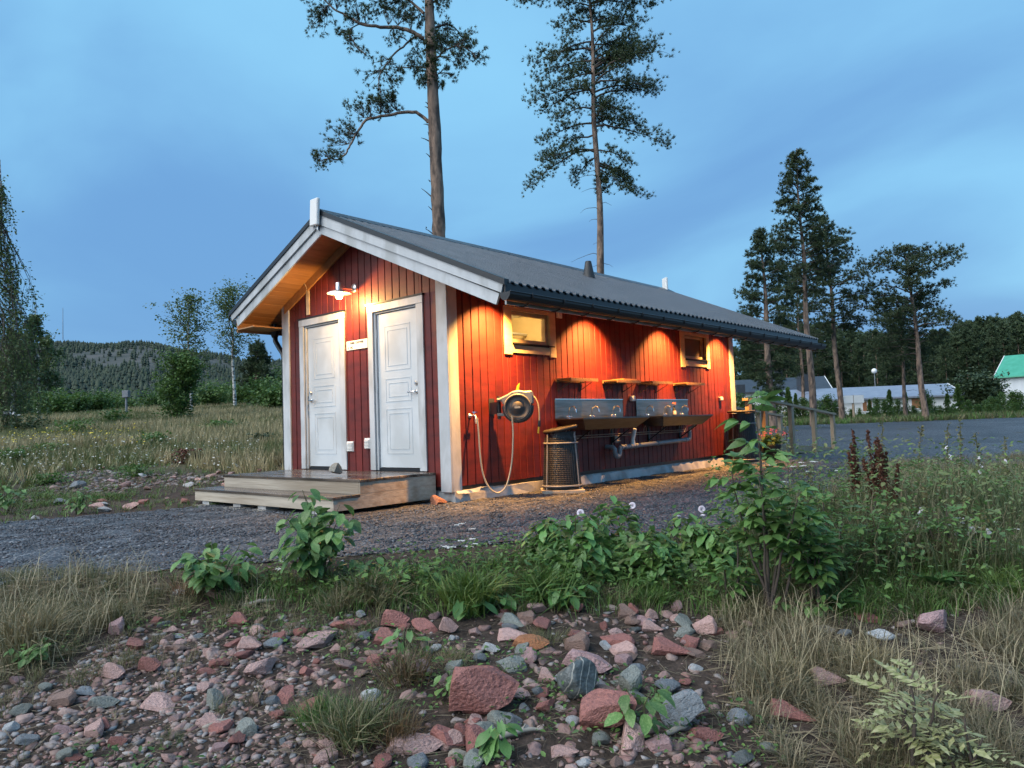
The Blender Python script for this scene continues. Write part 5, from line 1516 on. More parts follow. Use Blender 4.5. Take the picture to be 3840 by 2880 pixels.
def vein_stone():
    m = mat('veined_stone', (.055, .065, .065), (.12, .135, .135), .4, 4, detail=7, bump=.4, bscale=8)
    t = m.node_tree; N = t.nodes; bs = N['Principled BSDF']; src = bs.inputs['Base Color'].links[0].from_socket
    co = N.new('ShaderNodeTexCoord'); wv = N.new('ShaderNodeTexWave'); wv.inputs['Scale'].default_value = .75; wv.inputs['Distortion'].default_value = 3.5; wv.inputs['Detail'].default_value = 3
    r = N.new('ShaderNodeValToRGB'); r.color_ramp.elements[0].position = .955; r.color_ramp.elements[1].position = .985
    mx = N.new('ShaderNodeMix'); mx.data_type = 'RGBA'; mx.inputs['B'].default_value = (.34, .33, .29, 1)
    t.links.new(co.outputs['Object'], wv.inputs['Vector']); t.links.new(wv.outputs['Fac'], r.inputs[0]); t.links.new(r.outputs[0], mx.inputs['Factor']); t.links.new(src, mx.inputs['A']); t.links.new(mx.outputs['Result'], bs.inputs['Base Color'])
    return m
VEIN = vein_stone()
HERO = [(1048, 1509, 145, 119, 'red', 'a', 'largest dark red granite boulder at the front centre of the stony ground', (.10, -.15, .25)),
        (1037, 1609, 78, 55, 'red', 'a', 'rough red stone just below the largest red granite boulder', (.1, .1, 2.0)),
        (1254, 1476, 83, 90, 'dark', 'r', 'smooth dark grey boulder with pale veins, upright among red stones', (.15, .3, .8)),
        (1365, 1473, 60, 72, 'green', 'r', 'tall rounded grey-green stone right of the dark veined boulder', (.1, .25, 1.9)),
        (1322, 1551, 124, 112, 'red', 'a', 'big flat red granite slab below the dark veined boulder', (.5, -.45, .4)),
        (1483, 1545, 88, 94, 'blue', 'r', 'large smooth blue-grey boulder right of the big red slab', (-.1, .2, 1.2))]
STONE_AT = []
def px_stone(x, y, w, h, c, kind, label, group=None, rot=None, mesh=None):
    P = GP(x, y + h * .42)
    d = (P - CAM) @ FW
    sw = w * K / FPX * d; sh = h * K / FPX * d
    if w > 75 and y > 1460: sw *= 1.12; sh *= 1.15
    up = min(max(sh * .95, sw * .30), sw * 1.25)
    col = np.array(CLR[c]) * random.uniform(.85, 1.15)
    me = mesh or random.choice(STONES_R if kind == 'r' else STONES_A)
    back = FH * sw * .25
    STONE_AT.append((P[0] + back[0], P[1] + back[1], sw * .5))
    if mesh is None and kind == 'a' and w > 40: me = random.choice(STONE_FINE)
    o = stone('stone', (P[0] + back[0], P[1] + back[1], P[2]), (sw * 1.06, sw * random.uniform(.7, .95), up), col, label, 'stone', group, rot or (random.uniform(-.18, .18), random.uniform(-.18, .18), math.atan2(RH[1], RH[0]) + random.uniform(-.3, .3)), me, .10)
    return o
for k, (x, y, w, h, c, kind, lab, rot) in enumerate(HERO):
    rot = (rot[0], rot[1], math.atan2(RH[1], RH[0]) + rot[2] * .3)
    o = px_stone(x, y, w, h, c, kind, lab, None, rot, STONE_FINE[k % 4] if kind == 'a' else STONES_R[k % 5])
    if c == 'dark':                             # pale veins run through this one
        me = o.data.copy(); me.materials.clear(); me.materials.append(VEIN); o.data = me
    if 'slab' in lab:
        o.scale = (o.scale[0] * 1.05, o.scale[1] * .9, o.scale[2] * .62); o.rotation_euler = (.62, -.42, math.atan2(RH[1], RH[0]) - .35)
cnt = {}
for st in sorted(BIG, key=lambda q: q[0]):
    x, y, w, h, c = st
    row = 'front' if y > 1500 else 'middle' if y > 1398 else 'back'
    i = cnt.setdefault((c, row), 0); cnt[(c, row)] += 1
    rnd = c in ('blue', 'green', 'pale', 'dark')
    px_stone(x, y, w, h, c, 'r' if rnd and random.random() < .75 else 'a', '%s%s stone, %s of that colour in the %s band' % ('large ' if w > 60 else '', CNAME[c], ('%s from the left' % ORD[i]) if i else 'leftmost', row), 'larger stones of the stony ground')
# fist-sized stones between them
STONY = [(0, 1490), (150, 1440), (300, 1350), (420, 1320), (640, 1330), (900, 1330), (1100, 1300), (1500, 1310), (1600, 1370), (1500, 1440), (1600, 1540), (1720, 1659), (1500, 1720), (0, 1720)]
BANKL = [(0, 1072), (150, 1020), (330, 1000), (470, 1015), (610, 1040), (600, 1078), (430, 1096), (180, 1108), (0, 1132)]
SANDY = [(190, 1400), (640, 1350), (720, 1440), (620, 1520), (300, 1530), (150, 1470)]
g = np.random.default_rng(13)
def pick_colour(g):
    return g.choice(['red', 'pink', 'pink', 'mauve', 'brown', 'blue', 'pink', 'green', 'red', 'pale'])
P, u, v, s, d = sow(2600, 2.7, 6.2, g)
ok = ppoly(STONY, u, v) & (u > -20) & (u < 2230)
P, u, v, d = P[ok], u[ok], v[ok], d[ok]
idx = np.arange(len(P))[:88]
for i in idx:
    c = pick_colour(g); sz = g.uniform(.05, .125) * (1.1 if v[i] > 1500 else 1)
    zone = 'left' if u[i] < 740 else 'centre' if u[i] < 1470 else 'right'
    stone('stone', P[i], (sz, sz * g.uniform(.6, 1), sz * g.uniform(.4, .7)), np.array(CLR[c]) * g.uniform(.8, 1.2), 'fist-sized %s stone in the %s of the stony ground' % (CNAME[c], zone), 'stone', 'fist-sized stones of the stony ground', None, (STONES_R if c in ('blue', 'pale', 'green') else STONES_A)[int(g.integers(5))], .34)
P, u, v, s, d = sow(1500, 2.8, 6.0, g)
ok = ppoly([(300, 1340), (900, 1330), (1560, 1300), (1560, 1450), (1500, 1640), (900, 1640), (200, 1600)], u, v)
P, u, v = P[ok], u[ok], v[ok]
for i in range(min(58, len(P))):
    c = g.choice(['red', 'pink', 'mauve', 'brown', 'red', 'pink', 'green']); sz = g.uniform(.10, .19)
    zone = 'left' if u[i] < 740 else 'centre' if u[i] < 1150 else 'right'
    stone('stone', P[i], (sz, sz * g.uniform(.6, .9), sz * g.uniform(.35, .7)), np.array(CLR[c]) * g.uniform(.85, 1.15), 'broken head-sized %s stone on the %s of the stony ground' % (CNAME[c], zone), 'stone', 'broken stones of the stony ground', (g.uniform(-.4, .4), g.uniform(-.4, .4), g.uniform(0, 6.28)), STONE_FINE[int(g.integers(4))], .36)
P, u, v, s, d = sow(5000, 8.0, 16, g, -.75, -.25)
ok = ppoly(BANKL, u, v)
P, u, v = P[ok], u[ok], v[ok]
for i in range(min(42, len(P))):
    c = g.choice(['red', 'pink', 'mauve', 'pale', 'brown', 'pink', 'blue']); sz = g.uniform(.08, .26)
    stone('stone', P[i], (sz, sz * g.uniform(.6, 1), sz * g.uniform(.3, .55)), np.array(CLR[c]) * g.uniform(.8, 1.2), '%s %s stone on the bank left of the deck' % ('large' if sz > .17 else 'small', CNAME[c]), 'stone', 'stones on the bank behind the gravel', None, STONES_A[int(g.integers(9))], .25)
for x, y, w, h in ((395, 1083, 24, 14), (305, 1085, 26, 12), (700, 1040, 1, 1), (218, 1082, 22, 12), (560, 1018, 20, 12), (535, 1010, 26, 12)):
    if w > 5: px_stone(x, y, w, h, 'red', 'a', 'red rock on the bank, %s of the deck steps' % ('just left' if x > 500 else 'further left'), 'rocks on the bank')
for x, y, w, h, d_ in ((22, 889, 30, 16, 40), (38, 893, 24, 14, 39)):
    p = place(x, d_); sw = w * K / FPX * d_
    stone('boulder', p, (sw, sw * .7, h * K / FPX * d_ * 1.5), CLR['pale'], 'pale boulder on the meadow crest at the left edge, %s one' % ('upper' if x < 30 else 'lower'), 'boulder', 'pale boulders on the meadow crest', None, STONE_FINE[2], .2)
# pebbles: too many and too small to count
I1 = subdiv(ICO_V, ICO_F)
def rubble(name, P, sz, label, cols, g, seed):
    gg = np.random.default_rng(seed); V = I1[0].copy()
    for _ in range(8):
        n_ = gg.standard_normal(3); n_ /= np.linalg.norm(n_); h_ = gg.uniform(.45, .8); d_ = V @ n_
        V = V - np.where(d_ > h_, d_ - h_, 0)[:, None] * n_
    n = len(P); sc = sz[:, None] * np.stack([np.ones(n), g.uniform(.55, .95, n), g.uniform(.35, .75, n)], 1)
    m = rot_euler(g.uniform(-.5, .5, n), g.uniform(-.5, .5, n), g.uniform(0, 6.28, n)) * sc[:, None, :]
    return tag(link(name, scatter_mesh(name, V, I1[1], P - UPV * sz[:, None] * .10, m, g.random(n)), mat(name + '_stone', (.10, .075, .065), (.30, .23, .21), .6, 26, detail=6, bump=.6, bscale=60, tint=cols)), label, 'rubble', kind='stuff')
def pebbles(name, P, sz, label, tintcols, g, flat=.55):
    n = len(P)
    jit = ICO_V * (1 + .22 * np.random.default_rng(4).standard_normal((12, 1)))
    sc = sz[:, None] * np.stack([np.ones(n), g.uniform(.6, 1, n), g.uniform(flat * .6, flat * 1.3, n)], 1)
    m = rot_euler(g.uniform(-.35, .35, n), g.uniform(-.35, .35, n), g.uniform(0, 6.28, n)) * sc[:, None, :]
    return tag(link(name, scatter_mesh(name, jit, ICO_F, P + np.array([0, 0, 1.]) * sz[:, None] * .02, m, g.random(n)), mat(name + '_stone', (.2, .2, .2), None, .6, tint=tintcols)), label, 'pebbles', kind='stuff')
PT = [(.07, .058, .052), (.20, .095, .08), (.28, .165, .145), (.15, .11, .095), (.21, .13, .11), (.34, .24, .215), (.16, .165, .17), (.38, .34, .33), (.13, .095, .08)]
PB = [(.06, .05, .045), (.13, .075, .065), (.17, .11, .10), (.10, .105, .11), (.14, .10, .09), (.22, .17, .155), (.28, .27, .26)]
RT_ = [(.10, .07, .06), (.26, .115, .095), (.34, .20, .175), (.26, .14, .12), (.30, .18, .155), (.40, .29, .26), (.20, .20, .20), (.42, .33, .30), (.22, .14, .115), (.36, .21, .19)]
for k in range(3):
    P, u, v, s, d = sow(5000, 2.6, 6.2, g)
    HEAP = [(1050, 1290), (1560, 1300), (1600, 1420), (1500, 1640), (980, 1640), (940, 1420)]
    w_ = .12 * ppoly(STONY, u, v) + .20 * ppoly(HEAP, u, v) + .16 * ppoly([(420, 1330), (700, 1340), (900, 1330), (900, 1440), (420, 1440)], u, v)
    P = P[g.random(len(P)) < w_ * np.clip(.75 + 1.1 * nz(P[:, 0] * 1.5 + k, P[:, 1] * 1.5), .05, 2)]
    rubble('broken_rubble', P, .022 + .045 * g.random(len(P)) ** 1.6, ['angular broken stones heaped between the larger ones', 'broken red and grey stones filling the heap', 'sharp small stones lodged between the large stones'][k], RT_, g, 70 + k)
P, u, v, s, d = sow(60000, 2.6, 6.4, g)
w_ = np.where(ppoly(STONY, u, v), np.clip(.28 + .60 * nz(P[:, 0] * 1.3, P[:, 1] * 1.3), .04, 1), .03) + .35 * ppoly(SANDY, u, v)
ok = g.random(len(P)) < w_
P = P[ok]; pebbles('pebble_scatter', P, .006 + .022 * g.random(len(P)) ** 2.2, 'small pebbles strewn over the stony ground in front', PT, g)
P, u, v, s, d = sow(16000, 8.2, 15, g, -.75, -.25)
ok = ppoly(BANKL, u, v) & (nz(P[:, 0] * 1.2, P[:, 1] * 1.2) > -.25) & (g.random(len(P)) < .6); P = P[ok]
pebbles('bank_pebbles', P, .012 + .05 * g.random(len(P)) ** 2, 'small red stones strewn over the bank behind the gravel', PB, g)
# loose gravel on the yard
P, u, v, s, d = sow(120000, 4.6, 13, g, -.78, .70, .8)
ok = inpoly(s, d) & ~((P[:, 0] > -1.5) & (P[:, 1] > .05) & (P[:, 1] < 3.6)) & ~((P[:, 0] > -.02) & (P[:, 1] > -.02))
P = P[ok][:52000]
P[:, 2] += .012
pebbles('gravel_chips', P, .007 + .011 * g.random(len(P)), 'dark crushed stone lying loose on the gravel yard', [(.022, .025, .031), (.036, .041, .051), (.052, .058, .070), (.030, .035, .044), (.075, .082, .096), (.043, .048, .059), (.17, .18, .20)], g)

# ------------------------------------------------------------------ grass
def clear_of_stones(P, front=.35):
    ok = np.ones(len(P), bool)
    for sx, sy, sr in STONE_AT:
        dx_, dy_ = P[:, 0] - sx, P[:, 1] - sy
        a, b = dx_ * RH[0] + dy_ * RH[1], dx_ * FH[0] + dy_ * FH[1]
        ok &= ~((np.abs(a) < sr * 1.0) & (b < sr * .7) & (b > -sr - front))
    return ok
def blade_clump(n, w, seed, lean=.5, seg=2):
    g = np.random.default_rng(seed); V = []; F = []
    for k in range(n):
        a = g.uniform(0, 6.28); l = g.uniform(.55, 1.0); le = g.uniform(.1, lean)
        o = np.array([g.normal(0, .10), g.normal(0, .10), 0]); dr = np.array([math.cos(a), math.sin(a), 0]); sd = np.array([-dr[1], dr[0], 0])
        b = len(V)
        if seg == 1:
            V += [o - sd * w, o + sd * w, o + dr * le * l + UPV * l]; F += [(b, b + 1, b + 2)]
        else:
            p1 = o + dr * le * l * .30 + UPV * l * .55; p2 = o + dr * le * l * 1.1 + UPV * l * (.98 - .25 * le)
            V += [o - sd * w, o + sd * w, p1 - sd * w * .8, p1 + sd * w * .8, p2]; F += [(b, b + 1, b + 3), (b, b + 3, b + 2), (b + 2, b + 3, b + 4)]
    return np.array(V), np.array(F)
CL_FAR = blade_clump(9, .030, 1, .6, 1); CL_NEAR = blade_clump(9, .012, 2, .9); CL_FINE = blade_clump(12, .0085, 3, 1.2); CL_LUSH = blade_clump(14, .014, 4, 1.1)
def grass(name, P, h, tmpl, cols, label, g, kind='stuff', wide=1.0, cat='grass'):
    n = len(P); hh = h * g.uniform(.55, 1.25, n)
    m = rot_euler(g.uniform(-.18, .18, n), g.uniform(-.18, .18, n), g.uniform(0, 6.28, n)) * hh[:, None, None]
    m[:, :, :2] *= wide
    return tag(link(name, scatter_mesh(name, tmpl[0], tmpl[1], P - UPV * .01, m, g.random(n)), mat(name + '_blades', (.1, .1, .05), None, .6, tint=cols, transl=.2)), label, cat, kind=kind)
STRAW = [(.15, .135, .062), (.26, .215, .115), (.36, .295, .17), (.115, .125, .052), (.21, .17, .095)]
OLIVE = [(.070, .095, .030), (.11, .13, .046), (.17, .16, .072), (.25, .21, .115)]
LUSH = [(.065, .145, .028), (.105, .205, .040), (.15, .255, .055)]
g = np.random.default_rng(17)
# meadow on the left
P, u, v, s, d = sow(26000, 10.5, 42, g, -.80, -.12, .85)
ok = ~ppoly([(x, y + 6) for x, y in BANKL], u, v) & (u < 640)
P, d, s, u, v = P[ok], d[ok], s[ok], u[ok], v[ok]
strawy = (u > 330) & (nz(P[:, 0] * .5, P[:, 1] * .5) > -.35) | (nz(P[:, 0], P[:, 1]) > .45)
thin = np.where(v > 1000, .35, 1.0); keep = g.random(len(P)) < thin
a = strawy & keep; b_ = ~strawy & keep
grass('meadow_grass', P[a], .34, CL_FAR, [(min(.6, x * 1.4), min(.5, y * 1.4), z * 1.4) for x, y, z in STRAW], 'straw-coloured tall grass over the meadow on the left', g, wide=1.3)
grass('meadow_herbs', P[b_], .26, CL_FAR, [(x * 1.3, y * 1.3, z * 1.3) for x, y, z in OLIVE], 'green and brown herbs over the meadow on the left', g, wide=1.9)
Pf, u, v, s, d = sow(9000, 11, 24, g, -.75, -.2)
ok = ((v > 960) & (v < 1045) & (u < 560)); Pw = Pf[ok][:620]
DOT = (np.array([(-1, 0, 0), (0, -1, 0), (1, 0, 0), (0, 1, 0), (0, 0, .4)]), np.array([(0, 1, 4), (1, 2, 4), (2, 3, 4), (3, 0, 4)]))
def dots(name, P, sz, col, label, g, hgt):
    n = len(P); m = rot_euler(g.uniform(-.6, .6, n), g.uniform(-.6, .6, n), g.uniform(0, 6.28, n)) * (sz * g.uniform(.6, 1.4, n))[:, None, None]
    Q_ = P + UPV * (hgt * g.uniform(.5, 1.15, n))[:, None]
    tag(link(name, scatter_mesh(name, DOT[0], DOT[1], Q_, m), mat(name + '_petal', col, None, .6, transl=.2)), label, 'flowers', kind='stuff')
dots('meadow_daisies', Pw, .018, (.75, .74, .68), 'tiny white flowers scattered over the left meadow', g, .26)
ok = ((v > 915) & (v < 985) & (u < 320)); dots('meadow_buttercups', Pf[ok][:260], .026, (.75, .58, .06), 'tiny yellow flowers scattered over the left meadow', g, .32)
# verge of the far gravel edge on the right
P, u, v, s, d = sow(9000, 43, 62, g, .15, .78)
grass('verge_grass', P[v < 925], .42, CL_FAR, OLIVE + LUSH, 'green verge beyond the gravel yard on the right', g, wide=1.8)

# foreground grasses, by patches of ground
DRY_L = [(0, 1262), (120, 1250), (330, 1240), (420, 1262), (560, 1290), (600, 1330), (400, 1330), (300, 1340), (190, 1395), (140, 1440), (0, 1470)]
DRY_R = [(1560, 1330), (1700, 1300), (1850, 1385), (2100, 1370), (2240, 1290), (2240, 1680), (1690, 1680), (1600, 1560), (1530, 1430)]
DRY_RB = [(1900, 1010), (2240, 985), (2240, 1200), (2080, 1180), (1960, 1120), (1880, 1090)]
HERB = [(400, 1245), (560, 1232), (760, 1225), (930, 1225), (1120, 1190), (1320, 1180), (1560, 1165), (1700, 1120), (1820, 1075), (1960, 1080), (2240, 1090), (2240, 1290), (2080, 1330), (1880, 1360), (1700, 1310), (1570, 1330), (1400, 1310), (1120, 1310), (840, 1320), (640, 1310), (520, 1290)]
P, u, v, s, d = sow(70000, 2.6, 14, g, -.80, .80, 1.15)
u0, v0 = u, v; jq = nz(P[:, 0] * 2.3, P[:, 1] * 2.3); jw = nz(P[:, 1] * 2.1 + 4, P[:, 0] * 2.1)
u = u + 75 * jq + g.normal(0, 22, len(u)); v = v + 26 * jw + g.normal(0, 9, len(u))
cls = clear_of_stones(P, .55)
dl = ppoly(DRY_L, u, v); dr = ppoly(DRY_R, u, v) | ppoly(DRY_RB, u, v); he = ppoly(HERB, u, v) & (d < edge(s) - .1)
sty = ppoly(STONY, u, v) & ~dr
nn = nz(P[:, 0] * 1.6, P[:, 1] * 1.6)
k1 = cls & dl & (nn > -.75) | cls & (sty & (nn > .10) & (g.random(len(P)) < .5))
grass('dry_grass', P[k1][:7500], .115, CL_FINE, STRAW[:1] + STRAW[3:] + OLIVE + [STRAW[1]], 'low dry grass along the near edge of the gravel', g, wide=1.3)
k2 = cls & dr & (nn > -.55) & (g.random(len(P)) < .75)
grass('brown_grass', P[k2][:5200], .16, CL_FINE, [(.13, .105, .060), (.21, .17, .10), (.31, .255, .16), (.10, .11, .048), (.17, .14, .08)], 'tangled brown grass over the right foreground', g, wide=1.4)
k3 = he & (nn > -.8)
k3 &= (u0 > 1540) | (g.random(len(P)) < .5)
grass('green_grass', P[k3][:6500], .17, CL_NEAR, OLIVE[:3] + LUSH, 'green grass between the stones and the gravel yard', g, wide=1.2)
PW, uw, vw, sw_, dw_ = sow(40000, 3.5, 14, g, .1, .80)
kw = (ppoly([(1600, 1100), (1900, 1060), (2240, 1040), (2240, 1260), (1700, 1290)], uw, vw)) & (dw_ < edge(sw_) - .1) & clear_of_stones(PW)
grass('tall_weeds', PW[kw][:1100], .46, CL_FINE, [(.09, .14, .05), (.14, .16, .07), (.25, .20, .12), (.075, .12, .04)], 'wispy tall weeds gone to seed on the right', g, wide=.9, cat='weeds')
kw = ppoly(DRY_R, uw, vw) | ppoly(DRY_L, uw, vw)
PW2, uw, vw, sw_, dw_ = sow(9000, 2.6, 7, g)
kw = (ppoly(DRY_R, uw, vw) | ppoly(DRY_L, uw, vw)) & clear_of_stones(PW2)
grass('pale_seed_stalks', PW2[kw][:420], .36, blade_clump(4, .0045, 9, .9), [(.34, .28, .17), (.42, .36, .23), (.27, .22, .13)], 'pale thin seed stalks standing over the dry grass', g)
PK, uk, vk, sk, dk = sow(9000, 8.2, 15, g, -.75, -.25)
kk = ppoly([(x, y + 4) for x, y in BANKL], uk, vk) & ((nz(PK[:, 0] * 1.4 + 2, PK[:, 1] * 1.4) > .05) | (g.random(len(PK)) < .15))
grass('bank_herbs', PK[kk][:900], .13, CL_NEAR, OLIVE[:3] + LUSH, 'green herbs between the stones of the bank', g, wide=2.0)
# leafy ground cover of the same strip
HL_V = np.array([(0, 0, 0), (.30, .28, .08), (.26, .62, .07), (0, 1.0, -.02), (-.26, .62, .07), (-.30, .28, .08), (0, .45, 0)])
HL_F = np.array([(0, 1, 6), (1, 2, 6), (2, 3, 6), (3, 4, 6), (4, 5, 6), (5, 0, 6)])
M['herb'] = mat('herb_leaves', (.05, .1, .03), None, .5, tint=[(.075, .155, .042), (.12, .225, .055), (.17, .29, .075), (.13, .21, .085), (.22, .25, .10)], transl=.4)
def leafstuff(name, P, size, hgt, label, g, m='herb', cat='ground cover'):
    n = len(P)
    Q_ = P + UPV * (hgt * g.random(n) ** .8)[:, None] + g.standard_normal((n, 3)) * .02
    mm = rot_euler(g.uniform(-.8, .5, n), g.uniform(-.6, .6, n), g.uniform(0, 6.28, n)) * (size * g.uniform(.40, 1.35, n))[:, None, None]
    mm[:, :, 0] *= g.uniform(.45, 1.1, n)[:, None]
    tn = np.clip(.45 + .55 * nz(P[:, 0] * 1.7 + 9, P[:, 1] * 1.7) + g.normal(0, .22, n), 0, 1)
    tag(link(name, scatter_mesh(name, HL_V, HL_F, Q_, mm, tn), M[m]), label, cat, kind='stuff')
P, u, v, s, d = sow(140000, 3.5, 14, g, -.60, .80, 1.0)
he = ppoly(HERB, u, v) & (d < edge(s) - .1); nn = nz(P[:, 0] * 1.1 + 3, P[:, 1] * 1.1)
dens = np.where(u > 1540, .95, .8)
k4 = he & (g.random(len(P)) < dens * np.clip(1.0 + nn, .10, 1)) & (nn > -.9)
tall = np.where(u > 1540, .58, .22)
k4 &= clear_of_stones(P, .2)
P4 = P[k4]; t4 = (tall * np.clip(.75 + .8 * nz(P[:, 0] * 1.5, P[:, 1] * 1.5 + 7), .3, 1.4))[k4]
leafstuff('herb_cover', P4[:44000], .043, t4[:44000], 'low leafy herbs covering the strip in front of the gravel', g)
P, u, v, s, d = sow(26000, 2.7, 6.0, g)
k5 = (ppoly(STONY, u, v)) & (nz(P[:, 0] * 1.9, P[:, 1] * 1.9 + 5) > .25) | ppoly([(60, 1340), (160, 1345), (185, 1400), (120, 1445), (40, 1440)], u, v) & (g.random(len(P)) < .9)
leafstuff('stone_herbs', P[k5][:4500], .028, .07, 'small green herbs growing among the stones', g)
# litter of dead stalks on the soil
P, u, v, s, d = sow(9000, 2.6, 5.6, g)
n = len(P)
TW_V = np.array([(-.5, -.012, 0), (.5, -.012, 0), (.5, .012, 0), (-.5, .012, 0), (0, 0, .03)]); TW_F = np.array([(0, 1, 4), (1, 2, 4), (2, 3, 4), (3, 0, 4)])
mm = rot_euler(g.uniform(-.2, .2, n), g.uniform(-.25, .25, n), g.uniform(0, 6.28, n)) * (g.uniform(.03, .13, n))[:, None, None]
tag(link('dead_stalks', scatter_mesh('dead_stalks', TW_V, TW_F, P + UPV * .012, mm, g.random(n)), mat('dead_stalk', (.1, .08, .05), None, .8, tint=[(.05, .037, .028), (.12, .09, .06), (.22, .18, .12)])), 'dead stalks and twigs littering the soil in front', 'litter', kind='stuff')

P, u, v, s, d = sow(24000, 2.6, 9, g)
kk = (ppoly(DRY_R, u, v) | ppoly(DRY_L, u, v) | ppoly(HERB, u, v) & (g.random(len(P)) < .3)) & clear_of_stones(P, .05)
P = P[kk][:8000]; n = len(P)
mm = rot_euler(g.uniform(-.3, .3, n), g.uniform(-.35, .15, n), g.uniform(0, 6.28, n)) * (g.uniform(.08, .24, n))[:, None, None]
tag(link('grass_thatch', scatter_mesh('grass_thatch', TW_V * np.array([1, .6, 1]), TW_F, P + UPV * .02, mm, g.random(n)), mat('thatch', (.1, .08, .05), None, .8, tint=[(.10, .078, .048), (.20, .16, .10), (.33, .27, .17)])), 'matted dead grass lying between the tufts', 'thatch', kind='stuff')
# ------------------------------------------------------------------ single plants
M['stem'] = mat('plant_stem', (.06, .075, .03), (.10, .09, .05), .6)
M['rasp'] = mat('raspberry_leaf', (.09, .19, .050), (.14, .255, .075), .45, 14, transl=.3, c3=(.19, .30, .10), scale3=9, rnd=.3)
M['bind'] = mat('bindweed_leaf', (.10, .23, .062), (.15, .29, .085), .42, 14, transl=.3, rnd=.35)
M['elder'] = mat('elder_leaf', (.09, .19, .052), (.15, .265, .075), .45, 10, transl=.3, rnd=.3)
M['hosta'] = mat('broad_leaf', (.06, .15, .040), (.095, .195, .056), .4, 8, transl=.2)
M['petal'] = mat('pale_petal', (.72, .66, .74), (.80, .76, .82), .6, 5, transl=.25)
M['petalw'] = mat('white_petal', (.76, .76, .72), None, .6, transl=.2)
M['rust'] = mat('rust_seed', (.085, .028, .016), (.15, .055, .03), .8, 30)
def leaf_mesh(name, w, fold, droop, n=5, serr=.0, heart=0.0):
    """leaf along +y, unit length, folded at the rib"""
    V = []; F = []
    for i in range(n + 1):
        t = i / n
        ww = w * (math.sin(math.pi * min(1, t * .94 + .05)) ** .75) * (1 - .25 * t) * (1 + serr * (1 if i % 2 else -1))
        if heart and i == 0: ww = w * .55
        z = -droop * t * t; yb = t - (heart if i == 0 else 0) * .0
        V += [(-ww, t - (heart * .22 if i == 0 else 0), z + fold * ww), (0, t, z), (ww, t - (heart * .22 if i == 0 else 0), z + fold * ww)]
    for i in range(n):
        a = 3 * i
        F += [(a, a + 1, a + 4), (a, a + 4, a + 3), (a + 1, a + 2, a + 5), (a + 1, a + 5, a + 4)]
    return npmesh(name, np.array(V), np.array(F), True)
LM_RASP = [leaf_mesh('leaf', .36, .25, d_, 6, .06) for d_ in (.15, .35)]
LM_BIND = [leaf_mesh('leaf', .34, .2, d_, 5, 0, 1.0) for d_ in (.12, .3)]
LM_HOSTA = [leaf_mesh('leaf', .22, .25, .5, 6), leaf_mesh('leaf', .24, .3, .3, 6)]
for me in LM_RASP: me.materials.append(M['rasp'])
for me in LM_BIND: me.materials.append(M['bind'])
for me in LM_HOSTA: me.materials.append(M['hosta'])
def put_leaf(parent, me, loc, heading, pitch, roll, size, name='leaf'):
    o = bpy.data.objects.new(name, me); COL.objects.link(o); o.parent = parent
    o.location = loc; o.rotation_euler = (pitch, roll, heading); o.scale = (size, size, size)
    return o
def px2m(px, d): return px * K / FPX * d
g = np.random.default_rng(23)
def leafy_bush(x, y, wpx, hpx, n, leaf, label, seed, meshes=LM_RASP, name='raspberry_bush', cat='bush', canes=6):
    """x, y: where its foot shows; wpx, hpx: its width and height in the picture"""
    g = np.random.default_rng(seed)
    P = GP(x, y); d = (P - CAM) @ FW; W_, H_ = px2m(wpx, d), px2m(hpx, d)
    r = empty(name, tuple(P)); tag(r, label, cat)
    per = n // canes
    for c in range(canes):
        a = g.uniform(0, 6.28); rr = W_ * .46 * math.sqrt(g.random()); hh = H_ * g.uniform(.62, 1.0) * (1 - .45 * (rr / (W_ * .5)) ** 2)
        tip = np.array([math.cos(a) * rr, math.sin(a) * rr, hh])
        pts = np.array(bend((g.normal(0, .02), g.normal(0, .02), -.02), tip, .12, 6, .015, g))
        MB().tube(pts, list(np.linspace(.006, .002, 6)), 5).build('cane', M['stem'], r)
        for i in range(per):
            t = .30 + .72 * (i + g.random()) / per
            k = min(int(t * 5), 4); q_ = pts[k] + (pts[k + 1] - pts[k]) * min(1.05, t * 5 - k)
            hd = g.uniform(0, 6.28) if g.random() < .4 else math.atan2(-FH[1], -FH[0]) - math.pi / 2 + g.uniform(-1.3, 1.3)
            off = np.array([-math.sin(hd), math.cos(hd), .1]) * leaf * g.uniform(.25, .8)
            put_leaf(r, meshes[int(g.integers(2))], tuple(q_ + off), hd, g.uniform(-.75, .15), g.uniform(-.4, .4), leaf * g.uniform(.65, 1.2))
    return r
leafy_bush(690, 1262, 185, 215, 224, .10, 'big-leaved raspberry bush in front of the deck steps', 1, canes=16)
leafy_bush(482, 1290, 165, 140, 150, .085, 'low raspberry bush at the near edge of the gravel, left of the big one', 2, canes=15)
leafy_bush(800, 1262, 120, 70, 36, .085, 'low leafy shoots right of the big raspberry bush', 3, name='bramble_shoot', canes=7)
leafy_bush(900, 1262, 150, 60, 40, .075, 'low leafy shoots left of the bright grass tuft', 4, name='bramble_shoot', canes=8)
leafy_bush(968, 1498, 66, 70, 12, .085, 'light green seedling against the largest red boulder', 5, name='seedling', cat='plant', canes=3)
leafy_bush(1085, 1625, 50, 95, 14, .075, 'climbing seedling in front of the small red stone at the bottom', 6, LM_BIND, 'seedling', 'plant', 2)
leafy_bush(1390, 1590, 80, 150, 18, .085, 'oak-like seedling growing between the slab and the blue-grey boulder', 7, name='seedling', cat='plant', canes=4)
leafy_bush(1420, 1520, 60, 40, 10, .075, 'green seedling above the blue-grey boulder', 8, name='seedling', cat='plant', canes=3)
leafy_bush(870, 1395, 70, 40, 9, .09, 'few large green leaves lying over the red stones, left one', 9, LM_BIND, 'seedling', 'plant', 4)
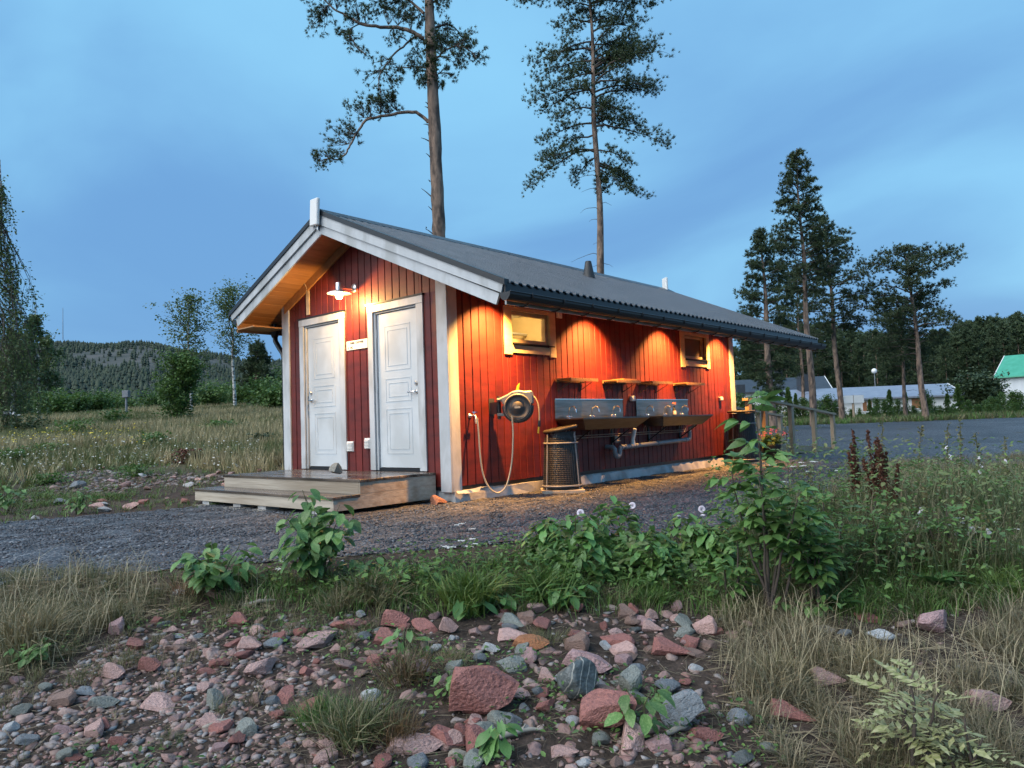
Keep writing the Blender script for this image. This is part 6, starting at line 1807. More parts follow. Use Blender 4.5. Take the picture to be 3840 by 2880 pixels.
leafy_bush(1010, 1330, 90, 40, 14, .09, 'broad green leaves below the bright grass tuft', 10, LM_BIND, 'seedling', 'plant', 5)
leafy_bush(1090, 1320, 120, 46, 20, .085, 'spreading arrow-shaped leaves at the back of the stones', 11, LM_BIND, 'seedling', 'plant', 6)
leafy_bush(1210, 1312, 160, 60, 34, .085, 'spreading arrow-shaped leaves behind the red back stones', 12, LM_BIND, 'seedling', 'plant', 8)
leafy_bush(60, 1445, 150, 72, 60, .045, 'low round green herb clump at the left edge of the stones', 14, name='herb_clump', cat='plant', canes=12)
leafy_bush(1740, 1330, 150, 60, 40, .055, 'low green herb at the foot of the elder shrub', 15, name='herb_clump', cat='plant', canes=10)
leafy_bush(20, 1110, 70, 90, 40, .11, 'dark leafy shoot on the bank at the left edge', 16, name='bank_shoot', cat='plant', canes=6)
leafy_bush(172, 1110, 80, 62, 60, .075, 'bright green shrublet on the bank behind the gravel', 17, name='bank_shoot', cat='plant', canes=9)
# bindweed mound, leaf by leaf
def bindweed():
    g = np.random.default_rng(31)
    P0 = GP(1330, 1262); r = empty('bindweed_mound', tuple(P0)); tag(r, 'bindweed mound with pale trumpet flowers before the red wall', 'plant')
    d0 = (P0 - CAM) @ FW
    blobs = [(1255, 1215, 120, .46), (1180, 1190, 70, .34), (1400, 1225, 120, .38), (1490, 1200, 110, .40), (1330, 1180, 100, .46), (1545, 1215, 70, .36)]
    spots = []
    for x, y, w, h in blobs:
        c = GP(x, y + 26); dd = (c - CAM) @ FW; wm = px2m(w, dd)
        spots.append((c, wm, h * 1.0))
    for c, wm, h in spots:
        for k in range(3):
            a = g.uniform(0, 6.28)
            MB().tube(bend(c - P0 + UPV * -.02, c - P0 + np.array([math.cos(a) * wm * .4, math.sin(a) * wm * .4, h * .85]), .1, 5, .03, g), [.004] * 5, 4).build('vine', M['stem'], r)
    def surf(n):
        out = []
        for i in range(n):
            c, wm, h = spots[int(g.integers(len(spots)))]
            v_ = g.standard_normal(3); v_ /= np.linalg.norm(v_)
            v_[2] = abs(v_[2])
            if v_ @ F3 > .45: v_ -= 2 * (v_ @ F3) * F3
            out.append((c + v_ * np.array([wm * .62, wm * .62, h]) * g.uniform(.80, 1.04), v_))
        return out
    for p, v_ in surf(290):
        hd = math.atan2(v_[1], v_[0]) - math.pi / 2 + g.uniform(-.7, .7)
        put_leaf(r, LM_BIND[int(g.integers(2))], tuple(p - P0), hd, -.3 - .7 * (1 - v_[2]) + g.uniform(-.3, .3), g.uniform(-.35, .35), g.uniform(.06, .105))
    inner = np.array([p - P0 for p, v_ in surf(1500)])
    inner = inner * np.array([1, 1, .93])
    n = len(inner)
    mm = rot_euler(g.uniform(-1, .2, n), g.uniform(-.6, .6, n), g.uniform(0, 6.28, n)) * (g.uniform(.05, .10, n))[:, None, None]
    o = link('inner_foliage', scatter_mesh('inner_foliage', HL_V, HL_F, inner, mm, g.random(n)), M['herb'], r); o['kind'] = 'stuff'
    fl = MB().lathe((0, 0, 0), (0, 0, 1), [(.004, -.045), (.009, -.02), (.020, -.004), (.034, .004), (.032, .006), (.016, .0)], 12)
    first = None
    for x, y, dd in [(1254, 1108, 6.6), (1220, 1140, 6.4), (1238, 1137, 6.4), (1280, 1150, 6.4), (1360, 1138, 6.6), (1368, 1136, 6.55), (1397, 1136, 6.6), (1467, 1120, 6.9), (1516, 1100, 7.0), (1518, 1118, 6.9), (1366, 1092, 7.2), (1102, 1170, 6.2), (1186, 1155, 6.3)]:
        p = at(x, y, dd) - P0
        if first is None:
            first = fl.build('trumpet_flower', M['petal'], r); o = first
        else:
            o = bpy.data.objects.new('trumpet_flower', first.data); COL.objects.link(o); o.parent = r
        o.location = tuple(p)
        dv = Vector((-FH[0] + g.normal(0, .4), -FH[1] + g.normal(0, .4), g.uniform(.1, .7)))
        o.rotation_euler = dv.to_track_quat('Z', 'Y').to_euler()
bindweed()
def bloom(x, y, d, label):
    p = at(x, y, d); r = empty('trumpet_flower', tuple(p)); tag(r, label, 'flower', 'single pale bindweed flowers')
    MB().lathe((0, 0, 0), (0, 0, 1), [(.004, -.045), (.009, -.02), (.022, -.004), (.036, .004), (.034, .006), (.016, .0)], 14).build('petals', M['petal'], r)
    gz_ = H(p[0], p[1]) - p[2]
    r.rotation_euler = Vector((-FH[0], -FH[1], .35)).to_track_quat('Z', 'Y').to_euler()
bloom(1065, 1214, 5.6, 'round pale flower facing us above the bright grass tuft')
bloom(1520, 1272, 5.6, 'drooping pale flower right of the pale upright rock')
bloom(1230, 1290, 5.1, 'pale flower low among the arrow-shaped leaves')

# grass tufts that stand out
def tuft(x, y, wpx, hpx, n, cols, label, seed, tmpl=CL_LUSH, spread=.30, wide=1.0):
    g = np.random.default_rng(seed); P = GP(x, y); d = (P - CAM) @ FW; H_ = px2m(hpx, d); W_ = px2m(wpx, d)
    r = empty('grass_tuft', tuple(P)); tag(r, label, 'grass')
    q_ = np.stack([g.normal(0, W_ * .16, n), g.normal(0, W_ * .16, n), np.zeros(n)], 1)
    out = q_[:, :2] / (W_ * .3)
    m = rot_euler(-out[:, 1] * .45, out[:, 0] * .45, g.uniform(0, 0, n)) @ rot_euler(0, 0, g.uniform(0, 6.28, n)) * (H_ * g.uniform(.55, 1.1, n))[:, None, None]
    m[:, :, :2] *= wide
    link('blades', scatter_mesh('blades', tmpl[0], tmpl[1], q_, m, g.random(n)), mat('tuft_blades', (.1, .1, .05), None, .5, tint=cols, transl=.25), r).name = 'blade_mass'
    return r
BRIGHT = [(.065, .125, .022), (.10, .17, .03), (.15, .21, .045)]
tuft(1012, 1318, 150, 118, 46, BRIGHT, 'bright yellow-green grass tuft in the middle of the strip', 1)
tuft(1185, 1290, 150, 75, 40, BRIGHT[:2] + LUSH, 'arching green grass tuft below the bindweed mound', 2, wide=1.4)
tuft(800, 1300, 120, 90, 34, STRAW[:2] + OLIVE[1:3], 'yellowing grass tuft right of the big raspberry bush', 3)
tuft(742, 1315, 120, 70, 34, STRAW, 'pale withered grass tuft behind the red stones', 4, CL_FINE)
tuft(775, 1590, 190, 130, 60, OLIVE + LUSH[:1], 'dark green rushy tuft in the front of the stony ground', 5, CL_FINE)
tuft(862, 1600, 130, 90, 40, [(.14, .075, .035), (.20, .11, .05), (.10, .085, .035)], 'rust-brown withered clump right of the dark rushy tuft', 25, CL_FINE)
tuft(880, 1475, 90, 100, 30, [(.13, .07, .04), (.10, .10, .04), (.18, .11, .06)], 'upright brown and green clump left of the largest red boulder', 26, CL_FINE)
tuft(700, 1560, 110, 90, 36, OLIVE[:2] + LUSH, 'green side of the rushy clump, left of it', 27, CL_FINE)
tuft(60, 1400, 170, 150, 40, STRAW[:3], 'tall dry grass tuft at the left edge', 6, CL_FINE)
tuft(985, 1428, 100, 50, 28, STRAW[1:3] + OLIVE[1:2], 'grey withered grass tuft above the largest red boulder', 7, CL_FINE)
tuft(1180, 1382, 130, 45, 26, OLIVE, 'low grass tuft between the orange and brown stones', 8, CL_FINE)
tuft(2160, 1285, 130, 75, 40, BRIGHT, 'bright grass tuft at the right edge', 9)
tuft(2140, 1235, 150, 60, 36, BRIGHT[:2] + LUSH, 'arching bright grass at the far right of the strip', 10, wide=1.3)
tuft(1868, 1262, 80, 50, 24, LUSH + OLIVE[:1], 'green grass tuft between the two broad-leaved plants', 11)
tuft(480, 1010, 60, 48, 36, STRAW[1:3], 'tall straw-coloured grass tuft left of the deck', 12, CL_FINE)
tuft(600, 1005, 50, 45, 30, STRAW[1:3], 'straw-coloured grass tuft against the left corner of the building', 13, CL_FINE)
tuft(1700, 1470, 110, 100, 30, STRAW[1:3] + OLIVE[2:], 'tall dry grass right of the red slab stones', 14, CL_FINE)
tuft(1885, 1460, 110, 110, 30, STRAW[:3], 'tall dry grass behind the cream-leaved sapling', 15, CL_FINE)
tuft(240, 1350, 120, 80, 30, STRAW[:2] + OLIVE[1:], 'dry grass tuft behind the mauve stone at the left', 16, CL_FINE)
tuft(420, 1275, 110, 60, 26, [(.22, .10, .05), (.28, .15, .08), (.18, .13, .07)], 'reddish withered tuft at the left raspberry bush', 17, CL_FINE)
tuft(1410, 1300, 110, 50, 30, BRIGHT[:2] + LUSH, 'green tuft at the right foot of the bindweed mound', 18)
tuft(360, 1600, 130, 34, 26, OLIVE[:2] + LUSH[:1], 'low green tuft in front of the small pink stones', 19, CL_FINE)
tuft(640, 1545, 90, 40, 22, OLIVE, 'low olive tuft left of the dark rushy tuft', 20, CL_FINE)

# shrubs with feathered leaves
def pinnate(n, w, seed, droop=.3, LW=.26):
    g = np.random.default_rng(seed); V = []; F = []
    for i in range(n):
        t = .18 + .78 * i / (n - 1); l = w * (.55 + .6 * math.sin(math.pi * t))
        for sgn in (-1, 1):
            b = len(V); o = np.array([0, t, -droop * t * t]); dirv = np.array([sgn * .85, .5, -.10]); sd = np.array([-.5 * sgn, .85, .0]) * LW * l
            V += [o, o + dirv * l * .45 + sd, o + dirv * l, o + dirv * l * .45 - sd]
            F += [(b, b + 1, b + 2), (b, b + 2, b + 3)]
    b = len(V)
    V += [np.array([0, .92, -droop * .85]), np.array([.09, 1.08, -droop]), np.array([0, 1.3, -droop * 1.3]), np.array([-.09, 1.08, -droop])]; F += [(b, b + 1, b + 2), (b, b + 2, b + 3)]
    b = len(V)
    V += [np.array([-.008, 0, 0]), np.array([.008, 0, 0]), np.array([.004, .5, -droop * .25]), np.array([-.004, .5, -droop * .25]), np.array([0, 1, -droop])]
    F += [(b, b + 1, b + 2), (b, b + 2, b + 3), (b + 3, b + 2, b + 4)]
    return npmesh('leaf', np.array(V), np.array(F), False)
def compound(seed, droop):
    g = np.random.default_rng(seed); V = []; F = []
    for (o, ang, ln) in (((0, .52, 0), 0, .48), ((0, .50, 0), .95, .42), ((0, .50, 0), -.95, .42), ((0, .22, 0), 1.15, .36), ((0, .22, 0), -1.15, .36)):
        b = len(V); n = 5; w = .34; ca, sa = math.cos(ang), math.sin(ang); rl = g.uniform(-.4, .4)
        for i in range(n + 1):
            t = i / n; ww = w * (math.sin(math.pi * min(1, t * .94 + .05)) ** .75) * (1 - .3 * t)
            for q in (-ww, 0, ww):
                x, y, z = q * ln, t * ln, (-droop * t * t + .3 * abs(q) + rl * q) * ln
                V.append((o[0] + x * ca + y * sa, o[1] - x * sa + y * ca, z - droop * .3 * (o[1] + y) ** 2))
        for i in range(n):
            a = b + 3 * i
            F += [(a, a + 1, a + 4), (a, a + 4, a + 3), (a + 1, a + 2, a + 5), (a + 1, a + 5, a + 4)]
    b = len(V)
    V += [(-.010, 0, 0), (.010, 0, 0), (.006, .52, -.03), (-.006, .52, -.03)]; F += [(b, b + 1, b + 2), (b, b + 2, b + 3)]
    return npmesh('leaf', np.array(V), np.array(F), True)
LM_ELD = [compound(1, .35), compound(2, .6)]; LM_ROW = [pinnate(6, .34, 3, .25, .17), pinnate(5, .38, 4, .45, .17)]
for me in LM_ELD: me.materials.append(M['elder'])
M['cream'] = mat('cream_leaflet', (.22, .25, .08), (.50, .47, .26), .5, 7, transl=.25)
for me in LM_ROW: me.materials.append(M['cream'])
LM_ROWG = [me.copy() for me in LM_ROW]
for me in LM_ROWG: me.materials.clear(); me.materials.append(M['herbg'] if 'herbg' in M else M['elder'])
def feather_shrub(x, y, wpx, hpx, stems, nleaf, leaf, meshes, label, seed, name='elder_shrub', cat='shrub', t0=.15):
    g = np.random.default_rng(seed); P = GP(x, y); d = (P - CAM) @ FW; W_, H_ = px2m(wpx, d), px2m(hpx, d)
    r = empty(name, tuple(P)); tag(r, label, cat)
    for k in range(stems):
        a = g.uniform(0, 6.28); rr = W_ * .32 * (k > 0) * math.sqrt(g.random()); hh = H_ * (1.0 if k == 0 else g.uniform(.45, .85))
        pts = np.array(bend((g.normal(0, .04), g.normal(0, .04), -.03), (math.cos(a) * rr, math.sin(a) * rr, hh), .03, 7, .012, g))
        MB().tube(pts, list(np.linspace(.011, .003, 7)), 6).build('stem', M['barkdark'], r)
        m = nleaf // stems
        for i in range(m):
            t = t0 + (1 - t0) * (i + .6) / m
            j = min(int(t * 6), 5); q_ = pts[j] + (pts[j + 1] - pts[j]) * (t * 6 - j)
            hd = i * 2.4 + g.uniform(-.4, .4)
            put_leaf(r, meshes[int(g.integers(2))], tuple(q_), hd, g.uniform(.0, .55) * (1.3 if t > .9 else 1) - .1 + (.35 if meshes is LM_ELD else 0), g.uniform(-.3, .3), leaf * g.uniform(.7, 1.15) * (1.05 - (.35 * max(0, t - .7) if meshes is not LM_ELD else .25 * (1 - t))))
    return r
feather_shrub(1655, 1330, 330, 450, 7, 77, .225, LM_ELD, 'tall elder shrub in front of the far end of the red wall', 3, t0=.5)
feather_shrub(1760, 1325, 180, 220, 5, 45, .20, LM_ELD, 'lower elder shoot right of the tall elder shrub', 4, t0=.4)
feather_shrub(1600, 1320, 110, 150, 3, 22, .17, LM_ELD, 'small elder shoot left of the tall elder shrub', 5)
feather_shrub(1985, 1660, 190, 215, 5, 30, .17, LM_ROW, 'cream-leaved rowan sapling at the bottom right', 6, 'rowan_sapling', 'sapling', .35)
feather_shrub(2090, 1700, 150, 150, 4, 18, .17, LM_ROW, 'cream-leaved rowan sapling in the bottom right corner', 7, 'rowan_sapling', 'sapling', .35)
feather_shrub(1790, 1250, 150, 170, 6, 70, .20, LM_ROWG, 'ferny green shrub behind the broad-leaved plant on the right', 8, 'ferny_shrub', 'shrub', .1)
feather_shrub(1900, 1230, 170, 150, 6, 60, .20, LM_ROWG, 'ferny green shrub among the foxgloves', 9, 'ferny_shrub', 'shrub', .1)
feather_shrub(2050, 1220, 170, 130, 6, 54, .19, LM_ROWG, 'ferny green shrub at the right of the strip', 10, 'ferny_shrub', 'shrub', .1)
# broad-leaved rosettes
def rosette(x, y, wpx, n, label, seed):
    g = np.random.default_rng(seed); P = GP(x, y); d = (P - CAM) @ FW; L_ = px2m(wpx, d) * .62
    r = empty('broad_leaved_plant', tuple(P)); tag(r, label, 'plant')
    for k in range(n):
        hd = 6.28 * k / n + g.uniform(-.3, .3)
        put_leaf(r, LM_HOSTA[k % 2], (0, 0, .03), hd, g.uniform(.35, .9), g.uniform(-.2, .2), L_ * g.uniform(.75, 1.1))
rosette(1806, 1318, 95, 11, 'broad-leaved plant with drooping leaves above the small stones on the right', 1)
rosette(2020, 1275, 120, 13, 'broad-leaved plant behind the brown stone on the right', 2)
# rusty dock spikes
def dock(x, y, hpx, n, label, seed):
    g = np.random.default_rng(seed); P = GP(x, y); d = (P - CAM) @ FW; H_ = px2m(hpx, d)
    r = empty('dock_plant', tuple(P)); tag(r, label, 'plant', 'rusty dock plants')
    for k in range(n):
        tip = np.array([R3[0], R3[1], 0]) * g.uniform(-.14, .14) * H_ + F3 * g.uniform(-.08, .08) * H_ + UPV * H_ * (1 if k == 0 else g.uniform(.68, .96))
        pts = np.array(bend((0, 0, -.03), tip, .02, 6, .006, g))
        MB().tube(pts, .0045, 5).build('stalk', M['rust'], r)
        m = 230; t = .45 + .55 * g.random(m)
        j = np.minimum((t * 5).astype(int), 4)
        q_ = pts[j] + (pts[j + 1] - pts[j]) * (t * 5 - j)[:, None] + g.standard_normal((m, 3)) * .0135 * (1.25 - t)[:, None] * 1.6
        mm = rot_euler(g.uniform(0, 6, m), g.uniform(0, 6, m), g.uniform(0, 6, m)) * g.uniform(.008, .016, m)[:, None, None]
        link('seed_spike', scatter_mesh('seed_spike', ICO_V[:6] * np.array([1, .7, .5]), np.array([(0, 5, 1), (0, 1, 2), (1, 5, 4), (5, 4, 2), (0, 2, 4), (1, 3, 4)]), q_, mm), M['rust'], r)['kind'] = 'stuff'
dock(1860, 1125, 195, 4, 'rusty brown dock with seed spikes, left of the three', 1)
dock(1897, 1135, 205, 4, 'rusty brown dock with seed spikes, middle of the three', 2)
dock(1925, 1140, 195, 3, 'rusty brown dock with seed spikes, right of the three', 3)
dock(1765, 1310, 120, 2, 'small rusty seed spike in front of the ferny shrub', 4)
# foxgloves: spent green spikes and some pale bells
BELL = MB().lathe((0, 0, 0), (0, 0, -1), [(.003, 0), (.010, .012), (.012, .03), (.016, .042)], 8)
bell_me = None
def foxglove(x, y, hpx, bells, label, seed):
    global bell_me
    g = np.random.default_rng(seed); P = GP(x, y); d = (P - CAM) @ FW; H_ = px2m(hpx, d)
    r = empty('foxglove', tuple(P)); tag(r, label, 'plant', 'foxgloves on the right of the strip')
    pts = np.array(bend((0, 0, -.03), R3 * g.uniform(-.08, .12) * H_ + UPV * H_, .03, 7, .004, g))
    MB().tube(pts, list(np.linspace(.006, .003, 7)), 5).build('stalk', M['stem'], r)
    m = 90; t = .40 + .6 * g.random(m); j = np.minimum((t * 6).astype(int), 5)
    q_ = pts[j] + (pts[j + 1] - pts[j]) * (t * 6 - j)[:, None] + g.standard_normal((m, 3)) * .012
    mm = rot_euler(g.uniform(0, 6, m), g.uniform(0, 6, m), g.uniform(0, 6, m)) * g.uniform(.010, .020, m)[:, None, None]
    link('seed_spike', scatter_mesh('seed_spike', HL_V * 1.6, HL_F, q_, mm, g.random(m)), mat('foxglove_pod', (.09, .11, .04), (.16, .14, .06), .6), r)['kind'] = 'stuff'
    for k in range(bells):
        q1 = pts[int(g.integers(2, 5))] + g.standard_normal(3) * .03
        if bell_me is None:
            o = BELL.build('bell_flower', M['petal'], r); bell_me = o.data
        else:
            o = bpy.data.objects.new('bell_flower', bell_me); COL.objects.link(o); o.parent = r
        o.location = tuple(q1); o.rotation_euler = (g.uniform(-.7, .7), g.uniform(-.7, .7), 0)
for k, (x, y, h, nb, lab) in enumerate([(1905, 1085, 190, 0, 'tallest spent foxglove, rising behind the docks'), (1982, 1090, 170, 0, 'spent foxglove just right of the docks'), (2046, 1090, 175, 4, 'foxglove with a few pale bells, second right of the docks'), (2077, 1085, 190, 0, 'spent foxglove in front of the gravel, third right of the docks'), (2126, 1085, 150, 5, 'foxglove with pale bells, fourth right of the docks'),
                                      (2175, 1090, 145, 2, 'spent foxglove at the right edge'), (1994, 1180, 150, 6, 'short foxglove with lilac bells right of the docks'), (2085, 1200, 120, 6, 'short foxglove with lilac bells in the right strip'), (2128, 1215, 110, 6, 'short foxglove with lilac bells near the right edge'), (1707, 1075, 185, 0, 'spent foxglove in front of the ramp'), (1748, 1130, 120, 0, 'spent foxglove beside the elder shrub')]):
    foxglove(x, y, h, nb, lab, 40 + k)
# yarrow: flat white heads
def yarrow(x, y, n, wpx, hpx, label, seed):
    g = np.random.default_rng(seed); P = GP(x, y); d = (P - CAM) @ FW; W_, H_ = px2m(wpx, d), px2m(hpx, d)
    r = empty('yarrow', tuple(P)); tag(r, label, 'plant', 'white yarrow')
    for k in range(n):
        tip = R3 * g.uniform(-.5, .5) * W_ + F3 * g.uniform(-.3, .3) * W_ + UPV * H_ * g.uniform(.6, 1.0)
        MB().tube(bend((tip[0] * .4, tip[1] * .4, -.02), tip, .03, 4), .002, 4).build('stalk', M['stem'], r)
        m = 16; q_ = tip + np.stack([g.normal(0, .014, m), g.normal(0, .014, m), g.normal(0, .002, m)], 1)
        link('flower_head', scatter_mesh('flower_head', DOT[0], DOT[1], q_, np.repeat(np.eye(3)[None], m, 0) * .0075), M['petalw'], r)
yarrow(1012, 1245, 7, 110, 90, 'white yarrow left of the bindweed mound', 1)
yarrow(1000, 1170, 3, 50, 40, 'white yarrow at the edge of the gravel', 2)
yarrow(1730, 1140, 9, 150, 150, 'white yarrow in front of the ramp', 3)
yarrow(600, 1275, 2, 40, 62, 'white yarrow left of the big raspberry bush', 4)
yarrow(1960, 1190, 7, 160, 60, 'white yarrow among the ferny shrubs', 5)
yarrow(2100, 1190, 6, 160, 70, 'white yarrow near the right edge', 6)
# driftwood and roots among the stones
for x, y, l, lab in ((560, 1310, 70, 'grey weathered branch behind the red stones'), (1460, 1590, 60, 'broken twig by the blue-grey boulder'), (470, 1574, 60, 'dark weathered stick in front of the pebbles'), (1110, 1600, 130, 'thin dark root crossing the front soil')):
    P = GP(x, y); d = (P - CAM) @ FW; L_ = px2m(l, d)
    r = empty('fallen_branch', tuple(P)); tag(r, lab, 'branch')
    a = random.uniform(-.4, .4); dv = R3 * math.cos(a) + F3 * math.sin(a)
    MB().tube(bend(-dv * L_ / 2 + UPV * .015, dv * L_ / 2 + UPV * .03, .04, 7, .01, g), [.006, .012, .014, .014, .012, .009, .004], 7).build('wood', M['greywood'], r)
    MB().tube([dv * L_ * .1 + UPV * .025, dv * L_ * .22 + UPV * .06], [.007, .003], 5).build('side_twig', M['greywood'], r)

# low shrubs and dead clumps scattered over the meadow
for k, (x, y, w, h, c, lab) in enumerate([(60, 935, 70, 34, 'b', 'dark low shrub on the meadow below the weeping birch'), (165, 940, 90, 34, 'g', 'low green shrub in the middle of the left meadow'), (250, 915, 60, 30, 'g', 'low green shrub below the square path light'), (405, 1000, 50, 30, 'b', 'dark dead clump on the meadow near the deck'), (330, 965, 60, 30, 'g', 'low shrub on the meadow below the bright bush'), (560, 960, 50, 22, 'b', 'dark clump on the meadow beside the building'), (95, 985, 80, 26, 'g', 'spreading herb at the left of the meadow'), (480, 935, 60, 26, 'g', 'low shrub on the meadow below the pale-trunked birch'), (25, 1000, 60, 30, 'g', 'spreading herb at the left edge of the meadow'), (290, 1030, 70, 24, 'g', 'green herb at the upper edge of the stony bank'), (110, 1045, 70, 22, 'g', 'green herb on the stony bank at the left')]):
    g = np.random.default_rng(700 + k); P = GP(x, y); d = (P - CAM) @ FW; W_, H_ = px2m(w, d), px2m(h, d)
    r = empty('meadow_shrub', tuple(P)); tag(r, lab, 'shrub')
    n = 420; q_ = g.standard_normal((n, 3)) * np.array([W_ * .24, W_ * .24, 0]) + UPV * (H_ * g.random(n) ** 1.2)[:, None]
    for j in range(5):
        a = g.uniform(0, 6.28); MB().tube([(0, 0, -.03), (math.cos(a) * W_ * .2, math.sin(a) * W_ * .2, H_ * .8)], [.008, .003], 4).build('stem', M['barkdark'], r)
    leaves('foliage', q_, .055 * d / 14, M['rust'] if c == 'b' and k == 3 else M['needle'] if c == 'b' else M['bushleaf'], r, g)
# ================================================================== far buildings and small things beyond the yard
def B4(x, y, d): return atS(2640 + x * .5425, 1100 + y * .5425, d)
M['palewall'] = mat('pale_board_wall', (.52, .56, .60), (.60, .64, .68), .7, 2, stretch=(1, 1, .2))
M['whitewall'] = mat('white_render', (.66, .67, .67), (.74, .75, .75), .7, 1)
M['greenroof'] = mat('green_metal_roof', (.055, .30, .19), (.075, .36, .24), .45, 1.5)
M['darkroof'] = mat('dark_tile_roof', (.030, .034, .042), (.045, .05, .06), .5, 3)
M['lightroof'] = mat('light_metal_roof', (.19, .22, .28), (.24, .27, .33), .4, 2)
def far_house(name, label, pr, pl, ridge_z, width, wallm, roofm, over=.5, base=0.0, plank=None, ridge_shift=.5):
    pr, pl = np.array(pr), np.array(pl)
    ez = (pr[2] + pl[2]) / 2
    u = pl - pr; u[2] = 0; L_ = np.linalg.norm(u); u /= L_
    w = np.array([-u[1], u[0], 0.]);
    if w @ F3 < 0: w = -w
    o = np.array([pr[0], pr[1], base]); ez -= base; rz2 = ridge_z - base
    r = empty(name, tuple(o)); tag(r, label, 'house')
    f = lambda a, b, z: u * a + w * b + UPV * z
    wl_ = MB()
    wl_.add([f(over, over, 0), f(L_ - over, over, 0), f(L_ - over, width - over, 0), f(over, width - over, 0), f(over, over, ez + .1), f(L_ - over, over, ez + .1), f(L_ - over, width - over, ez + .1), f(over, width - over, ez + .1), f(over, width / 2, rz2 - .15), f(L_ - over, width / 2, rz2 - .15)],
            [(0, 1, 5, 4), (1, 2, 6, 9, 5), (2, 3, 7, 6), (3, 0, 4, 8, 7)])
    wl_.build('wall', wallm, r)
    for s0, s1 in ((0.0, width / 2), (width, width / 2)):
        b = MB(); t = .14
        b.add([f(0, s0, ez), f(L_, s0, ez), f(L_, s1, rz2), f(0, s1, rz2), f(0, s0, ez - t), f(L_, s0, ez - t), f(L_, s1, rz2 - t), f(0, s1, rz2 - t)], [(0, 1, 2, 3), (7, 6, 5, 4), (0, 4, 5, 1), (1, 5, 6, 2), (3, 2, 6, 7), (0, 3, 7, 4)])
        b.build('roof_slope', roofm, r)
    for a0 in (-.03, L_ - .05):
        for s0 in (0, width):
            b = MB()
            b.add([f(a0, s0, ez + .03), f(a0 + .08, s0, ez + .03), f(a0 + .08, width / 2, rz2 + .03), f(a0, width / 2, rz2 + .03), f(a0, s0, ez - .25), f(a0 + .08, s0, ez - .25), f(a0 + .08, width / 2, rz2 - .25), f(a0, width / 2, rz2 - .25)], [(0, 1, 2, 3), (7, 6, 5, 4), (0, 4, 5, 1), (1, 5, 6, 2), (3, 2, 6, 7), (0, 3, 7, 4)])
            b.build('verge_board', M['whitewall'], r)
    def window(a, z, ww, hh, m=M['glass']):
        wo = MB().obox(f(a, over - .03, z), u * ww / 2, w * .03, UPV * hh / 2).build('window', M['whitewall'], r)
        for k in (-1, 1):
            MB().obox(f(a + k * ww * .235, over - .07, z), u * ww * .19, w * .012, UPV * hh * .40).build('pane', m, wo)
    return r, f, window, L_
hb_, f_, win_, L1 = far_house('long_building', 'long low building with light metal roof behind the row of saplings', B4(1812, 692, 66), B4(480, 752, 69), B4(1750, 620, 70)[2], 8.0, M['whitewall'], M['lightroof'], .45, .35)
win_(3.6, 1.05, 1.9, 1.1, mat('warm_blind', (.30, .14, .06), None, .6)); win_(8.2, .95, .9, 1.1, mat('brown_door', (.28, .12, .05), None, .6)); win_(12.5, 1.05, 1.4, .9); win_(18, 1.05, 1.4, .9)
for a, w_, h_ in ((13.0, 1.0, 2.1), (19.0, .8, 1.2)):
    q_ = f_(a, 3.6, 0); rz2 = B4(1750, 620, 70)[2] - .35
    MB().obox(q_ + UPV * (rz2 + h_ / 2 - .5), R3 * w_ / 2, F3 * w_ / 2, UPV * (h_ / 2)).build('chimney', M['darkroof'], hb_)
hb_, f_, win_, L2 = far_house('dark_roofed_house', 'house with dark tiled roof behind the trunks beyond the ramp', B4(888, 660, 80), B4(60, 690, 83), B4(870, 572, 85)[2], 9.0, M['whitewall'], M['darkroof'], .5, .5)
MB().obox(f_(5.1, 3.1, B4(870, 572, 85)[2] - .2), R3 * .35, F3 * .35, UPV * .5).build('chimney', M['darkroof'], hb_)
win_(4, 1.6, 1.2, 1.2); win_(9, 1.6, 1.2, 1.2)
hb_, f_, win_, L3 = far_house('green_roofed_house', 'pale house with bright green roof at the right edge', B4(2700, 545, 78), B4(1998, 572, 85), B4(1965, 435, 88)[2], 9.5, M['palewall'], M['greenroof'], .5, .6)
win_(L3 - 4.6, B4(2133, 597, 85)[2] - .6, 1.45, 1.05); win_(L3 - 10, B4(2133, 597, 85)[2] - .6, 1.4, 1.05); win_(L3 - 4.6, 1.3, 1.4, 1.1)
# dormer
dz = B4(2190, 520, 86)[2] - .6
b = MB(); c = f_(L3 - 8.2, 1.2, dz)
b.obox(c, R3 * 1.3, F3 * 1.2, UPV * .75); b.build('dormer', M['palewall'], hb_)
MB().add([c + R3 * 1.6 - F3 * 1.5 + UPV * .6, c - F3 * 1.5 + UPV * 1.75, c - R3 * 1.6 - F3 * 1.5 + UPV * .6, c + R3 * 1.6 + F3 * 2.5 + UPV * .6, c + F3 * 2.5 + UPV * 1.75, c - R3 * 1.6 + F3 * 2.5 + UPV * .6], [(0, 1, 4, 3), (1, 2, 5, 4), (0, 2, 1)]).build('dormer_roof', M['greenroof'], hb_)
# globe lamp
p = B4(1187, 700, 75); p[2] = H(p[0], p[1]); z = B4(1185, 550, 75)[2] - p[2]
r = empty('street_lamp', tuple(p)); tag(r, 'white globe street lamp rising above the long low roof', 'street lamp')
MB().tube([(0, 0, 0), (0, 0, z)], [.06, .035], 8).build('pole', M['greypipe'], r)
MB().lathe((0, 0, z), (0, 0, 1), [(.05, -.05), (.20, .02), (.27, .18), (.24, .34), (.10, .46), (0, .47)], 16).build('globe', M['whiteplastic'], r)
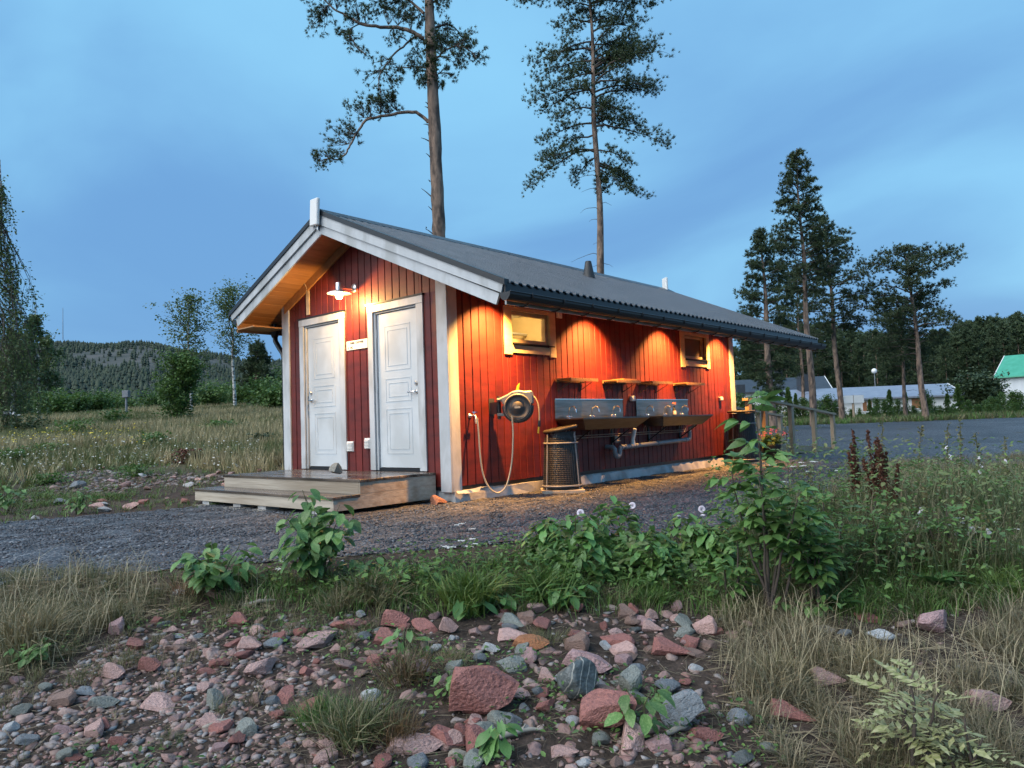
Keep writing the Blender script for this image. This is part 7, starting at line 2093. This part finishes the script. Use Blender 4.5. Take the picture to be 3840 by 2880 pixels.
# notice board
p = B4(1037, 862, 46); p[2] = H(p[0], p[1]); z = B4(1030, 732, 46)[2] - p[2]
r = empty('notice_board', tuple(p)); tag(r, 'white notice board on a wooden post at the far edge of the yard', 'sign')
MB().box(-.06, .06, -.06, .06, -.1, z + .25).build('post', M['ramp'], r)
for dx_ in (-.33, .33):
    c = R3 * dx_ - F3 * .09 + UPV * z
    MB().obox(c, R3 * .31, F3 * .015, UPV * .24).build('board', M['whiteplastic'], r)
# square path light on the meadow
p = place(273, 36); z = at(274, 852, 36)[2] - p[2]
r = empty('path_light', tuple(p)); tag(r, 'square grey path light on a post in the left meadow', 'lamp post')
MB().tube([(0, 0, -.05), (0, 0, z - .12)], .055, 10).build('post', M['greypipe'], r)
MB().obox(UPV * (z + .02), R3 * .15, F3 * .13, UPV * .17).build('head', M['greypipe'], r, bevel=.015)
MB().obox(UPV * (z - .145), R3 * .07, F3 * .07, UPV * .03).build('collar', M['black'], r)
# mast on the hill
s0 = at(136, 720, 1395); r = empty('radio_mast', (s0[0], s0[1], s0[2] - 12)); tag(r, 'thin radio mast on the crest of the distant hill', 'mast')
MB().tube([(0, 0, 0), (0, 0, at(136, 664, 1395)[2] - s0[2] + 12)], [.7, .35], 6).build('lattice', M['greypipe'], r)
# geranium pot by the ramp
p = atS(2892, 1640, 15.4); p[2] = -.19
r = empty('flower_pot', tuple(p)); tag(r, 'pot of pink geraniums beside the access ramp', 'flower pot')
MB().lathe((0, 0, 0), (0, 0, 1), [(.0, 0), (.13, 0), (.19, .30), (.20, .32), (.17, .32), (.15, .28), (0, .28)], 20).build('pot', M['blackmatte'], r)
g = np.random.default_rng(8)
pl_ = np.stack([g.normal(0, .12, 240), g.normal(0, .12, 240), g.uniform(.30, .52, 240)], 1)
leaves('foliage', pl_, .09, M['bushleaf'], r, g)
M['pinkpetal'] = mat('pink_petal', (.70, .18, .34), (.78, .30, .45), .6, 20)
for k in range(7):
    c = np.array([g.normal(0, .13), g.normal(0, .13), g.uniform(.50, .62)]); q_ = c + g.standard_normal((18, 3)) * .022
    link('blossom', scatter_mesh('blossom', DOT[0], DOT[1], q_, rot_euler(g.uniform(0, 6, 18), g.uniform(0, 6, 18), g.uniform(0, 6, 18)) * .016), M['pinkpetal'], r)
# pinkish boulders at the far edge of the yard
for x, y, w, lab in ((2028, 905, 75, 'flat pinkish boulder at the far edge of the yard'), (2112, 902, 60, 'round pinkish boulder at the far edge of the yard')):
    p = B4(x, y, 45); p[2] = H(p[0], p[1]); sw = w * .5425 / FPX * 45
    stone('boulder', p, (sw, sw * .7, sw * (.28 if w > 70 else .48)), CLR['mauve'], lab, 'boulder', None, (0, 0, .5), STONE_FINE[3], .15)
# saplings and bushes in front of the far buildings
g = np.random.default_rng(55)
sp = empty('young_conifer', (0, 0, 0))
MB().tube([(0, 0, -.1), (0, 0, 2.0)], [.03, .006], 6).build('trunk', M['barkdark'], sp)
P_ = []; D_2 = []
for i in range(90):
    t = g.random() ** .8; h = .12 + 1.9 * t; w_ = .62 * (1.03 - t); a = g.uniform(0, 6.28)
    for j in range(7):
        q_ = g.random(); P_.append((math.cos(a) * w_ * q_ + g.normal(0, .03), math.sin(a) * w_ * q_ + g.normal(0, .03), h - .10 * q_ * w_ + g.normal(0, .03))); D_2.append((math.cos(a), math.sin(a), .35))
tufts('crown', P_, D_2, .15, TUFT_FAR, M['bushleaf'], sp, g)
bu = broadleaf('sapling_bush', (0, 0, 0), 2.0, .75, .04, 26, 2400, .13, 'x', 'bush', seed=77, r0=.03, bark='barkdark', m='bushleaf', stems=3, clump=.24)
usedp = {sp: False, bu: False}
def place_copy(o, loc, sc, label, group, cat='bush'):
    if not usedp[o]:
        usedp[o] = True; c = o; c.location = loc; c.scale = sc; tag(c, label, cat, group)
    else:
        c = copy_tree(o, loc, sc, g.uniform(0, 6.28), label, group); c['category'] = cat
for i, (x, y, kind) in enumerate([(590, 660, 'c'), (640, 700, 'c'), (700, 690, 'b'), (770, 690, 'b'), (850, 670, 'b'), (905, 720, 'b'), (960, 740, 'b'), (1080, 760, 'b'), (1150, 740, 'c'), (1200, 690, 'b'), (1250, 700, 'b'), (1290, 675, 'c'), (1350, 700, 'b'), (1400, 680, 'c'), (1450, 740, 'b'), (1530, 640, 'b'), (1560, 690, 'b'), (1600, 760, 'b'), (1690, 700, 'c'), (1765, 640, 'c'), (1720, 770, 'b'), (1640, 800, 'b'), (1300, 780, 'b'), (1180, 800, 'b'), (1020, 790, 'b'), (820, 770, 'b'), (500, 700, 'b'), (260, 660, 'b'), (320, 680, 'b'), (430, 700, 'b'),
                                   (1830, 740, 'b'), (1880, 790, 'b'), (1950, 740, 'b'), (2010, 720, 'b'), (2080, 690, 'b'), (2140, 680, 'b'), (2200, 690, 'b'), (2040, 790, 'b'), (2150, 780, 'b'), (1900, 830, 'b'), (2230, 760, 'b'), (1970, 820, 'b')]):
    d = g.uniform(48, 54) if y < 770 else g.uniform(46.5, 48.5)
    xd, yd = (2640 + x * .5425) / K, (1100 + y * .5425) / K
    if x < 1800 and kind == 'b': yd += 12
    bp = place(xd, d); ht = max(.8, top_h(xd, yd, d, bp)); s_ = ht / 2.0; w_ = s_ * g.uniform(.7, 1.0) * (.8 if kind == 'c' else .85)
    place_copy(sp if kind == 'c' else bu, tuple(bp), (w_, w_, s_), ('young conifer in the row before the long low building' if kind == 'c' else 'leafy sapling in the row before the long low building') if x < 1800 else 'leafy bush below the green-roofed house', 'saplings beyond the gravel yard')
xd, yd = (2640 + 1930 * .5425) / K, (1100 + 590 * .5425) / K
bp = place(xd, 60); broadleaf('round_shrub', bp, top_h(xd, yd, 60, bp), 1.9, .05, 40, 5000, .22, 'dark round shrub between the long building and the green-roofed house', 'bush', seed=88, r0=.05, bark='barkdark', m='needle', stems=3, clump=.22)
